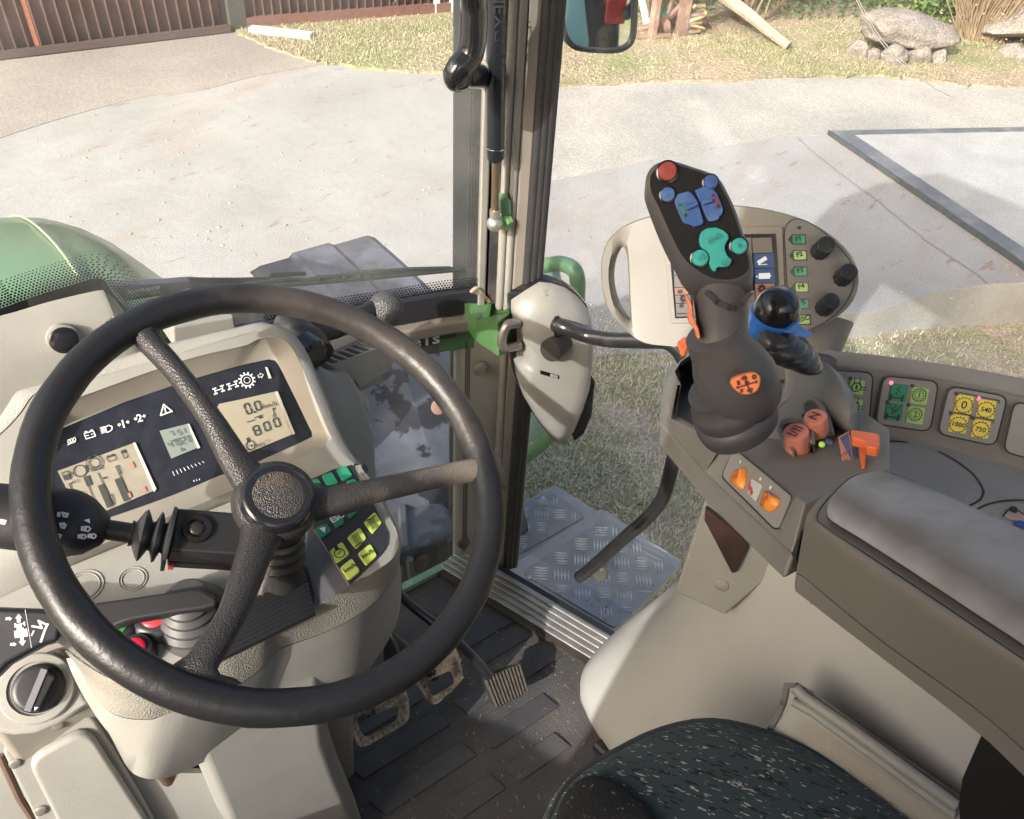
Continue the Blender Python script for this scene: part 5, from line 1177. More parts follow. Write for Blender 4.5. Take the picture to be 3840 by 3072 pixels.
# ---- column switch box with bellows and combination stalk
tst2 = thing('stalk_housing', 'black square switch housing with a central screw left of the steering hub', 'switch housing', WP(z('B', 1640, 1100), -.03))
SB = Plane(WP(z('B', 1600, 1050), -.020), WN+V((-.05, -.05, 0)))
f = [SB(p) for p in z('B', (1425, 868), (1950, 910), (2010, 1080), (1960, 1260), (1855, 1250), (1360, 1218))]
m = MB(); m.prism(f, -SB.n*.032); m.build('body', mat('housing_black', (.02, .02, .022), .4, bump=.25, bscale=700, col2=(.032, .03, .028), vscale=60, lo=.6, hi=.7), tst2, bevel=.003)
m = MB(); m.prism([p-SB.n*.034 for p in scal(f, .97)], -SB.n*.018); m.build('lower_half', BLACK, tst2, bevel=.003)
m = MB(); m.lathe(SB(z('B', 1590, 1045), .0005), SB.n, [(.0125, 0), (.012, .003), (.0085, .0035), (.0078, .001)], 24); m.build('screw_collar', BLACKG, tst2)
m = MB(); c = SB(z('B', 1588, 1042), .001); m.lathe(c, SB.n, [(.0062, 0), (.0058, .002), (.0045, .003)], 18); m.build('screw', mat('screw_dark2', (.06, .05, .045), .35, metal=.6), tst2)
m = MB(); m.prism([SB(p, -.034) for p in z('B', (1360, 1305), (1410, 1318), (1405, 1345), (1362, 1340))], -SB.n*.012); m.build('red_tab', mat('dull_red', (.32, .05, .04), .5), tst2)
tcs = thing('combination_stalk', 'black column stalk printed with wiper and lamp symbols, on a rubber bellows', 'stalk', SB(z('B', 1000, 1060), -.014))
SC = lambda p, o=-.014: SB(p, o)
ax_pts = z('B', (1400, 1115), (1310, 1110), (1200, 1095), (1060, 1075))
m = MB(); 
a_, b_ = SC(z('B', 1385, 1125)), SC(z('B', 1055, 1078)); dd = b_-a_
prof = [(.026, 0), (.0265, .04), (.0265, .10), (.013, .16), (.012, .22), (.0195, .30), (.021, .36), (.0125, .46), (.0115, .52), (.0190, .64), (.0215, .70), (.0185, .78), (.0095, .92), (.0105, .97), (.0105, 1.0)]
m.lathe(a_, dd, [(r_*1.05, h*dd.length) for r_, h in prof], 28); m.build('bellows', mat('bellows2', (.04, .04, .043), .38, bump=.1, bscale=100), tcs, smooth=60)
e_, f_, g_ = SC(z('B', 1060, 1078)), SC(z('B', 850, 1045)), SC(z('B', 620, 1010))
m = MB(); m.tube([e_, f_], .0085, 14); m.build('stem', BLACK, tcs)
h_, i_ = SC(z('B', 540, 990)), SC(z('B', -300, 900))
axs = (g_-f_).normalized()
m = MB(); m.tube([f_+axs*-.002, f_, lerp(f_, g_, .55), g_, h_], [.010, .0135, .0235, .0275, .0275], 24, flat=.8, up=SB.n); m.build('light_sleeve', BLACK, tcs)
m = MB(); m.tube([lerp(g_, h_, .6), h_, lerp(h_, i_, .12), lerp(h_, i_, .5), i_], [.028, .0285, .0285, .027, .025], 24, flat=.8, up=SB.n); m.build('wiper_sleeve', mat('sleeve_black', (.017, .017, .02), .5, bump=.5, bscale=60, dist=.002), tcs)
m = MB(); KS = Plane(SB(z('B', 700, 1050), .0095), SB.n+V((-.1, 0, 0)))
def kl(w_, *pts, closed=False): m.stroke([KS(p) for p in pts], w_, KS.n, closed=closed)
m.face([KS(p) for p in z('B', (722, 958), (728, 998), (678, 972))])
def lamp(cx, cy, s=1, zk='B'):
    kl(.0012, z(zk, cx, cy-18*s), z(zk, cx+22*s, cy-16*s), z(zk, cx+36*s, cy), z(zk, cx+20*s, cy+20*s), z(zk, cx-2, cy+18*s), closed=True)
    for k in range(4): kl(.0009, z(zk, cx-38*s, cy-14*s+k*9*s), z(zk, cx-12*s, cy-18*s+k*11*s))
lamp(695, 1042); lamp(665, 1104, .9); lamp(745, 1100, .9)
KS2 = Plane(SB(z('B', 480, 1020), .0145), SB.n); KS_ = KS; KS = KS2
def wipe(cx, cy): kl(.0012, z('B', cx-25, cy-18), z('B', cx+25, cy-8), z('B', cx+12, cy+20), z('B', cx-12, cy+14), closed=True); kl(.0009, z('B', cx-5, cy-10), z('B', cx+8, cy+8))
wipe(527, 928); wipe(508, 1018); wipe(470, 1100); wipe(22, 985)
kl(.0013, z('B', 470, 912), z('B', 482, 912), z('B', 480, 940), z('B', 468, 940), closed=True); kl(.0016, z('B', 415, 1085), z('B', 432, 1105)); 
for k in range(3): kl(.001, z('B', 490+k*14, 994), z('B', 496+k*14, 999))
m.build('stalk_symbols', WHITEI, tcs)
# ---- shuttle lever (long flat black arm) at lower left
tlv = thing('shuttle_lever', 'long flat black lever reaching left below the stalk, with white travel-direction symbols', 'lever', LW(z('B', 1400, 1600), .05))
LVp = Plane(LW(z('B', 1300, 1600), .045), LW.n+V((-.1, -.15, 0)))
m = MB(); f = [LVp(p) for p in z('B', (-300, 1690), (0, 1660), (680, 1650), (1300, 1560), (1560, 1500), (1680, 1500), (1760, 1560), (1750, 1650), (1640, 1700))+z('E', (1400, 60), (1050, 120), (850, 195), (650, 170), (420, 40))+[]]
f = [LVp(p) for p in z('B', (600, 1665), (700, 1645), (1300, 1560), (1560, 1520), (1640, 1530), (1760, 1600), (1750, 1660), (1640, 1690))+z('E', (1400, 60), (1050, 120), (860, 185), (560, 150))]
m.prism(f, -LVp.n*.016); m.build('arm', BLACK, tlv, bevel=.004)
HPl = Plane(LW(z('E', 200, 180), .05), V((-.15, -.55, .8)))
g = [HPl(p) for p in z('E', (-200, 5), (0, 10), (420, 25), (520, 120), (470, 290), (330, 330), (60, 480), (-60, 600), (-200, 660))]
m = MB(); m.prism(g, -HPl.n*.02); hd = m.build('head', mat('lever_head', (.016, .017, .022), .3, coat=.2), tlv, bevel=.005)
m = MB()
def hl(w_, *pts, closed=False): m.stroke([HPl(p, .0006) for p in z('E', *pts)], w_, HPl.n, closed=closed)
hl(0.00039, (203, 30), (255, 340)); hl(0.00302, (150, 95), (152, 125)); m.face([HPl(p, .0006) for p in z('E', (122, 102), (150, 65), (180, 98))]); m.face([HPl(p, .0006) for p in z('E', (150, 290), (210, 280), (184, 325))]); hl(0.00275, (178, 265), (180, 290))
hl(0.00099, (122, 155), (200, 142)); hl(0.00121, (122, 145), (124, 172)); hl(0.00121, (196, 132), (199, 160)); hl(0.00413, (155, 170), (160, 200)); hl(0.00550, (165, 200), (172, 235)); hl(0.00275, (128, 210), (133, 250)); hl(0.00275, (205, 195), (212, 240))
for cx, cy in ((68, 105), (105, 312)): hl(0.00220, (cx-15, cy), (cx+5, cy-1)); m.face([HPl(p, .0006) for p in z('E', (cx+5, cy-18), (cx+30, cy-3), (cx+8, cy+18))])
hl(0.00193, (330, 290), (365, 190), (385, 150)); hl(0.00165, (260, 165), (340, 180), (310, 120), (370, 150)); hl(0.00138, (255, 240), (272, 205))
m.build('direction_symbols', mat('symbol_grey', (.50, .52, .56), .5), hd)
# ---- round knobs on the lower face
def knob(name, c_, r_, capm, lab, tall=.012):
    c = LW(c_); t = thing(name, lab, 'knob', c)
    m = MB(); m.lathe(c, LW.n, [(r_*1.15, 0), (r_*1.2, .004), (r_*.95, tall), (r_*.72, tall+.002)], 32); m.build('collar', mat('knob_black', (.035, .035, .04), .3, coat=.2), t)
    m = MB(); m.lathe(c, LW.n, [(r_*.64, tall), (r_*.62, tall+.0035), (r_*.5, tall+.005), (.001, tall+.0055)], 28); m.build('cap', capm, t); return t
knob('rotary_knob', z('E', 1265, 130), .0195, REDC, 'round black knob with a red cap just below the long black lever')
knob('rotary_knob', z('E', 1120, 400), .0150, mat('red_cap_deep', (.65, .02, .07), .3), 'round black knob with a deep red cap peeking out beside the steering rim', .016)
knob('rotary_knob', z('E', 960, 205), .017, mat('green_cap', (.04, .35, .08), .3), 'round black knob with a green cap, mostly hidden by the steering rim')
# ---- left of the dash: upper cream cover with black plug
tlc = thing('dash_side_cover', 'cream moulded cover left of the cowl with a round black plug', 'cover', (-.05, .9, .6))
CY = Plane(PY((200, 1300), .93), V((0, -1, .12)))
co = z('A', (-700, 985), (0, 830), (400, 715), (790, 625), (850, 640), (920, 690), (1010, 800), (1150, 960), (1300, 1100), (1400, 1250))
co = [PL(p, CY.o, CY.n) for p in co]; cc_ = crom(co, 4)
m = MB(); r0 = [p for p in cc_]; r1 = [p+V((.0, -.012, -.010)) for p in cc_]; r1b = [p+V((0, -.03, -.05)) for p in cc_]; r2 = [V((p.x, p.y-.05, min(p.z-.12, .55))) for p in cc_]; r3 = [V((p.x, .84, .3)) for p in cc_]
m.loft([[p+V((0, .004, -.004)) for p in cc_], r0, r1, r1b, r2, r3], False, False, closed=False); m.build('shell', CREAM, tlc, smooth=60)
pc = PL(z('A', 518, 1035), cc_[8]+V((0, -.04, -.07)), V((0, -1, .35)))
m = MB(); m.lathe(pc+V((0, .01, 0)), V((0, -1, .3)), [(.016, 0), (.0155, .0165), (.0135, .018)], 28); m.build('plug', BLACKG, tlc)
m = MB(); m.lathe(pc+V((0, .01, 0)), V((0, -1, .3)), [(.0175, 0), (.0175, .0145), (.0157, .0150)], 28); m.build('plug_rim', CREAM, tlc)
# cream block seen between rim and cowl
m = MB(); P = [PY(p, .86) for p in z('A', (1390, 920), (1900, 830), (1925, 1000), (1400, 1090))]; m.prism(P, V((0, .05, .0)))
tag(m.build('defroster_duct', CREAM, bevel=.004), 'small cream duct block above the cowl behind the steering rim', 'duct')
# ---- air vent and side trunk right of the cowl
tv = thing('air_vent', 'cream air duct with an open slatted outlet on top, right of the cowl', 'air vent', PY(z('C', 850, 800), .76))
VZ = Plane(PZ(z('C', 880, 680), .70), V((0, -.1, 1)))
rimo = [VZ(p) for p in z('C', (635, 752), (960, 605), (1130, 655), (745, 800))]
dv = V((0, 0, -.05))
m = MB(); lo_ = [p+dv for p in rimo]
m.loft([rimo, [p+V((.0, -.004, -.055)) for p in rimo]], False, False)
inn_ = scal(rimo, .9); m.loft([rimo, inn_, [p+dv for p in inn_]], False, False)
m.build('outlet_rim', CREAM, tv, smooth=30)
m = MB(); m.face([p+dv*.9 for p in inn_]); m.build('duct_inside', mat('duct_dark', (.045, .035, .03), .8), tv)
m = MB()
a0_, a1_, b1_, b0_ = rimo
for t in (.17, .34, .51, .68, .85):
    p, q = lerp(a0_, a1_, t), lerp(b0_, b1_, t); m.prism([p, q, q+V((.0035, .001, 0)), p+V((.0035, .001, 0))], V((.0, 0, -.03)))
m.build('slats', CREAM, tv)
side = [(z('C', 745, 800), 0), (z('C', 1210, 660), .0)]
F0 = VZ(z('C', 745, 800)); F1 = VZ(z('C', 1270, 640))
def vy(p, o=0): return PL(p, F0, V((.12, -1, .25)))+V((0, o, 0))
m = MB(); m.prism([F0, VZ(z('C', 1130, 655)), vy(z('C', 1260, 650)), vy(z('C', 1255, 770)), vy(z('C', 1215, 810)), vy(z('C', 1205, 850)), vy(z('C', 965, 990)), vy(z('C', 930, 930)), vy(z('C', 790, 900))], V((.0, .004, 0)))
m.build('duct_front', CREAM, tv, bevel=.004)
TP = Plane(U(z('C', 850, 1200), -.06), V((.15, -.8, .6)))
m = MB(); P = [TP(p) for p in z('C', (590, 840), (640, 800), (760, 870), (880, 860), (930, 930), (975, 1010), (1010, 1140), (1060, 1240), (1085, 1330), (1100, 1500), (1110, 1720))+z('D', (1100, 250), (1080, 330), (960, 200), (700, -200), (300, -700))]
m.prism(P, V((0, .07, -.03))); m.build('side_trunk', CREAM, tv, bevel=.012, seg=3)
m = MB(); P = [TP(p) for p in z('C', (1020, 1140), (1065, 1170), (1108, 1235), (1095, 1290), (1070, 1300))]; m.prism([p+V((.0, .02, 0)) for p in P], V((.01, .02, 0))); m.build('side_lug', CREAM, tv, bevel=.003)
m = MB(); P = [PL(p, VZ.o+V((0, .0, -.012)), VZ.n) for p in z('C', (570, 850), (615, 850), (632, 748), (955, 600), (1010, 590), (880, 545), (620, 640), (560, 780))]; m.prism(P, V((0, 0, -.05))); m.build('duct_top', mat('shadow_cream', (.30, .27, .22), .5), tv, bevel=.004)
# key
tky = thing('ignition_key', 'black-headed ignition key in the dash side', 'key', TP(z('D', 1000, 130), .02))
KYp = Plane(TP(z('D', 1000, 130), .015), V((.6, -.5, .6)))
m = MB(); P = crom([KYp(p) for p in z('D', (950, 110), (970, 85), (1005, 82), (1035, 110), (1038, 160), (1022, 195), (990, 170), (965, 140))], 3, True); m.prism(P, -KYp.n*.006); m.build('bow', BLACK, tky, bevel=.0015)
m = MB(); m.tube([KYp(z('D', 1010, 165)), KYp(z('D', 1040, 215))], .002, 6); m.build('blade', CHROME, tky)
# ---- black shift lever with ball, top right of cowl
tsl = thing('wiper_hinge_lever', 'black lever with a round grained knob resting above the windscreen bar', 'lever', PY(z('C', 900, 450), .84))
m = MB(); P = [PY(p, d) for p, d in zip(z('C', (620, 720), (560, 620), (450, 520), (360, 440)), (.76, .78, .80, .82))]; m.tube(crom(P, 4), [.022]*6+[.020]*4+[.018]*3, 16); m.build('pivot_arm', BLACK, tsl, smooth=70)
m = MB(); P = [PY(p, d) for p, d in zip(z('C', (450, 560), (620, 520), (800, 480), (950, 410), (1080, 350), (1180, 330)), (.80, .80, .81, .82, .83, .83))]; m.tube(crom(P, 4), [.022, .021, .020, .018, .017, .016, .015, .015, .014, .014, .013, .013, .012, .012, .012, .013, .013, .014, .014, .014, .014], 16, flat=.8); m.build('arm', BLACK, tsl, smooth=70)
m = MB(); m.ball(PY(z('C', 1180, 345), .83), .0245, 24, (1, 1, 1.02)); m.build('ball_knob', mat('grained_knob', (.07, .07, .07), .42, bump=1, bscale=380, kind='voronoi', dist=.001), tsl)
m = MB(); m.lathe(PY(z('C', 590, 725), .755), V((.3, -1, -.2)), [(.0225, -.02), (.023, 0), (.019, .004)], 24); m.build('end_cap', BLACKG, tsl)
# ---- pedals
def pedal(name, lab, corners, hole, mt, zc, nrm, par_pts, kind):
    PPl = Plane(PZ(corners[0], zc), nrm); P = rpoly([PPl(p) for p in corners], .014, 4); t = thing(name, lab, 'pedal', sum(P, V())/len(P))
    m = MB()
    if hole:
        H_ = rpoly([PPl(p) for p in hole], .008, 3); n = min(len(P), len(H_)); 
        c_ = sum(H_, V())/len(H_); A = by_angle(P, c_, 48, PPl); B = by_angle(H_, c_, 48, PPl)
        m.loft([A, B, [p-PPl.n*.008 for p in B], [p-PPl.n*.008 for p in A], A], False, False)
        m.build('pad', mt, t, smooth=30)
        m = MB(); S = .0088; c2 = PPl.ab(c_)
        for i in range(-7, 8):
            for j in range(-8, 9):
                q = PPl.at(c2[0]+i*S, c2[1]+j*S)
                q2 = V((PPl.ab(q)[0], PPl.ab(q)[1], 0)); PA = [V((*PPl.ab(p), 0)) for p in A]; PBb = [V((*PPl.ab(p), 0)) for p in B]
                if inside(q2, PA) and not inside(q2, [V((*PPl.ab(c_+(p-c_)*1.03), 0)) for p in B]) and inside(V((*PPl.ab(c_+(q-c_)*1.02), 0)), PA):
                    b0 = [q+PPl.x*a*S*.40+PPl.y*b*S*.40 for a, b in ((-1, -1), (1, -1), (1, 1), (-1, 1))]; m.loft([b0, [q+(p-q)*.5+PPl.n*.0035 for p in b0]])
        m.build('grip_studs', mt, t, smooth=10)
    else:
        m.prism(P, -PPl.n*.012); m.build('pad', mt[0], t, bevel=.002)
        m = MB(); a, b, c, d = [PPl(p) for p in corners]
        for k in range(11):
            t_ = (k+.5)/11; p, q = lerp(a, b, t_), lerp(d, c, t_); s = (b-a).normalized()*.0013; e = (q-p)*.04
            m.prism([p+e-s, p+e+s, q-e+s, q-e-s], PPl.n*.003)
        m.build('ridges', mt[1], t)
    m = MB(); m.tube([PZ(p, h) for p, h in par_pts], kind, 14); m.build('arm', mat('pedal_arm_black', (.02, .021, .025), .3, coat=.3), t, smooth=60); return t
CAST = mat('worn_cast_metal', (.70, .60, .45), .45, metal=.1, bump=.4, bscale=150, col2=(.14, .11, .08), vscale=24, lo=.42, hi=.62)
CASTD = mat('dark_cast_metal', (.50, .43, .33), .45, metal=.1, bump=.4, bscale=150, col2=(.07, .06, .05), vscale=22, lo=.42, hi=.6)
pedal('brake_pedal', 'right studded metal brake pedal with rectangular opening, next to the accelerator', z('G', (1160, 560), (1530, 320), (1600, 590), (1350, 825)), z('G', (1275, 620), (1500, 515), (1530, 630), (1340, 740)), CAST, .135, V((0, -.55, .8)), [((1400, 2330), .20), (z('G', 1240, 470), .16), (z('G', 1350, 560), .11)], .011)
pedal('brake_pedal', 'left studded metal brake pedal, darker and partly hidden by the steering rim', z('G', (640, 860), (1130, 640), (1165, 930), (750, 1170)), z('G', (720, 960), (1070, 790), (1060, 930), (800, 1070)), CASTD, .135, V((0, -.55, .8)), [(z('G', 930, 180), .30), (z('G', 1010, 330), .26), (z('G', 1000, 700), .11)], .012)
pedal('accelerator_pedal', 'square accelerator pedal with dusty vertical ribs on a long black arm', z('G', (1745, 570), (2050, 460), (2120, 700), (1850, 835)), None, (mat('accel_rubber', (.03, .028, .026), .6), mat('dusty_ridge', (.11, .095, .075), .7, var=.3, vscale=40)), .09, V((0, -.6, .75)), [(z('D', 1250, 1100), .25), (z('D', 1400, 1240), .22), (z('G', 1330, 120), .20), (z('G', 1570, 320), .17), (z('G', 1720, 470), .13), (z('G', 1800, 570), .105)], .0085)
# ---- left lower: heater knob console, kick panel, screws
thk = thing('heater_console', 'cream side console with a large round black rotary control', 'console', PD((150, 2600), .8))
HK = Plane(PD(z('E', 310, 670), .82), V((-.05, -.62, .78)))
m = MB(); f = [HK(p, -.004) for p in z('E', (-250, 750), (0, 560), (250, 420), (500, 330), (545, 400), (700, 740), (740, 790), (700, 830), (480, 960), (280, 1040), (100, 1050), (-250, 1000))]
m.prism(f, -HK.n*.06); m.build('body', CREAM, thk, bevel=.012, seg=4)
m = MB(); c = HK(z('E', 300, 665), -.003); m.lathe(c, HK.n, [(.0345, 0), (.0345, .004), (.033, .0055), (.026, .006), (.0255, .0035)], 48)
m.build('dial_ring', CREAM, thk, smooth=40)
m = MB(); c = HK(z('E', 318, 665), 0); m.lathe(c, HK.n, [(.0235, 0), (.0235, .006), (.0215, .008), (.018, .0085)], 40); kb = m.build('dial', BLACK, thk, smooth=40)
m = MB(); P = [HK(p, .022) for p in z('E', (345, 522), (380, 548), (445, 575), (300, 862), (235, 850), (205, 825))]; c_ = sum(P, V())/6; m.loft([[c_+(p-c_)*1.08-HK.n*.016 for p in P], P]); m.build('grip', mat('grip_black', (.022, .022, .026), .3), kb, bevel=.0015)
m = MB(); m.stroke([HK(p, .0235) for p in z('E', (350, 530), (225, 835))], .006, HK.n); m.build('grip_highlight_edge', mat('grip_grey', (.17, .17, .19), .35), kb)
m = MB(); m.face([HK(p, .0228) for p in z('E', (278, 818), (312, 820), (280, 848))]); m.build('pointer', WHITEI, kb)
tkp = thing('kick_panel', 'cream kick panel with three cross-head screws below the rotary control', 'panel', PY((250, 2900), .66))
KPn = Plane(PY((300, 2850), .60), V((-.12, -.9, .42)))
m = MB(); f = [KPn(p, -.012) for p in [(-500, 2700), (0, 2690), (330, 2600), (420, 2660), (560, 2900), (900, 2900), (900, 3500), (-500, 3500)]]
m.prism(f, -KPn.n*.01); m.build('panel', CREAM, tkp)
m = MB(); f = rpoly([KPn(p, 0) for p in z('E', (5, 1160), (160, 1060), (480, 950), (730, 860), (1150, 1560), (1500, 2200), (500, 2200), (300, 1760))], .02, 4); m.prism(f, -KPn.n*.011); m.build('cover_plate', CREAM, tkp, bevel=.004, seg=3)
m = MB(); f = rpoly([KPn(p, .0) for p in z('E', (195, 1200), (700, 930), (1200, 1700), (1400, 2100), (650, 2100))], .02, 4); m.prism(f, KPn.n*.010, inset=.95); m.build('raised_area', CREAM, tkp, bevel=.006, seg=3)
for p in ((120, 1272), (330, 1655), (468, 965)):
    m = MB(); m.lathe(KPn(z('E', *p), .001 if p[0] != 468 else .006), KPn.n, [(.006, 0), (.0055, .002), (.003, .003), (.001, .0027)], 18); m.build('screw', mat('screw_zinc', (.55, .52, .45), .35, metal=.8), tkp)
m = MB(); m.tube([KPn(p, -.005) for p in z('E', (0, 1210), (160, 1560), (290, 1760))], .004, 8); m.build('gap_strip', mat('brown_gap', (.11, .07, .05), .8), tkp)
trl = thing('rusty_lever', 'rusty worn steel lever hanging below the dash housing', 'lever', PY(z('E', 1380, 1500), .56))
m = MB(); m.tube([PY(p, .575) for p in z('E', (1330, 1300), (1380, 1470), (1440, 1640), (1500, 1760), (1600, 2000))], [.0105, .011, .0115, .014, .014], 14); m.build('rod', mat('rusty_rod', (.30, .22, .16), .45, metal=.6, bump=.4, bscale=120, col2=(.14, .07, .04), vscale=18, lo=.4, hi=.6), trl)
m = MB(); m.tube([PY(p, .59) for p in z('E', (1390, 1340), (1460, 1500), (1560, 1740), (1640, 1900))], .009, 12); m.build('sleeve', mat('sleeve_dark', (.06, .055, .05), .5), trl)
m = MB(); m.ball(PY(z('E', 1640, 1700), .57), .02, 10, (1.2, 1, .8)); m.build('grained_foot', CREAMG, trl)
# ================================================================== DOOR LOCK COVER AND HANDLE
tdl = thing('door_lock', 'beige mask-shaped door lock cover with a black oval push knob and a small slot', 'door lock', PY((2140, 1350), .80))
KL = Plane(PY(z('I', 820, 1150), .785), V((-.38, -.90, .12)))
ol = z('I', (550, 800), (552, 745), (640, 685), (735, 628), (810, 634), (900, 660), (985, 720), (1040, 790), (1066, 880), (1072, 1000), (1062, 1150), (1045, 1290), (1000, 1430), (940, 1570), (885, 1640), (825, 1648), (785, 1600), (700, 1480), (625, 1350), (582, 1230), (568, 1130), (600, 1105), (618, 1080), (612, 890), (560, 865))
A0 = [KL(p, 0) for p in ol]; cK = KL(z('I', 815, 1100), 0)
def push(ring, k, h, c=None):
    c = c or cK; return [c+(p-c)*k+KL.n*h for p in ring]
m = MB()
ap = KL(z('I', 815, 1490), .034)
r3 = [ap if False else q for q in push(A0, .55, .034, KL(z('I', 800, 1180), 0))]
m.loft([push(A0, 1, -.02), push(A0, 1, .002), push(A0, .95, .016, KL(z('I', 815, 1200), 0)), push(A0, .78, .030, KL(z('I', 810, 1200), 0)), r3], True, True)
m.build('cover', mat('lock_cover', (.27, .26, .235), .38, bump=.05, bscale=400, var=.05, vscale=8, coat=.15), tdl, smooth=55)
m = MB(); m.loft([push(A0, 1.02, -.006), push(A0, 1.035, -.016), push(A0, 1.02, -.03)]); m.build('seal', BLACKG, tdl, smooth=60)
def onK(p, h): return PL(p, KL.o+KL.n*h, KL.n)
m = MB(); k0 = onK(z('I', 870, 1010), .028); k1 = onK(z('I', 805, 1060), .050)
m.tube([k0-(k1-k0)*.6, k1], [.0155, .0185], 24); m.lathe(k1, (k1-k0), [(.0185, 0), (.0175, .003), (.001, .0045)], 24); m.build('push_knob', mat('knob_rubber', (.035, .032, .03), .45, var=.1), tdl, smooth=50)
m = MB(); m.prism(rpoly([onK(p, .0345) for p in z('I', (735, 1188), (858, 1222), (856, 1246), (733, 1212))], .002), KL.n*.0006); m.build('slot', BLACKG, tdl)
m = MB(); m.prism([onK(p, .0352) for p in z('I', (800, 1208), (848, 1220), (846, 1238), (798, 1226))], KL.n*.003); m.build('slot_lever', CREAM, tdl, bevel=.0008)
m = MB(); c = onK(z('I', 770, 688), .012); m.lathe(c, V((0, -.5, .8)), [(.0075, 0), (.006, .003), (.002, .0035)], 14); m.build('screw', CREAMB, tdl)
m = MB(); m.lathe(onK(z('I', 848, 900), .028), V((1, -.9, .2)), [(.0185, -.004), (.0190, .002), (.0165, .004)], 24); m.build('bush', BLACKG, tdl)
m = MB(); m.prism([KL(p, .001) for p in z('I', (575, 880), (612, 885), (618, 1085), (580, 1090))], KL.n*.006); m.build('latch_plate', STEEL, tdl, bevel=.001)
m = MB(); P = [KL(p, -.05) for p in z('I', (1060, 1200), (1040, 1420), (990, 1540), (930, 1590), (900, 1500))]; m.prism(P, KL.n*.03); m.build('rear_housing', BLACK, tdl, bevel=.004)
tdh = thing('door_handle_bar', 'bent glossy black tube handle running from the door lock down to the door glass', 'door handle', onK(z('I', 848, 900), .03))
DI = Plane(DG.o-V((.055, .02, 0)), DG.n)
pth = [onK(z('I', 835, 893), .030), onK(z('I', 900, 915), .045)]+[DI(p) for p in ((2200, 1258), (2290, 1275), (2404, 1278), (2520, 1290), (2580, 1400), (2560, 1580), (2522, 1740), (2500, 1830), (2472, 1890), (2414, 1955), (2350, 2010), (2264, 2088), (2205, 2140), (2172, 2165))]
m = MB(); m.tube(crom(pth, 5), .0118, 16); m.build('tube', mat('handle_black', (.02, .019, .02), .28, coat=.3, col2=(.035, .033, .03), vscale=30, lo=.55, hi=.7), tdh, smooth=70)
m = MB(); q = DI(z('M', 960, 985)); m.tube([q+V((.04, .03, 0)), q], .012, 16); m.lathe(q, V((-1, -.5, .2)), [(.016, -.012), (.0165, -.004), (.013, 0)], 20); m.build('fixing_bolt', mat('brass_bolt', (.16, .16, .13), .4, metal=.6), tdh)
# ================================================================== MONITOR
tmn = thing('terminal_monitor', 'oval beige terminal monitor with side grip, colour screen, green keys and three black dials', 'monitor', PD((2740, 1060), .88))
mcn = PD((2740, 1060), .88); mnn = (EYE-mcn).normalized()+V((-.10, -.12, .0)); MP = Plane(mcn, mnn)
oj = z('J', (108, 900), (120, 790), (160, 690), (240, 605), (360, 545), (480, 510), (640, 470), (850, 438), (1080, 432), (1260, 450), (1450, 490), (1610, 545), (1750, 620), (1880, 725), (1960, 830), (1998, 940), (1990, 1050), (1950, 1140), (1870, 1230), (1740, 1310), (1600, 1370), (1400, 1425), (1150, 1460), (900, 1472), (700, 1468), (560, 1460), (430, 1442), (330, 1385), (230, 1290), (155, 1180), (118, 1050))
ho = z('J', (225, 765), (262, 735), (295, 780), (305, 900), (312, 1050), (320, 1200), (325, 1285), (285, 1262), (235, 1190), (198, 1090), (180, 970), (190, 860))
OJ = crom([MP(p) for p in oj], 2, True); HJ = crom([MP(p) for p in ho], 2, True); sc_pts = z('J', (600, 655), (1388, 640), (1425, 1240), (650, 1262))
cH = MP(z('J', 245, 1010))
m = MB(); NB2 = 160
gO = by_angle(OJ, cH, NB2, MP); gH = by_angle(HJ, cH, NB2, MP)
gOi = [p+(cH-p).normalized()*0 for p in gO]
cO = sum(OJ, V())/len(OJ)
def ins(ring, k, h): return [cO+(p-cO)*k+MP.n*h for p in ring]
m.loft([ins(gO, .985, .010), [cH+(p-cH)*1.22+MP.n*.008 for p in gH], gH, [p-MP.n*.030 for p in gH], ins(gO, .96, -.034), ins(gO, 1.0, -.022), ins(gO, 1.0, .003), ins(gO, .985, .010)], False, False)
m.build('casing', mat('monitor_beige', (.215, .20, .172), .45, bump=.12, bscale=900, var=.03), tmn, smooth=50)
Z1 = .0105
def mq(p, h=Z1): return PL(p, MP.o+MP.n*h, MP.n)
m = MB(); m.prism([mq(p, .0103) for p in z('J', (560, 600), (1440, 585), (1462, 1290), (620, 1300))], MP.n*.0012); m.build('screen_surround', mat('surround_textured', (.22, .205, .175), .5, bump=.8, bscale=260, dist=.001), tmn, bevel=.001)
m = MB(); m.prism([mq(p, .0118) for p in sc_pts], MP.n*.0008); scr = m.build('screen', mat('screen_black', (.012, .013, .018), .2), tmn)
def cell(nm, x0, y0, x1, y1, mt):
    m = MB(); m.face([mq(p, .0130) for p in z('J', (x0, y0), (x1, y0-3), (x1+8, y1-3), (x0+5, y1))]); return m.build(nm, mt, scr)
SG = mat('screen_grey', (.12, .095, .082), .3, emit=(.1, .095, .08, .2)); SBm = mat('screen_blue', (.02, .045, .11), .3, emit=(.02, .045, .12, .25)); SO = mat('screen_orange', (.20, .09, .06), .3, emit=(.2, .09, .06, .2))
for a in [(1217, 672, 1358, 782, SG), (1230, 788, 1375, 893, SBm), (1235, 900, 1378, 1003, SBm), (1238, 1008, 1380, 1112, SO), (1150, 1060, 1232, 1150, SG), (1185, 1120, 1385, 1230, SG), (640, 880, 735, 1035, SG), (645, 1040, 740, 1090, SO), (650, 1095, 760, 1150, SG), (655, 1155, 770, 1250, SG), (1000, 672, 1210, 1050, SG), (780, 672, 990, 1250, SG)]:
    cell('screen_tile', *a)
m = MB()
def ml(w_, *pts, closed=False): m.stroke([mq(p, .0137) for p in z('J', *pts)], w_, MP.n, closed=closed)
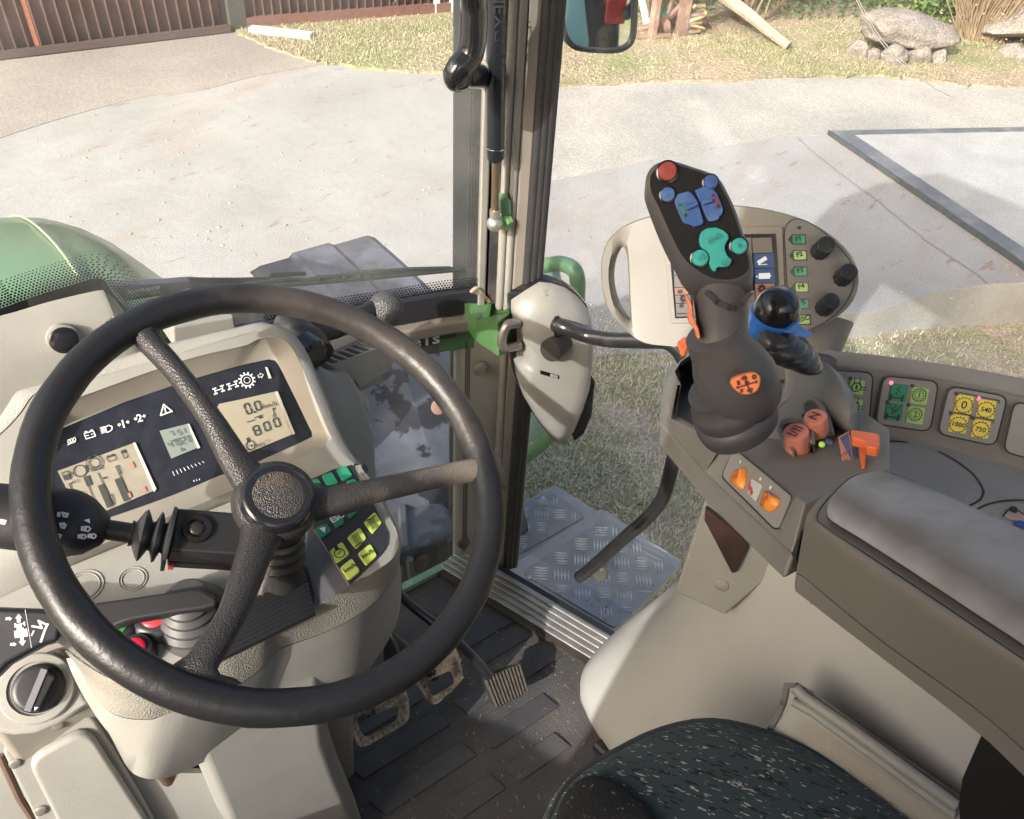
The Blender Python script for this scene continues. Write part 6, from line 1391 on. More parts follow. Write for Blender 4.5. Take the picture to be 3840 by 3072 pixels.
ml(.0042, (1268, 850), (1312, 822)); ml(.0008, (1262, 868), (1325, 866)); ml(.006, (1280, 952), (1332, 950)); ml(.0016, (1250, 955), (1253, 955)); ml(.0016, (1348, 950), (1351, 950))
m.build('screen_icons', mat('icon_white', (.35, .35, .33), .4, emit=(.6, .6, .58, .3)), scr)
m = MB()
for cx, cy, r_ in ((1287, 1045, 22), (1332, 1078, 18), (712, 1115, 20)):
    ml(.0024, *[(cx+r_*.8*math.cos(k/10*6.283), cy+r_*.8*math.sin(k/10*6.283)) for k in range(10)], closed=True)
    for k in range(8): ml(.0018, (cx+r_*math.cos(k/8*6.283), cy+r_*math.sin(k/8*6.283)), (cx+r_*1.3*math.cos(k/8*6.283), cy+r_*1.3*math.sin(k/8*6.283)))
for k in range(3): ml(.0016, (672, 1058+k*9), (700, 1056+k*9))
ml(.002, (688, 1155), (705, 1150), (705, 1175), (688, 1178), closed=True); ml(.0015, (640, 950), (650, 948)); ml(.0016, (1190, 1085), (1222, 1084))
for k in range(5): ml(.0016, (665+k*16, 1228), (672+k*16, 1228))
m.build('screen_symbols', DARKI, scr)
pan = z('J', (1452, 640), (1462, 575), (1530, 522), (1620, 548), (1740, 625), (1850, 735), (1920, 810), (1965, 900), (1968, 1010), (1920, 1130), (1850, 1220), (1740, 1300), (1620, 1355), (1530, 1380), (1490, 1330))
m = MB(); m.prism([mq(p, .0100) for p in px2(pan, 30, 3)], MP.n*.0016); dpn = m.build('key_panel', mat('panel_grey', (.19, .18, .17), .42, bump=.05, bscale=800), tmn, bevel=.0006)
m = MB(); m.stroke([mq(p, .0119) for p in px2(pan, 30, 3)], .0009, MP.n, closed=True); m.build('panel_outline', DARKI, dpn)
G1 = mat('key_emerald', (.01, .26, .13), .28, coat=.3); G2 = mat('key_pale_lime', (.38, .60, .16), .28, coat=.3)
mk = MB(); ma = MB(); mtxt = MB()
for k, (x0, y0, lab) in enumerate([(1512, 650, 'F1'), (1520, 767, 'F2'), (1526, 885, 'F3'), (1533, 1002, 'F4'), (1540, 1122, 'F5'), (1547, 1240, 'ESC')]):
    c4 = z('J', (x0, y0), (x0+92, y0-2), (x0+96, y0+64), (x0+3, y0+66))
    m = MB(); m.prism([mq(p, .0117) for p in px2(c4, 6, 2)], MP.n*.0022, inset=.93); m.build('key', G1 if k % 2 == 0 else G2, dpn, bevel=.0004, seg=1)
    mk.prism([mq(p, .0117) for p in z('J', (x0-5, y0-5), (x0+98, y0-7), (x0+102, y0+70), (x0-2, y0+72))], MP.n*.0004)
    ma.prism([mq(p, .0117) for p in z('J', (x0-34, y0+35), (x0-6, y0), (x0-3, y0+68))], MP.n*.0008)
    a, b = MP.ab(mq(z('J', x0+(44 if k < 5 else 48), y0+26), .0143)); mtxt.text(lab, MP, a, b, .0068, off=.0145, bold=.0002)
mk.build('key_surround', BLACKG, dpn); ma.build('key_arrow', BLACKG, dpn); mtxt.build('key_lettering', DARKI, dpn)
for cx, cy, bx, by in ((1765, 718, 1712, 768), (1932, 920, 1880, 965), (1800, 1135, 1745, 1185)):
    b_ = mq(z('J', bx, by), .0115); f_ = mq(z('J', cx, cy), .034); ax_ = f_-b_
    m = MB(); n_ = 60; a1 = ax_.normalized(); p1 = a1.orthogonal().normalized(); p2 = a1.cross(p1); rr = []
    for h, q in ((0, 1.05), (.1, 1.02), (.9, .98), (.97, .94), (1.0, .85), (1.002, .001)):
        rr.append([b_+ax_*h+(p1*math.cos(k/n_*6.2832)+p2*math.sin(k/n_*6.2832))*.0092*q*(1 if h > .95 or k % 6 > 1 else .93) for k in range(n_)])
    m.loft(rr); m.build('dial', mat('dial_black', (.025, .026, .032), .4, col2=(.10, .10, .10), vscale=60, lo=.55, hi=.8), dpn, smooth=40)
m = MB(); m.lathe(mq(z('J', 1563, 596), .0118), MP.n, [(.002, 0), (.0015, .0004)], 10); m.build('light_sensor', DARKI, dpn)
# monitor foot
tft = thing('monitor_stand', 'grey tapered stand and swivel collar carrying the monitor', 'stand', PD((3010, 1330), .86))
m = MB(); a, b = PD(z('J', 1690, 1330), .93), PD(z('J', 1650, 1560), .93); m.tube([a+(a-b)*.25, a, b, b+(b-a)*.4], [.038, .036, .028, .027], 28); m.build('cone', GREY, tft, smooth=70)
m = MB(); ax_ = (a-b).normalized(); m.lathe(b-ax_*.004, ax_, [(.034, -.012), (.035, -.006), (.035, .004), (.031, .008)], 28); m.lathe(b-ax_*.022, ax_, [(.034, -.008), (.035, 0), (.034, .006)], 28); m.build('collar', mat('collar_grey', (.11, .10, .095), .45), tft)
# ================================================================== ARMREST WITH JOYSTICK CONSOLE
AD = R(1750, 1000).normalized(); BD = V((1, -.15, 0)).normalized(); CD = BD.cross(AD).normalized()
if CD.z < 0: CD = -CD
TC = Plane(PD((2850, 1800), .66), CD, BD)
def k_(*p): return z('K', *p)
tjc = thing('control_console', 'grey joystick console at the armrest front with orange keys and two faded red buttons', 'control console', TC((2850, 1800)))
topK = [(330, 310), (262, 480), (280, 640), (620, 806), (640, 780), (1150, 1185), (1345, 1100), (1700, 960), (1700, 700), (1480, 560), (1330, 300), (950, 215), (600, 215)]
midK = [(280, 300), (222, 500), (212, 650), (500, 985), (560, 1045), (1062, 1515), (1110, 1500), (1700, 1200), (1700, 900), (1480, 700), (1330, 400), (950, 260), (600, 250)]
botK = [(275, 380), (225, 600), (215, 830), (500, 1180), (560, 1240), (1010, 1690), (1100, 1640), (1700, 1400), (1700, 1000), (1480, 800), (1330, 500), (950, 300), (600, 300)]
T_ = [TC(p) for p in k_(*topK)]; Mi = [TC(p, -.030) for p in k_(*midK)]; Bo = [TC(p, -.050) for p in k_(*botK)]
m = MB(); m.loft([T_, Mi], True, True); m.build('upper_body', GREY, tjc, bevel=.004, seg=3)
m = MB(); Mi2 = [p-CD*.0012 for p in Mi]; cM = sum(Mi, V())/len(Mi); m.loft([[cM+(p-cM)*.996 for p in Mi2], Bo], True, True); m.build('lower_body', GREY, tjc, bevel=.004, seg=3)
m = MB(); P = [TC(p, o) for p, o in zip(k_((1135, 1200), (1330, 1112), (1300, 1300), (1098, 1640), (1066, 1512)), (-.006, -.006, -.03, -.05, -.03))]; m.prism(P, AD*-.008); m.build('rear_block', BLACK, tjc, bevel=.001)
# well wall in front of and left of the stick
m = MB(); W0 = [TC(p, .002) for p in k_((285, 640), (262, 480), (330, 310), (480, 235), (640, 225))]; W1 = [TC(p, .045) for p in k_((330, 420), (300, 330), (345, 265), (420, 215), (560, 200))]
W1b = [p+(TC(k_(600, 450)[0] if False else z('K', 650, 450), .045)-p).normalized()*.006 for p in W1]; W0b = [p+(TC(z('K', 650, 450), 0)-p).normalized()*.008 for p in W0]
m.loft([W0, W1, W1b, W0b], False, False, closed=False); m.build('well_wall', GREY, tjc, smooth=60)
m = MB(); m.face([TC(p, .0015) for p in k_((330, 620), (350, 380), (480, 280), (800, 230), (950, 300), (1010, 500), (930, 680), (800, 760), (560, 745))]); m.build('well_floor', mat('well_black', (.02, .02, .022), .5), tjc)
# dome to the right of the stick
domeB = k_((818, 772), (930, 650), (990, 540), (1015, 420), (1000, 320), (940, 225), (1060, 235), (1200, 250), (1320, 290), (1400, 360), (1460, 460), (1500, 590), (1500, 760), (1330, 700), (1180, 770), (1000, 790))
domeT = k_((880, 690), (975, 600), (1015, 500), (1035, 400), (1020, 300), (955, 212), (1060, 215), (1200, 240), (1300, 280), (1370, 350), (1420, 440), (1450, 540), (1440, 660), (1320, 640), (1180, 690), (1020, 720))
D0 = [TC(p, -.002) for p in domeB]; D1 = [TC(p, h) for p, h in zip(domeT, (.008, .016, .024, .032, .036, .040, .042, .042, .042, .040, .036, .030, .018, .016, .010, .006))]
cD = sum(D1, V())/len(D1)
m = MB(); m.loft([D0, D1, [cD+(p-cD)*.85+CD*.004 for p in D1], [cD+(p-cD)*.45+CD*.005 for p in D1]]); m.build('dome', GREY, tjc, smooth=75)
# two round buttons in hoods
def rbtn(c_, r_, top, mt, h0, txt):
    c = TC(c_, h0); ax_ = (CD*.75+(EYE-c).normalized()*.6).normalized(); Pn = Plane(c+ax_*.011, ax_, BD)
    m = MB(); m.lathe(c, ax_, [(r_*1.0, -.008), (r_*1.0, .009), (r_*.93, .0105), (.0001, .011)], 28); b = m.build('round_button', mt, tjc, smooth=40)
    m = MB(); m.text(txt, Pn, 0, 0, r_*1.15, ang=.25, off=.0006, bold=.0002); m.build('button_mark', mat('dark_red_mark', (.12, .03, .03), .6), b)
    return c, ax_
rbtn(z('K', 1228, 680), .0098, 0, SALMON, .020, 'N'); rbtn(z('K', 1103, 778), .0108, 0, SALMON, .012, 'I/II')
hood = lambda pts, hs, nm: None
m = MB(); H0 = [TC(p, h) for p, h in zip(k_((1150, 620), (1148, 560), (1180, 522), (1225, 525), (1270, 580), (1305, 660), (1325, 740)), (.018, .024, .028, .028, .024, .016, .008))]
m.tube(crom(H0, 4), .0028, 8); m.build('hood_rim', GREY, tjc)
m = MB(); m.face([TC(p, h) for p, h in zip(k_((1152, 640), (1150, 570), (1182, 528), (1222, 530), (1266, 585), (1300, 665), (1320, 745), (1240, 760)), (.016, .0235, .0275, .0275, .0235, .0165, .0105, .0085))]); m.build('hood_recess', mat('recess_grey', (.085, .08, .07), .6), tjc)
m = MB(); H1 = [TC(p, h) for p, h in zip(k_((1090, 890), (1030, 830), (1000, 760), (1020, 712), (1090, 700), (1160, 720), (1205, 780), (1210, 860)), (.0, .004, .009, .013, .014, .013, .009, .001))]
H1 = [p+CD*.008 for p in H1]; _h = crom(H1, 4); m.tube(_h, .0024, 8); m.loft([[p-CD*.022 for p in _h], _h, [p+(TC(z('K', 1103, 790), .014)-p)*.12 for p in _h], [p+(TC(z('K', 1103, 790), .0)-p)*.2-CD*.02 for p in _h]], False, False, closed=False); m.build('hood_rim', GREY, tjc, smooth=60)
m = MB(); c = TC(z('K', 1282, 798), .001); m.ball(c, .0075, 14, (1, 1, .7)); m.build('indicator_bead', mat('bead', (.25, .25, .32), .15, metal=.5), tjc)
m = MB(); m.ball(TC(z('K', 1262, 806), .005), .0028, 8); m.build('indicator_glow', mat('bead_green', (.3, .5, .05), .3, emit=(.4, .6, .1, .25)), tjc)
# orange scale and slider
SLp = Plane(TC(z('K', 1420, 850), .004), (CD+V((-.2, -.3, 0))).normalized(), BD)
m = MB(); m.prism([SLp(p) for p in k_((1368, 755), (1440, 716), (1478, 965), (1400, 950))], -SLp.n*.002); scl = m.build('speed_scale', mat('scale_salmon', (.62, .25, .17), .5), tjc, bevel=.0004, seg=1)
m = MB(); m.face([SLp(p, .0005) for p in k_((1378, 762), (1432, 728), (1464, 925))]); m.build('blue_wedge', mat('wedge_blue', (.09, .11, .22), .5), scl)
m = MB()
for p, s in (((1422, 755), 'MAX'), ((1415, 870), 'MIN'), ((1420, 910), '0')): a, b = SLp.ab(SLp(z('K', *p))); m.text(s, SLp, a, b, .0052, off=.0009, ang=.1)
m.build('scale_print', mat('print_maroon', (.20, .06, .05), .6), scl)
m = MB(); m.prism([SLp(p, .0) for p in k_((1478, 790), (1510, 800), (1530, 960), (1490, 960))], -SLp.n*.02); m.build('slider_slot', BLACKG, tjc)
m = MB(); m.prism([SLp(p, .012) for p in k_((1500, 790), (1552, 790), (1545, 950), (1520, 958))], -SLp.n*.01); m.build('slider_stem', ORANGE, tjc, bevel=.001)
m = MB(); m.prism([SLp(p, .024) for p in k_((1450, 706), (1610, 728), (1640, 740), (1636, 812), (1620, 830), (1550, 820), (1545, 785), (1455, 758))], -SLp.n*.009)
m.build('slider_grip', ORANGE, tjc, bevel=.0015)
# left face strip with keys
_p0, _p1, _p2 = TC(z('K', 640, 780)), TC(z('K', 1150, 1185)), TC(z('K', 1062, 1515), -.030)
_n = (_p1-_p0).cross(_p2-_p1).normalized(); _n = _n if _n.dot(EYE-_p0) > 0 else -_n
ST = Plane(_p0, _n, _p1-_p0)
m = MB(); stp = k_((690, 825), (1072, 1140), (985, 1350), (950, 1352), (622, 1025), (618, 1000)); m.prism([ST(p, .003) for p in px2(stp, 14, 2)], -ST.n*.006); stripo = m.build('key_strip', GREYL, tjc, bevel=.0012)
m = MB(); m.stroke([ST(p, .0034) for p in px2(stp, 14, 2)], .0012, ST.n, closed=True); m.build('strip_outline', DARKI, stripo)
for (cx, cy, dy) in ((733, 1025, 0), (942, 1170, 8)):
    P = k_((cx+25, cy-65), (cx+42, cy-60), (cx+42, cy+10), (cx+20, cy+76), (cx-5, cy+68), (cx-50, cy+18), (cx-48, cy-8)) if dy == 0 else k_((cx-28, cy-66), (cx+0, cy-40), (cx+20, cy-28), (cx+54, cy-10), (cx+30, cy+50), (cx-18, cy+78), (cx-48, cy+50), (cx-50, cy-5))
    Q = [ST(p, .0034) for p in px2(P, 10, 2)]; cq = sum(Q, V())/len(Q)
    m = MB(); m.loft([Q, [cq+(p-cq)*.9+ST.n*.004 for p in Q], [cq+(p-cq)*.5+ST.n*.0055 for p in Q]]); kk = m.build('orange_key', ORANGEL, stripo, smooth=60)
    m = MB(); c = cq+ST.n*.0062; m.stroke([c+ST.x*.0052*math.cos(k/14*6.283)+ST.y*.0062*math.sin(k/14*6.283) for k in range(12)], .0010, ST.n); m.stroke([c+ST.x*-.002-ST.y*.002, c+ST.x*.001+ST.y*.003, c+ST.x*.002-ST.y*.004], .0010, ST.n); m.build('key_mark', mat('mark_brown', (.30, .07, .02), .5), kk)
m = MB(); m.prism(rpoly([ST(p, .0036) for p in k_((812, 1028), (884, 1072), (838, 1178), (785, 1120))], .0015), ST.n*.0006); vl = m.build('name_label', mat('label_white', (.55, .55, .53), .4), stripo)
m = MB(); a, b = ST.ab(ST(z('K', 832, 1102))); m.text('Vario', ST, a, b, .0085, ang=-.25, off=.0048, bold=.0003); m.build('label_lettering', REDC, vl)
m = MB()
for p in ((738, 917), (866, 1030), (932, 1085)): m.lathe(ST(z('K', *p), .0034), ST.n, [(.0017, 0), (.0014, .0006)], 10)
m.build('indicator_dot', mat('dot_white', (.7, .7, .68), .4), stripo)
# ---- joystick
tjs = thing('joystick', 'dark grey joystick handle with red, blue and turquoise buttons on its black face', 'joystick', TC(z('K', 700, 600)))
jc = PD(z('J', 850, 560), .60); jn = (EYE-jc).normalized()+V((.0, -.05, .12)); JP = Plane(jc, jn)
def J(p, h=0): return JP(p, h)
faceo = z('J', (455, 250), (462, 200), (500, 150), (560, 122), (640, 118), (760, 155), (900, 205), (965, 250), (1015, 335), (1075, 460), (1125, 600), (1170, 740), (1200, 850), (1190, 930), (1100, 985), (980, 990), (880, 960), (760, 880), (680, 780), (600, 620), (520, 440), (465, 330))
sil = z('J', (428, 300), (440, 215), (480, 150), (550, 112), (640, 108), (770, 148), (910, 195), (980, 245), (1030, 330), (1090, 455), (1140, 600), (1190, 750), (1222, 870), (1222, 970), (1200, 1080), (1090, 1110), (900, 1120), (735, 1060), (640, 900), (540, 700), (455, 480), (425, 380))
FA = crom([J(p, .004) for p in faceo], 3, True); SI = crom([J(p, -.012) for p in sil], 3, True)
GJ = mat('joystick_grey', (.072, .069, .073), .45, bump=.15, bscale=700, col2=(.09, .082, .075), vscale=14, lo=.5, hi=.7)
cF = sum(FA, V())/len(FA)
m = MB(); m.loft([[cF+(p-cF)*.97+JP.n*.0005 for p in FA], FA, SI, [cF+(p-cF)*.97-JP.n*.024 for p in SI], [cF+(p-cF)*.75-JP.n*.036 for p in SI]], False, True); m.build('head', GJ, tjs, smooth=70)
m = MB(); m.face([cF+(p-cF)*.975+JP.n*.0002 for p in FA]); m.build('face_plate', mat('face_black', (.006, .006, .008), .6, spec=.25), tjs)
m = MB(); n0 = J(z('J', 990, 960), -.020); n1 = J(z('J', 985, 1100), -.022); n2 = J(z('J', 995, 1300), -.026); n3 = J(z('J', 990, 1500), -.030); n4 = J(z('K', 640, 250), -.035)
m.tube(crom([n0, n1, n2, n3, n4], 5), [.0225, .0225, .022, .0215, .021, .0205, .0202, .02, .0198, .0196, .0195, .0195, .0196, .0198, .02, .0203, .0205, .021, .0215, .022, .0225], 28, flat=1.0, up=JP.n); m.build('neck', GJ, tjs, smooth=80)
m = MB(); vv = z('J', (885, 1075), (920, 1100), (1000, 1165), (1095, 1190), (1180, 1110), (1195, 1080), (1185, 1130), (1110, 1205), (1090, 1200), (1010, 1175), (930, 1130)); m.stroke([J(p, .0005) for p in z('J', (885, 1075), (960, 1145), (1050, 1188), (1095, 1192), (1140, 1160), (1195, 1085))], .004, JP.n); m.build('parting_seam', BLACK, tjs)
def jbtn(p, r_, mt, h=.0035, nm='round_button', ring=True):
    c = J(z('J', *p), .0035)
    if ring: m = MB(); m.lathe(c, JP.n, [(r_*1.18, 0), (r_*1.2, .0018), (r_*1.05, .0022)], 28); ro_ = m.build('button_ring', BLACKG, tjs)
    m = MB(); m.lathe(c, JP.n, [(r_, 0), (r_, h), (r_*.9, h+.0012), (.0001, h+.0016)], 28); return m.build(nm, mt, tjs, smooth=50)
BLU = mat('button_blue', (.035, .10, .32), .4, var=.12, vscale=60, col2=(.07, .15, .36), lo=.45, hi=.6); TUR = mat('button_turquoise', (.03, .36, .33), .42, var=.08, vscale=40)
jbtn((595, 187), .0068*1.02, mat('button_red', (.27, .035, .03), .42, var=.2, vscale=60)); jbtn((595, 355), .0053, BLU); jbtn((908, 263), .0051, BLU); jbtn((832, 820), .0061, TUR); jbtn((1117, 732), .0058, TUR)
def jplate(pts, mt, nm, h0=.004, h=.0035, bev=.0006):
    m = MB(); m.prism([J(p, h0) for p in px2(pts, 8, 2)], JP.n*h, inset=.96); return m.build(nm, mt, tjs, bevel=bev)
jplate(z('J', (640, 405), (665, 348), (750, 325), (775, 345), (822, 410), (862, 560), (850, 580), (785, 602), (765, 580), (712, 572), (690, 530)), BLU, 'rocker')
jplate(z('J', (788, 318), (862, 292), (930, 312), (960, 345), (1005, 465), (1000, 500), (975, 520), (970, 545), (895, 562), (860, 490), (825, 400)), BLU, 'rocker')
for pts in (z('J', (728, 445), (745, 425), (815, 408), (825, 428), (800, 445), (755, 462), (735, 470)), z('J', (845, 408), (862, 398), (920, 383), (932, 400), (905, 418), (865, 428), (850, 430))):
    jplate(pts, BLU, 'rocker_ridge', .0075, .004)
jplate(z('J', (672, 420), (700, 415), (742, 520), (718, 535)), mat('tag_green', (.03, .17, .12), .5), 'green_tag', .0075, .0006, 0); jplate(z('J', (918, 350), (940, 342), (988, 450), (965, 462)), mat('tag_red', (.22, .03, .06), .5), 'red_tag', .0075, .0006, 0)
m = MB()
for a, b in (((680, 432), (694, 428)), ((718, 508), (734, 502)), ((724, 498), (728, 514)), ((925, 362), (938, 358))): m.stroke([J(p, .0087) for p in z('J', a, b)], .0009, JP.n)
m.lathe(J(z('J', 968, 438), .0082), JP.n, [(.0014, 0), (.0012, .0006)], 8); m.build('tag_marks', DARKI, tjs)
jplate(z('J', (822, 690), (835, 630), (880, 597), (945, 590), (1000, 610), (1035, 640), (1048, 672), (1020, 710), (1012, 750), (1030, 800), (1070, 845), (1045, 885), (1000, 893), (955, 888), (948, 922), (935, 928), (905, 895), (895, 860), (905, 815), (880, 770), (835, 745)), TUR, 'thumb_rocker', .004, .004)
m = MB()
for s, p in (('END', (938, 680)), ('GO', (1022, 850)), ('1/2', (840, 822)), ('A', (1115, 735))): a, b = JP.ab(J(z('J', *p))); m.text(s, JP, a, b, .0052, off=.0098, ang=.15)
m.build('button_lettering', mat('worn_print', (.03, .16, .15), .6), tjs)
m = MB(); P = z('J', (722, 1085), (752, 1105), (778, 1170), (785, 1250), (825, 1340), (838, 1410), (815, 1415), (795, 1345), (752, 1285), (745, 1240), (752, 1180)); m.prism([J(p, -.006) for p in P], -JP.n*.022); m.build('trigger', mat('trigger_orange', (.70, .20, .10), .45, var=.1, vscale=60), tjs, bevel=.002)
# bell and bellows base
bc = PD(z('K', 700, 370), .655); upj = (n3-bc).normalized()
m = MB(); m.lathe(bc, upj, [(.024, -.034), (.028, -.026), (.0322, -.012), (.0325, .000), (.0290, .016), (.0240, .030), (.0215, .048)], 40); m.build('bell', GJ, tjs, smooth=80)
m = MB(); b2 = PD(z('K', 665, 560), .675); m.lathe(b2-upj*.010, upj, [(.0335, -.012), (.0345, -.004), (.0338, .002), (.0305, .005), (.0318, .012), (.0305, .018), (.027, .022), (.027, .032)], 40); m.build('skirt', mat('skirt_grey', (.055, .055, .062), .5, bump=.1, bscale=500), tjs, smooth=45)
OB = Plane(PD(z('K', 768, 410), .600), (EYE-PD(z('K', 768, 410), .600)).normalized()+V((.12, -.0, -.1)), V((1, -.3, 0)))
m = MB(); Q = [OB(p) for p in px2(k_((668, 400), (690, 372), (760, 345), (830, 335), (865, 360), (868, 420), (840, 470), (790, 488), (730, 480), (685, 440)), 20, 2)]; cq = sum(Q, V())/len(Q)
m.loft([[p-OB.n*.012 for p in Q], Q, [cq+(p-cq)*.9+OB.n*.0018 for p in Q]]); ob = m.build('orange_badge', mat('badge_orange', (.78, .22, .07), .35), tjs, smooth=40)
m = MB()
def obl(w_, *pts): m.stroke([OB(p, .0024) for p in k_(*pts)], w_, OB.n)
obl(.0014, (762, 372), (798, 460)); obl(.0012, (715, 438), (842, 400)); obl(.0022, (748, 382), (762, 368), (775, 378)); obl(.0022, (786, 456), (802, 464), (808, 446)); obl(.003, (775, 412), (785, 408)); obl(.001, (717, 430), (712, 440), (722, 444)); obl(.001, (835, 394), (844, 400), (838, 408))
obl(.0012, *[(825+11*math.cos(k/8*6.283), 369+11*math.sin(k/8*6.283)) for k in range(9)]); obl(.0011, (715, 400), (728, 395), (730, 405), (718, 410), (720, 418), (733, 414)); obl(.0011, (735, 455), (748, 450), (750, 462), (738, 468))
m.build('badge_symbols', mat('badge_dark', (.14, .03, .02), .5), ob)
# orange clip behind, left of the neck
tcl = thing('orange_clip', 'small orange lever with a pivot pin left of the joystick neck, below the monitor', 'lever', PD(z('K', 380, 180), .70))
m = MB(); CPn = Plane(PD(z('K', 380, 160), .70), EYE-PD(z('K', 380, 160), .70)); m.prism([CPn(p) for p in k_((322, 150), (370, 110), (448, 125), (450, 170), (400, 175), (375, 240), (352, 235))], -CPn.n*.014); m.build('body', ORANGE, tcl, bevel=.002)
m = MB(); m.prism([CPn(p, .001) for p in k_((402, 172), (450, 172), (450, 210), (378, 240))], -CPn.n*.012); m.lathe(CPn(z('K', 412, 198), .001), CPn.n, [(.0022, 0), (.002, .001)], 10); m.build('bracket', mat('clip_bracket', (.22, .2, .19), .5), tcl)
# ---- blue-collared crossgate lever
tbl = thing('crossgate_lever', 'small domed black lever with a bright blue collar and crumpled rubber boot behind the joystick', 'lever', PD(z('J', 1420, 1400), .74))
d0 = .735; cB = PD(z('J', 1398, 1200), d0); upb = (V((0, 0, 1))+V((-.08, -.1, 0))).normalized()
m = MB(); m.lathe(cB, upb, [(.0204, -.004), (.0206, .0), (.0198, .007), (.0172, .013), (.0125, .0182), (.0075, .021), (.0001, .022)], 32); m.build('dome_cap', mat('dome_black', (.014, .014, .016), .22, coat=.4), tbl, smooth=80)
BLc = mat('collar_blue', (.03, .16, .55), .28, coat=.3)
m = MB(); m.lathe(cB-upb*.004, upb, [(.0195, -.024), (.0222, -.021), (.0222, -.001), (.0208, .0)], 32)
q = [PD(p, d) for p, d in zip(z('J', (1530, 1290), (1575, 1320), (1660, 1375), (1658, 1395), (1610, 1400), (1540, 1375), (1480, 1370)), (.72, .715, .705, .705, .71, .72, .72))]; m.prism(q, V((0, .008, -.004)))
m.build('collar', BLc, tbl, smooth=50)
m = MB()
for k, (cx, cy, rr_, hh) in enumerate([(1400, 1420, .021, .010), (1440, 1460, .026, .009), (1500, 1500, .026, .008), (1540, 1525, .027, .007), (1560, 1550, .028, .006)]):
    c = PD(z('J', cx, cy), d0+.012*k*.3); m.lathe(c, upb+V((.1*k, 0, 0)), [(rr_*.7, -hh), (rr_*.86, -hh*.2), (rr_*.84, hh*.3), (rr_*.66, hh)], 28)
m.build('boot', mat('boot_crumpled', (.035, .035, .038), .33, bump=.4, bscale=60, dist=.003, coat=.2), tbl, smooth=80)
# ---- armrest
tar = thing('armrest', 'wide grey-brown armrest with a stained blue-grey velour pad', 'armrest', PD((3400, 2300), .62))
TA = Plane(TC(z('N', 540, 540), .012)+CD*.0, CD, BD)
def n_(*p): return z('N', *p)
shT = n_((560, 600), (490, 520), (520, 440), (640, 300), (760, 195), (880, 155), (1020, 150), (1180, 195), (1640, 400), (2156, 625), (2700, 880), (3300, 1180), (3300, 2450), (2700, 2040), (2156, 1665), (1300, 1085))
shM = n_((480, 620), (395, 520), (440, 420), (600, 270), (740, 180), (870, 150), (1020, 148), (1190, 195), (1650, 400), (2156, 628), (2700, 883), (3300, 1183), (3300, 2600), (2700, 2180), (2156, 1760), (1200, 1150))
shB = n_((380, 1000), (320, 930), (400, 600), (560, 420), (720, 300), (900, 250), (1040, 240), (1200, 290), (1650, 500), (2156, 750), (2700, 1000), (3300, 1300), (3300, 3500), (2700, 2950), (1900, 2160), (1000, 1510))
shC = n_((420, 1200), (300, 1060), (400, 720), (560, 520), (720, 400), (900, 350), (1040, 340), (1200, 390), (1650, 600), (2156, 850), (2700, 1100), (3300, 1400), (3300, 3800), (2700, 3200), (1880, 2340), (1000, 1650))
def RG(pts, h): return crom([TA(p, h) for p in pts], 3, True)
ASH = mat('armrest_shell', (.185, .167, .145), .36, bump=.12, bscale=900, var=.04, vscale=5)
sT, sM, sB, sC = RG(shT, .0), RG(shM, -.006), RG(shB, -.052), RG(shC, -.066)
m = MB(); m.loft([RG(shT, -.006), sT, sM, [lerp(a, b, .12) for a, b in zip(sM, sB)], [lerp(a, b, .95) for a, b in zip(sM, sB)], sB], False, False); m.build('shell', ASH, tar, subsurf=1)
m = MB(); m.face([p for p in RG(shT, -.0025)]); m.build('top_plate', ASH, tar)
m = MB(); cS = sum(sB, V())/len(sB); m.loft([[cS+(p-cS)*.996-CD*.0015 for p in sB], sC, [cS+(p-cS)*.9-CD*.004 for p in sC]], True, True); m.build('lower_shell', ASH, tar, smooth=60)
VEL = mat('velour_pad', (.33, .32, .325), .8, bump=.1, bscale=1400, col2=(.17, .135, .10), vscale=7, lo=.52, hi=.75, var=.03, spec=.2)
def stain():
    t = VEL.node_tree; N = t.nodes; Lk = t.links.new; b = N['Principled BSDF']
    sd_ = (BD-AD*BD.dot(AD)).normalized(); ref = TA(z('N', 1000, 760)).dot(sd_)
    tc = N.new('ShaderNodeTexCoord'); dp = N.new('ShaderNodeVectorMath'); dp.operation = 'DOT_PRODUCT'; dp.inputs[1].default_value = sd_; Lk(tc.outputs['Object'], dp.inputs[0])
    nz = N.new('ShaderNodeTexNoise'); nz.inputs['Scale'].default_value = 22; nz.inputs['Detail'].default_value = 5; Lk(tc.outputs['Object'], nz.inputs[0])
    a = N.new('ShaderNodeMath'); a.operation = 'SUBTRACT'; a.inputs[1].default_value = ref+.010; Lk(dp.outputs['Value'], a.inputs[0])
    ab = N.new('ShaderNodeMath'); ab.operation = 'ABSOLUTE'; Lk(a.outputs[0], ab.inputs[0])
    c = N.new('ShaderNodeMath'); c.operation = 'MULTIPLY_ADD'; c.inputs[1].default_value = -.035; Lk(nz.outputs[0], c.inputs[0]); Lk(ab.outputs[0], c.inputs[2])
    r = N.new('ShaderNodeMapRange'); r.inputs[1].default_value = -.017; r.inputs[2].default_value = .000; r.inputs[3].default_value = .65; r.inputs[4].default_value = 0; Lk(c.outputs[0], r.inputs[0])
    mx = N.new('ShaderNodeMix'); mx.data_type = 'RGBA'; Lk(r.outputs[0], mx.inputs[0]); Lk(b.inputs['Base Color'].links[0].from_socket, mx.inputs[6]); mx.inputs[7].default_value = (.15, .115, .08, 1); Lk(mx.outputs[2], b.inputs['Base Color'])
stain()
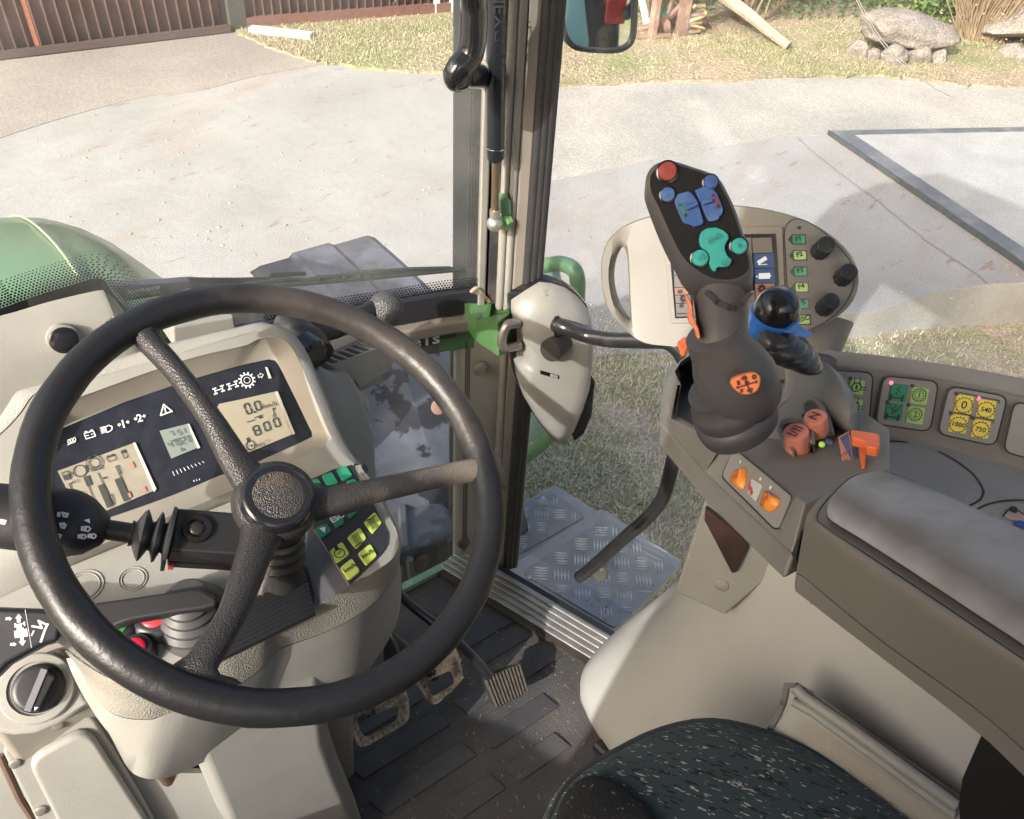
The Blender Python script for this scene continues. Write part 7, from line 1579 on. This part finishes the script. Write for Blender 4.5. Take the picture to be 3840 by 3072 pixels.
m = MB(); prs = [((588, 458), (600, 440)), ((566, 500), (700, 320)), ((590, 540), (830, 222)), ((660, 590), (960, 182)), ((760, 650), (1050, 185)), ((1000, 800), (1180, 225)), ((1400, 1060), (1500, 355)), ((1800, 1325), (1800, 490)), ((2156, 1560), (2156, 655)), ((2700, 1960), (2700, 915)), ((3200, 2330), (3200, 1180))]
Ls = crom([TA(z('N', *a), .001) for a, b in prs], 5); Rs = crom([TA(z('N', *b), .001) for a, b in prs], 5); rr = []
for i, (a, b) in enumerate(zip(Ls, Rs)):
    k = min(1, i/9); H_ = .0075*math.sqrt(1-(1-k)**2); row = []
    for j in range(21):
        t = .5-.5*math.cos(math.pi*j/20); row.append(lerp(a, b, t)+CD*(H_*(1-abs(2*t-1)**5)**.5))
    rr.append(row)
m.loft(rr, False, False, closed=False); m.build('pad', VEL, tar, smooth=85)
m = MB(); m.tube(Ls[::-1][:-1]+[lerp(Ls[0], Rs[0], .5)]+Rs[1:], .0005, 6); m.build('pad_groove', BLACK, tar)
# ================================================================== RIGHT SIDE CONSOLE WITH KEYPADS
trc = thing('side_console', 'grey side console with square rocker keypads and a flat storage top', 'side console', (.78, .2, .7))
hd_px = z('L', (300, 240), (510, 265), (900, 305), (1250, 352), (1600, 408), (2027, 487), (2500, 590), (3200, 780))
E1 = [PZ(p, .82) for p in hd_px]
hd2 = z('L', (300, 345), (500, 360), (850, 393), (1200, 440), (1600, 512), (2027, 606), (2500, 730), (3200, 950))
E2 = [PZ(p, .812) for p in hd2]
hd3 = z('L', (300, 860), (700, 868), (1000, 930), (1300, 1010), (1700, 1110), (2027, 1205), (2500, 1370), (3200, 1640))
E3 = [PZ(p, .745) for p in hd3]
hd4 = z('L', (300, 2300), (700, 2300), (1000, 2300), (1300, 2300), (1700, 2300), (2027, 2300), (2500, 2300), (3200, 2300))
E4 = [PZ(p, .735) for p in hd4]
def cr(r_): return crom(r_, 5)
m = MB(); e1, e2 = cr(E1), cr(E2); eb = [p+V((.05, .02, -.25)) for p in e1]
m.loft([eb, e1, [lerp(a, b, .12)+V((0, 0, .004)) for a, b in zip(e1, e2)], e2, [p-V((0, 0, .004)) for p in e2]], False, False, closed=False); m.build('top_rim', mat('rim_grey', (.25, .24, .225), .45, bump=.1, bscale=900), trc, smooth=50)
from mathutils.bvhtree import BVHTree
e3 = cr(E3); _a = [p-V((0, 0, .004)) for p in e2]; _n = len(_a)
_bv = BVHTree.FromPolygons(_a+e3, [(i, i+1, _n+i+1, _n+i) for i in range(_n-1)])
def onface(p):
    h = _bv.ray_cast(EYE, R(*p).normalized()); return h[0] if h[0] else PZ(p, .78)
m = MB(); m.loft([_a, e3], False, False, closed=False); m.build('key_face', GREY, trc, smooth=60)
m = MB(); e4 = cr(E4); m.loft([e3, [p+(q-p)*.02-V((0, 0, .003)) for p, q in zip(e3, e4)], e4], False, False, closed=False); m.build('flat_top', mat('flat_top_grey', (.20, .20, .205), .42, bump=.08, bscale=900, var=.04, vscale=4), trc, smooth=60)
_ft = [p+(q-p)*.02-V((0, 0, .003)) for p, q in zip(e3, e4)]; _bf = BVHTree.FromPolygons(_ft+e4, [(i, i+1, _n+i+1, _n+i) for i in range(_n-1)])
def onflat(p):
    h = _bf.ray_cast(EYE, R(*p).normalized()); return (h[0] if h[0] else PZ(p, .737))+V((0, 0, .0012))
m = MB(); q = [onflat(p) for p in z('L', (600, 1000), (860, 986), (1050, 992), (1200, 1022), (1380, 1092), (1540, 1190), (1640, 1285), (1692, 1375), (1690, 1420), (1660, 1465), (1580, 1510))]; m.stroke(crom(q, 5), .0022, V((0, 0, 1))); 
q = [onflat(p) for p in z('L', (1650, 1535), (1720, 1500), (1820, 1475), (1920, 1465), (2040, 1466), (2300, 1500))]; m.stroke(crom(q, 5), .0022, V((0, 0, 1))); m.build('storage_outline', DARKI, trc)
cc = PZ(z('L', 2000, 1590), .738); m = MB(); m.lathe(cc, Z_, [(.055, .0), (.056, .0015), (.054, .002)], 40); cup = m.build('round_plate', GREYL, trc)
m = MB(); m.prism([PZ(p, .7405) for p in z('L', (1862, 1580), (1905, 1528), (1990, 1545), (2060, 1600), (2020, 1640), (1920, 1620))], V((0, 0, .001))); m.build('pink_sticker', mat('pink_sticker', (.42, .28, .27), .5), cup)
m = MB(); m.prism([PZ(p, .742) for p in z('L', (1940, 1640), (1990, 1625), (2060, 1650), (2060, 1690), (1960, 1670))], V((0, 0, .001))); m.build('blue_sticker', mat('blue_sticker', (.03, .07, .30), .5), cup)
m = MB(); m.lathe(PZ(z('L', 1938, 1540), .7412), Z_, [(.004, 0), (.0035, .003)], 12); m.stroke([PZ(p, .7424) for p in z('L', (1855, 1590), (1895, 1535), (1990, 1545), (2030, 1575))], .0015, Z_); m.build('black_mark', DARKI, cup)
# keypads : each on its own little plane
LIMEK = mat('pad_lime', (.40, .60, .20), .35, coat=.1); DGK = mat('pad_dark_green', (.02, .24, .13), .35); YK = mat('pad_yellow', (.80, .64, .08), .4, var=.04)
PADG = mat('pad_grey', (.24, .23, .225), .4, bump=.3, bscale=90, dist=.0006)
def kpad(lab, corners, off=.0):
    c0, c1, c2, c3 = z('L', *corners)
    def on(p): # point on key face: between e2 and e3 surfaces, planar fit
        return p
    cx_, cy_ = sum(c[0] for c in (c0, c1, c2, c3))/4, sum(c[1] for c in (c0, c1, c2, c3))/4
    def tow(c, k): return onface((cx_+(c[0]-cx_)*k, cy_+(c[1]-cy_)*k))
    q0, q1, q2, q3 = [tow(c, .75) for c in (c0, c1, c2, c3)]; o = (q0+q1+q2+q3)/4; n = (q1-q3).cross(q0-q2).normalized()
    if n.dot(EYE-o) < 0: n = -n
    pl = Plane(o+n*.0085, n, ((q1-q0)+(q2-q3)))
    t = thing('keypad', lab, 'keypad', o, 'square keypads on the side console')
    P = rpoly([pl(p) for p in (c0, c1, c2, c3)], .010, 4)
    m = MB(); m.prism(P, -n*.012); base = m.build('plate', PADG, t, bevel=.0008, seg=1)
    m = MB(); m.stroke([p+n*.0003 for p in P], .0016, n, closed=True); m.build('outline', DARKI, base)
    return t, pl, base
def kkey(t, pl, cx, cy, s, mt, lit=False, sk=(.98, .14, -.17, .98)):
    a, b, c, d = sk; P = [z('L', cx+s*(u*a+v*c), cy+s*(u*b+v*d)) for u, v in ((-.7, -1), (1, -1), (1, 1), (-1, 1), (-1, -.75))]
    m = MB(); m.prism(rpoly([pl(p, .0003) for p in P], .0015, 2), pl.n*.0018, inset=.95); k = m.build('key', mt, t, bevel=.0004, seg=1)
    m = MB(); m.lathe(pl(z('L', cx+s*(-.98*a-1.0*c), cy+s*(-.98*b-1.0*d)), .0004), pl.n, [(.0022, 0), (.002, .0008), (.0001, .0012)], 10)
    m.build('lamp', mat('lamp_lit', (.8, .05, .15), .3, emit=(1, .12, .25, 1.0)) if lit else mat('lamp_dark', (.05, .045, .045), .4), t)
    return k
t1, p1_, b1_ = kpad('keypad with pale lime keys, nearest the joystick dome', ((380, 400), (808, 425), (775, 825), (340, 830)))
kkey(t1, p1_, 672, 542, 62, LIMEK); kkey(t1, p1_, 655, 698, 62, LIMEK); kkey(t1, p1_, 520, 530, 60, LIMEK); kkey(t1, p1_, 500, 690, 60, LIMEK)
t2, p2_, b2_ = kpad('keypad with two dark green and two lime keys, one red lamp lit', ((890, 450), (1338, 498), (1268, 905), (825, 840)))
kkey(t2, p2_, 1010, 588, 72, DGK, True); kkey(t2, p2_, 1180, 612, 72, LIMEK); kkey(t2, p2_, 975, 742, 70, DGK); kkey(t2, p2_, 1148, 768, 72, LIMEK)
t3, p3_, b3_ = kpad('keypad with four yellow speed keys, one red lamp lit', ((1420, 535), (1895, 618), (1795, 1022), (1328, 920)))
kkey(t3, p3_, 1540, 680, 76, YK); kkey(t3, p3_, 1720, 720, 76, YK, True); kkey(t3, p3_, 1495, 838, 76, YK); kkey(t3, p3_, 1675, 880, 76, YK)
t4, p4_, b4_ = kpad('dark square panel at the right picture edge beyond the yellow keypad', ((1950, 655), (2350, 760), (2290, 1180), (1858, 1065)))
def ksym(t, pl, specs):
    m = MB()
    for kind, cx, cy in specs:
        c = pl(z('L', cx, cy), .0026); X2, Y2 = pl.x, pl.y
        if kind[0] in 'gp':
            r_ = .0080 if kind[0] == 'p' else .0066
            m.stroke([c+X2*r_*math.cos(k/20*6.283)+Y2*r_*math.sin(k/20*6.283) for k in range(20)], .0006 if kind[0] == 'p' else .0008, pl.n, closed=True)
            for k in range(16): a = k/16*6.283; d = X2*math.cos(a)+Y2*math.sin(a); m.stroke([c+d*(r_+.0004), c+d*(r_+.0013)], .0008, pl.n)
            if kind[0] == 'p': m.stroke([c-X2*.008+Y2*.0125, c+X2*.010+Y2*.0125, c+X2*.010+Y2*.0095], .0009, pl.n)
            a, b = pl.ab(c); m.text(kind[1:], pl, a, b, .0072 if len(kind) > 2 else .0125 if kind[0] == 'p' else .0085, off=.0030, ang=0, bold=.0001)
            if kind[0] == 'g': m.stroke([c+X2*.0045*math.cos(k/12*6.283)+Y2*.0045*math.sin(k/12*6.283) for k in range(12)], .0006, pl.n, closed=True)
        elif kind == 's':
            m.stroke([c+Y2*.009, c+X2*.002+Y2*.007, c-X2*.002+Y2*.005, c+X2*.002+Y2*.003, c-X2*.002+Y2*.001, c-Y2*.002], .0007, pl.n)
            for s in (-1, 1): m.stroke([c+X2*.006*s-Y2*.002, c+X2*.006*s-Y2*.008], .0022, pl.n)
            m.stroke([c-X2*.006-Y2*.005, c+X2*.006-Y2*.005], .0016, pl.n)
        elif kind == 'x':
            m.stroke([c-X2*.007+Y2*.009, c-Y2*.001], .0009, pl.n); m.stroke([c+X2*.007+Y2*.009, c-Y2*.001], .0009, pl.n)
        elif kind == 'd':
            m.stroke([c+X2*.005*math.cos(k/12*6.283)+Y2*.005*math.sin(k/12*6.283) for k in range(12)], .0012, pl.n, closed=True)
            for s in (-1, 1): m.stroke([c+X2*.010*s, c+X2*.005*s, c+X2*.003*s+Y2*.006, c+X2*.003*s+Y2*.010], .001, pl.n); m.stroke([c+X2*.010*s-Y2*.003, c+X2*.005*s-Y2*.003], .001, pl.n)
            m.stroke([c+Y2*.002, c-Y2*.002], .002, pl.n)
    m.build('key_symbols', mat('ink_green', (.01, .04, .015), .6), t)
ksym(t1, p1_, [('d', 672, 545), ('d', 655, 700)]); ksym(t2, p2_, [('s', 1005, 595), ('s', 970, 750), ('x', 975, 745), ('g1', 1180, 608), ('g2', 1148, 765)]); ksym(t3, p3_, [('p0', 1542, 690), ('p540', 1720, 728), ('p1000', 1495, 848), ('p750', 1675, 888)])
# ================================================================== PEDESTAL, TRAY, SEAT
tpd = thing('seat_side_box', 'large cream moulded box beside the seat with a rounded front nose', 'side box', (.62, .4, .3))
# silhouette pixels with assumed planes
pA = [PZ(p, .0) for p in ((2150, 2610), (2190, 2700), (2290, 2850))]
V1 = PZ((2160, 2500), .035); V2 = PZ((2290, 2375), .02)
topf = PX((2530, 2190), .66); 
base_r = [PZ((2290, 2900), -.01), PZ((2185, 2712), -.01), PZ((2150, 2640), -.01), PZ((2150, 2560), -.01), PZ((2185, 2480), -.01), V((.80, .60, -.01)), V((1.0, .50, -.01)), V((1.0, -.4, -.01)), V((.50, -.4, -.01))]
low_r = [PZ((2290, 2850), .05), PZ((2195, 2680), .05), PZ((2156, 2610), .05), PZ((2156, 2530), .05), PZ((2195, 2460), .05), V((.82, .585, .05)), V((1.0, .49, .05)), V((1.0, -.4, .05)), V((.50, -.4, .05))]
mid_r = [PX((2480, 2700), .62), PX((2420, 2520), .655), PX((2400, 2400), .70), PX((2440, 2330), .735), PX((2500, 2290), .76), V((.86, .50, .30)), V((1.0, .44, .30)), V((1.0, -.4, .30)), V((.60, -.4, .30))]
top_r = [PX((2900, 2420), .665), PX((2760, 2350), .675), PX((2640, 2280), .69), PX((2560, 2230), .72), PX((2540, 2200), .76), V((.88, .45, .42)), V((1.0, .40, .42)), V((1.0, -.4, .45)), V((.655, -.4, .50))]
m = MB(); m.loft([base_r, low_r, mid_r, top_r, [V((p.x+.03, p.y, .66)) for p in top_r]], True, True); m.build('shell', mat('side_box_cream', (.42, .41, .385), .45, bump=.06, bscale=400, var=.03, vscale=3, col2=(.41, .385, .34), lo=.5, hi=.75), tpd, smooth=80, subsurf=2)
# upright bracket post with black pad
PPt = Plane(PX((2640, 2200), .645), V((-.83, -.45, .25)))
m = MB(); f = [PPt(p) for p in [(2645, 1860), (2830, 1930), (2960, 2100), (2720, 2310), (2528, 2222)]]; m.prism(f, -PPt.n*.03); m.build('bracket_post', CREAM, tpd, bevel=.005)
m = MB(); m.lathe(PPt(z('K', 618, 1715), .0), PPt.n, [(.009, 0), (.009, .002), (.007, .003)], 20); m.build('post_button', CREAMB, tpd)
m = MB(); f = [PPt(p, .010) for p in k_((505, 1215), (760, 1420), (785, 1480), (708, 1640), (678, 1645), (500, 1300))]; m.prism(f, -PPt.n*.012)
tag(m.build('black_pad', mat('pad_brown_black', (.035, .025, .022), .35, col2=(.07, .04, .035), vscale=12, lo=.45, hi=.6), bevel=.003), 'black-framed dark brown pad hanging under the joystick console', 'pad')
# tray
ttr = thing('storage_tray', 'cream pull-out tray with a ribbed floor beside the seat', 'tray', PX((3200, 2850), .60))
TR = Plane(PX((3050, 2700), .590), V((-.70, -.15, .70)), V((.3, -1, .1)))
def o_(*p): return z('O', *p)
m = MB(); f = [TR(p) for p in o_((1040, 545), (1085, 480), (1110, 400), (1115, 355), (1145, 348), (1200, 385), (1870, 850), (2100, 1050), (1900, 1300), (1500, 1100))]
m.prism(f, -TR.n*.03)
m.build('body', CREAM, ttr, bevel=.004)
m = MB(); m.prism(rpoly([TR(p, .0006) for p in o_((1140, 560), (1180, 510), (1225, 512), (1850, 960), (1800, 1250), (1700, 1100))], .008, 3), TR.n*.0004); m.build('floor_recess', mat('tray_floor', (.30, .27, .22), .6, bump=.6, bscale=500, kind='voronoi'), ttr)
m = MB(); m.tube([TR(p, .006) for p in o_((1150, 360), (1190, 400), (1400, 545), (1860, 880))], .007, 10); m.tube([TR(p, .004) for p in o_((1140, 420), (1230, 470), (1850, 920))], .0055, 10); m.build('tray_rim', CREAM, ttr)
m = MB(); m.stroke([TR(p, .004) for p in o_((1112, 350), (1160, 350), (1220, 385), (1500, 588), (1875, 852))], .006, TR.n); m.stroke([TR(p, .003) for p in o_((1112, 350), (1095, 430), (1040, 540))], .006, TR.n); m.build('gap', BLACK, ttr)
tbb = thing('seat_bellows', 'black fabric cover hanging below the armrest at the right picture edge', 'cover', PX((3750, 2900), .58))
m = MB(); BBp = Plane(PX((3750, 2900), .565), V((-1, -.2, .3))); m.prism([BBp(p) for p in o_((1985, 535), (2200, 640), (2600, 900), (2600, 1500), (1900, 1500), (1870, 870), (1885, 760))], -BBp.n*.03); m.build('panel', mat('black_fabric', (.006, .006, .007), .9), tbb)
# seat
SEATM = bpy.data.materials.new('seat_fabric'); SEATM.use_nodes = True
def fabric(mt):
    t = mt.node_tree; N = t.nodes; Lk = t.links.new; b = N['Principled BSDF']; b.inputs['Roughness'].default_value = .95; b.inputs['Sheen Weight'].default_value = .15
    tc = N.new('ShaderNodeTexCoord'); mp = N.new('ShaderNodeMapping'); mp.inputs['Rotation'].default_value = (0, 0, -.60); Lk(tc.outputs['Object'], mp.inputs[0])
    def dashes(sx, sy, th, off):
        m2 = N.new('ShaderNodeMapping'); m2.inputs['Scale'].default_value = (sx, sy, 1); m2.inputs['Location'].default_value = (off, off*1.7, 0); Lk(mp.outputs[0], m2.inputs[0])
        v = N.new('ShaderNodeTexNoise'); v.inputs['Scale'].default_value = 1; v.inputs['Detail'].default_value = 1.5; Lk(m2.outputs[0], v.inputs[0])
        r = N.new('ShaderNodeMapRange'); r.inputs[1].default_value = th; r.inputs[2].default_value = th+.025; Lk(v.outputs[0], r.inputs[0]); return r.outputs[0]
    wv = N.new('ShaderNodeTexWave'); wv.inputs['Scale'].default_value = 260; wv.inputs['Distortion'].default_value = 1.5; Lk(mp.outputs[0], wv.inputs[0])
    c0 = N.new('ShaderNodeMix'); c0.data_type = 'RGBA'; c0.inputs[6].default_value = (.014, .028, .034, 1); c0.inputs[7].default_value = (.040, .068, .078, 1); Lk(wv.outputs[0], c0.inputs[0])
    c1 = N.new('ShaderNodeMix'); c1.data_type = 'RGBA'; c1.inputs[7].default_value = (.004, .005, .006, 1); Lk(c0.outputs[2], c1.inputs[6]); Lk(dashes(330, 75, .60, 0), c1.inputs[0])
    c2 = N.new('ShaderNodeMix'); c2.data_type = 'RGBA'; c2.inputs[7].default_value = (.38, .36, .33, 1); Lk(c1.outputs[2], c2.inputs[6]); Lk(dashes(400, 95, .655, 5), c2.inputs[0])
    Lk(c2.outputs[2], b.inputs['Base Color']); bp = N.new('ShaderNodeBump'); bp.inputs['Strength'].default_value = .5; bp.inputs['Distance'].default_value = .0008; Lk(wv.outputs[0], bp.inputs['Height']); Lk(bp.outputs[0], b.inputs['Normal'])
fabric(SEATM)
tse = thing('driver_seat', 'driver seat cushion in dark green-black fabric flecked with short pale dashes', 'seat', (.36, 0, .3))
so = o_((20, 1000), (60, 860), (150, 745), (230, 690), (370, 610), (520, 540), (650, 503), (770, 495), (890, 512), (1010, 548), (1130, 590), (1300, 690), (1450, 790), (1600, 905), (1800, 1050), (2000, 1250))
SZ = .47; SO = [PZ(p, SZ-.02) for p in so]
so_c = crom(SO, 3); back_pts = [V((.66, -.28, SZ-.02)), V((.45, -.36, SZ-.02)), V((.10, -.36, SZ-.02)), V((.04, -.1, SZ-.02))]
ring = resample(so_c+back_pts+[so_c[0]], 97)[:-1]; cS2 = sum(ring, V())/len(ring)
def sr(k, h): return [cS2+(p-cS2)*k+V((0, 0, h)) for p in ring]
m = MB(); m.loft([sr(.93, -.10), sr(.985, -.06), sr(1, -.02), sr(.99, .006), sr(.95, .020), sr(.86, .030), sr(.70, .030), sr(.4, .022)], True, True); m.build('cushion', SEATM, tse, smooth=85)
m = MB(); m.tube(crom([p+V((0, 0, .012)) for p in sr(.975, .0)[::3]], 3, True), .003, 8); m.build('piping', mat('piping_dark', (.03, .04, .045), .8), tse)
# worn left bolster
bp_ = o_((90, 960), (130, 830), (230, 745), (330, 755), (450, 830), (560, 960), (600, 1100), (60, 1100)); BQ = [PZ(p, SZ+.018) for p in bp_]; cq = sum(BQ, V())/len(BQ)
m = MB(); Q = crom(BQ, 3, True); m.loft([[p-V((0, 0, .02)) for p in Q], [cq+(p-cq)*.96+V((0, 0, .002)) for p in Q], [cq+(p-cq)*.7+V((0, 0, .010)) for p in Q]], False, True); m.build('worn_bolster', mat('worn_fabric', (.012, .013, .014), .95, bump=1, bscale=260, col2=(.30, .28, .24), vscale=140, lo=.64, hi=.70, dist=.002), tse, smooth=80)
m = MB(); m.prism([V((.04, -.40, SZ-.2)), V((.64, -.40, SZ-.2)), V((.64, -.30, SZ-.2)), V((.04, -.30, SZ-.2))], V((0, -.06, .85))); m.build('backrest', SEATM, tse, bevel=.03)
m = MB(); m.prism([V((.12, -.3, .0)), V((.58, -.3, .0)), V((.54, .12, .0)), V((.16, .12, .0))], V((0, 0, SZ-.13))); m.build('suspension', BLACK, tse, bevel=.02)
m = MB(); m.tube([PZ(p, .02) for p in ((2240, 2790), (2290, 2840), (2330, 2900))], .012, 10); tag(m.build('hose', BLACK), 'short black hose end on the floor between side box and seat', 'hose')

for _m in ('side_box_cream', 'monitor_beige', 'lock_cover'):
    streaks(bpy.data.materials[_m], (.62, .60, .56), 6, 190, .7, .715, .75, .45); streaks(bpy.data.materials[_m], (.27, .245, .21), 5, 7, .2, .58, .80, .4)
    streaks(bpy.data.materials[_m], (.22, .19, .16), 120, 130, .4, .70, .78, .5)
# grit, straw and mud crumbs tracked in on the mat, sill and steps
m = MB(); rnd.seed(11)
for _ in range(520):
    x = rnd.uniform(.18, .72); y = rnd.uniform(.22, .86)
    if rnd.random() < .3: x = rnd.uniform(.45, .70); y = rnd.uniform(.5, .8)
    if x > .60+(.835-y)*.36-.02: continue
    if rnd.random() < .7: m.ball(V((x, y, .0012)), rnd.uniform(.0006, .0020), 4, (1, rnd.uniform(.6, 1.5), .6))
    else:
        a = rnd.uniform(0, 6.28); l = rnd.uniform(.003, .011); m.stroke([V((x, y, .0045)), V((x+l*math.cos(a), y+l*math.sin(a), .0055))], .0009, Z_)
for _ in range(90):
    q = PZ(z('M', rnd.uniform(300, 1500), rnd.uniform(560, 1400)), -.264)
    m.ball(q, rnd.uniform(.001, .0028), 4, (1, rnd.uniform(.6, 1.5), .5))
tag(m.build('floor_grit', mat('grit_tan', (.30, .24, .17), .9, var=.4, vscale=40)), 'tan grit and bits of straw scattered on the floor mat and step', 'grit', kind='stuff')
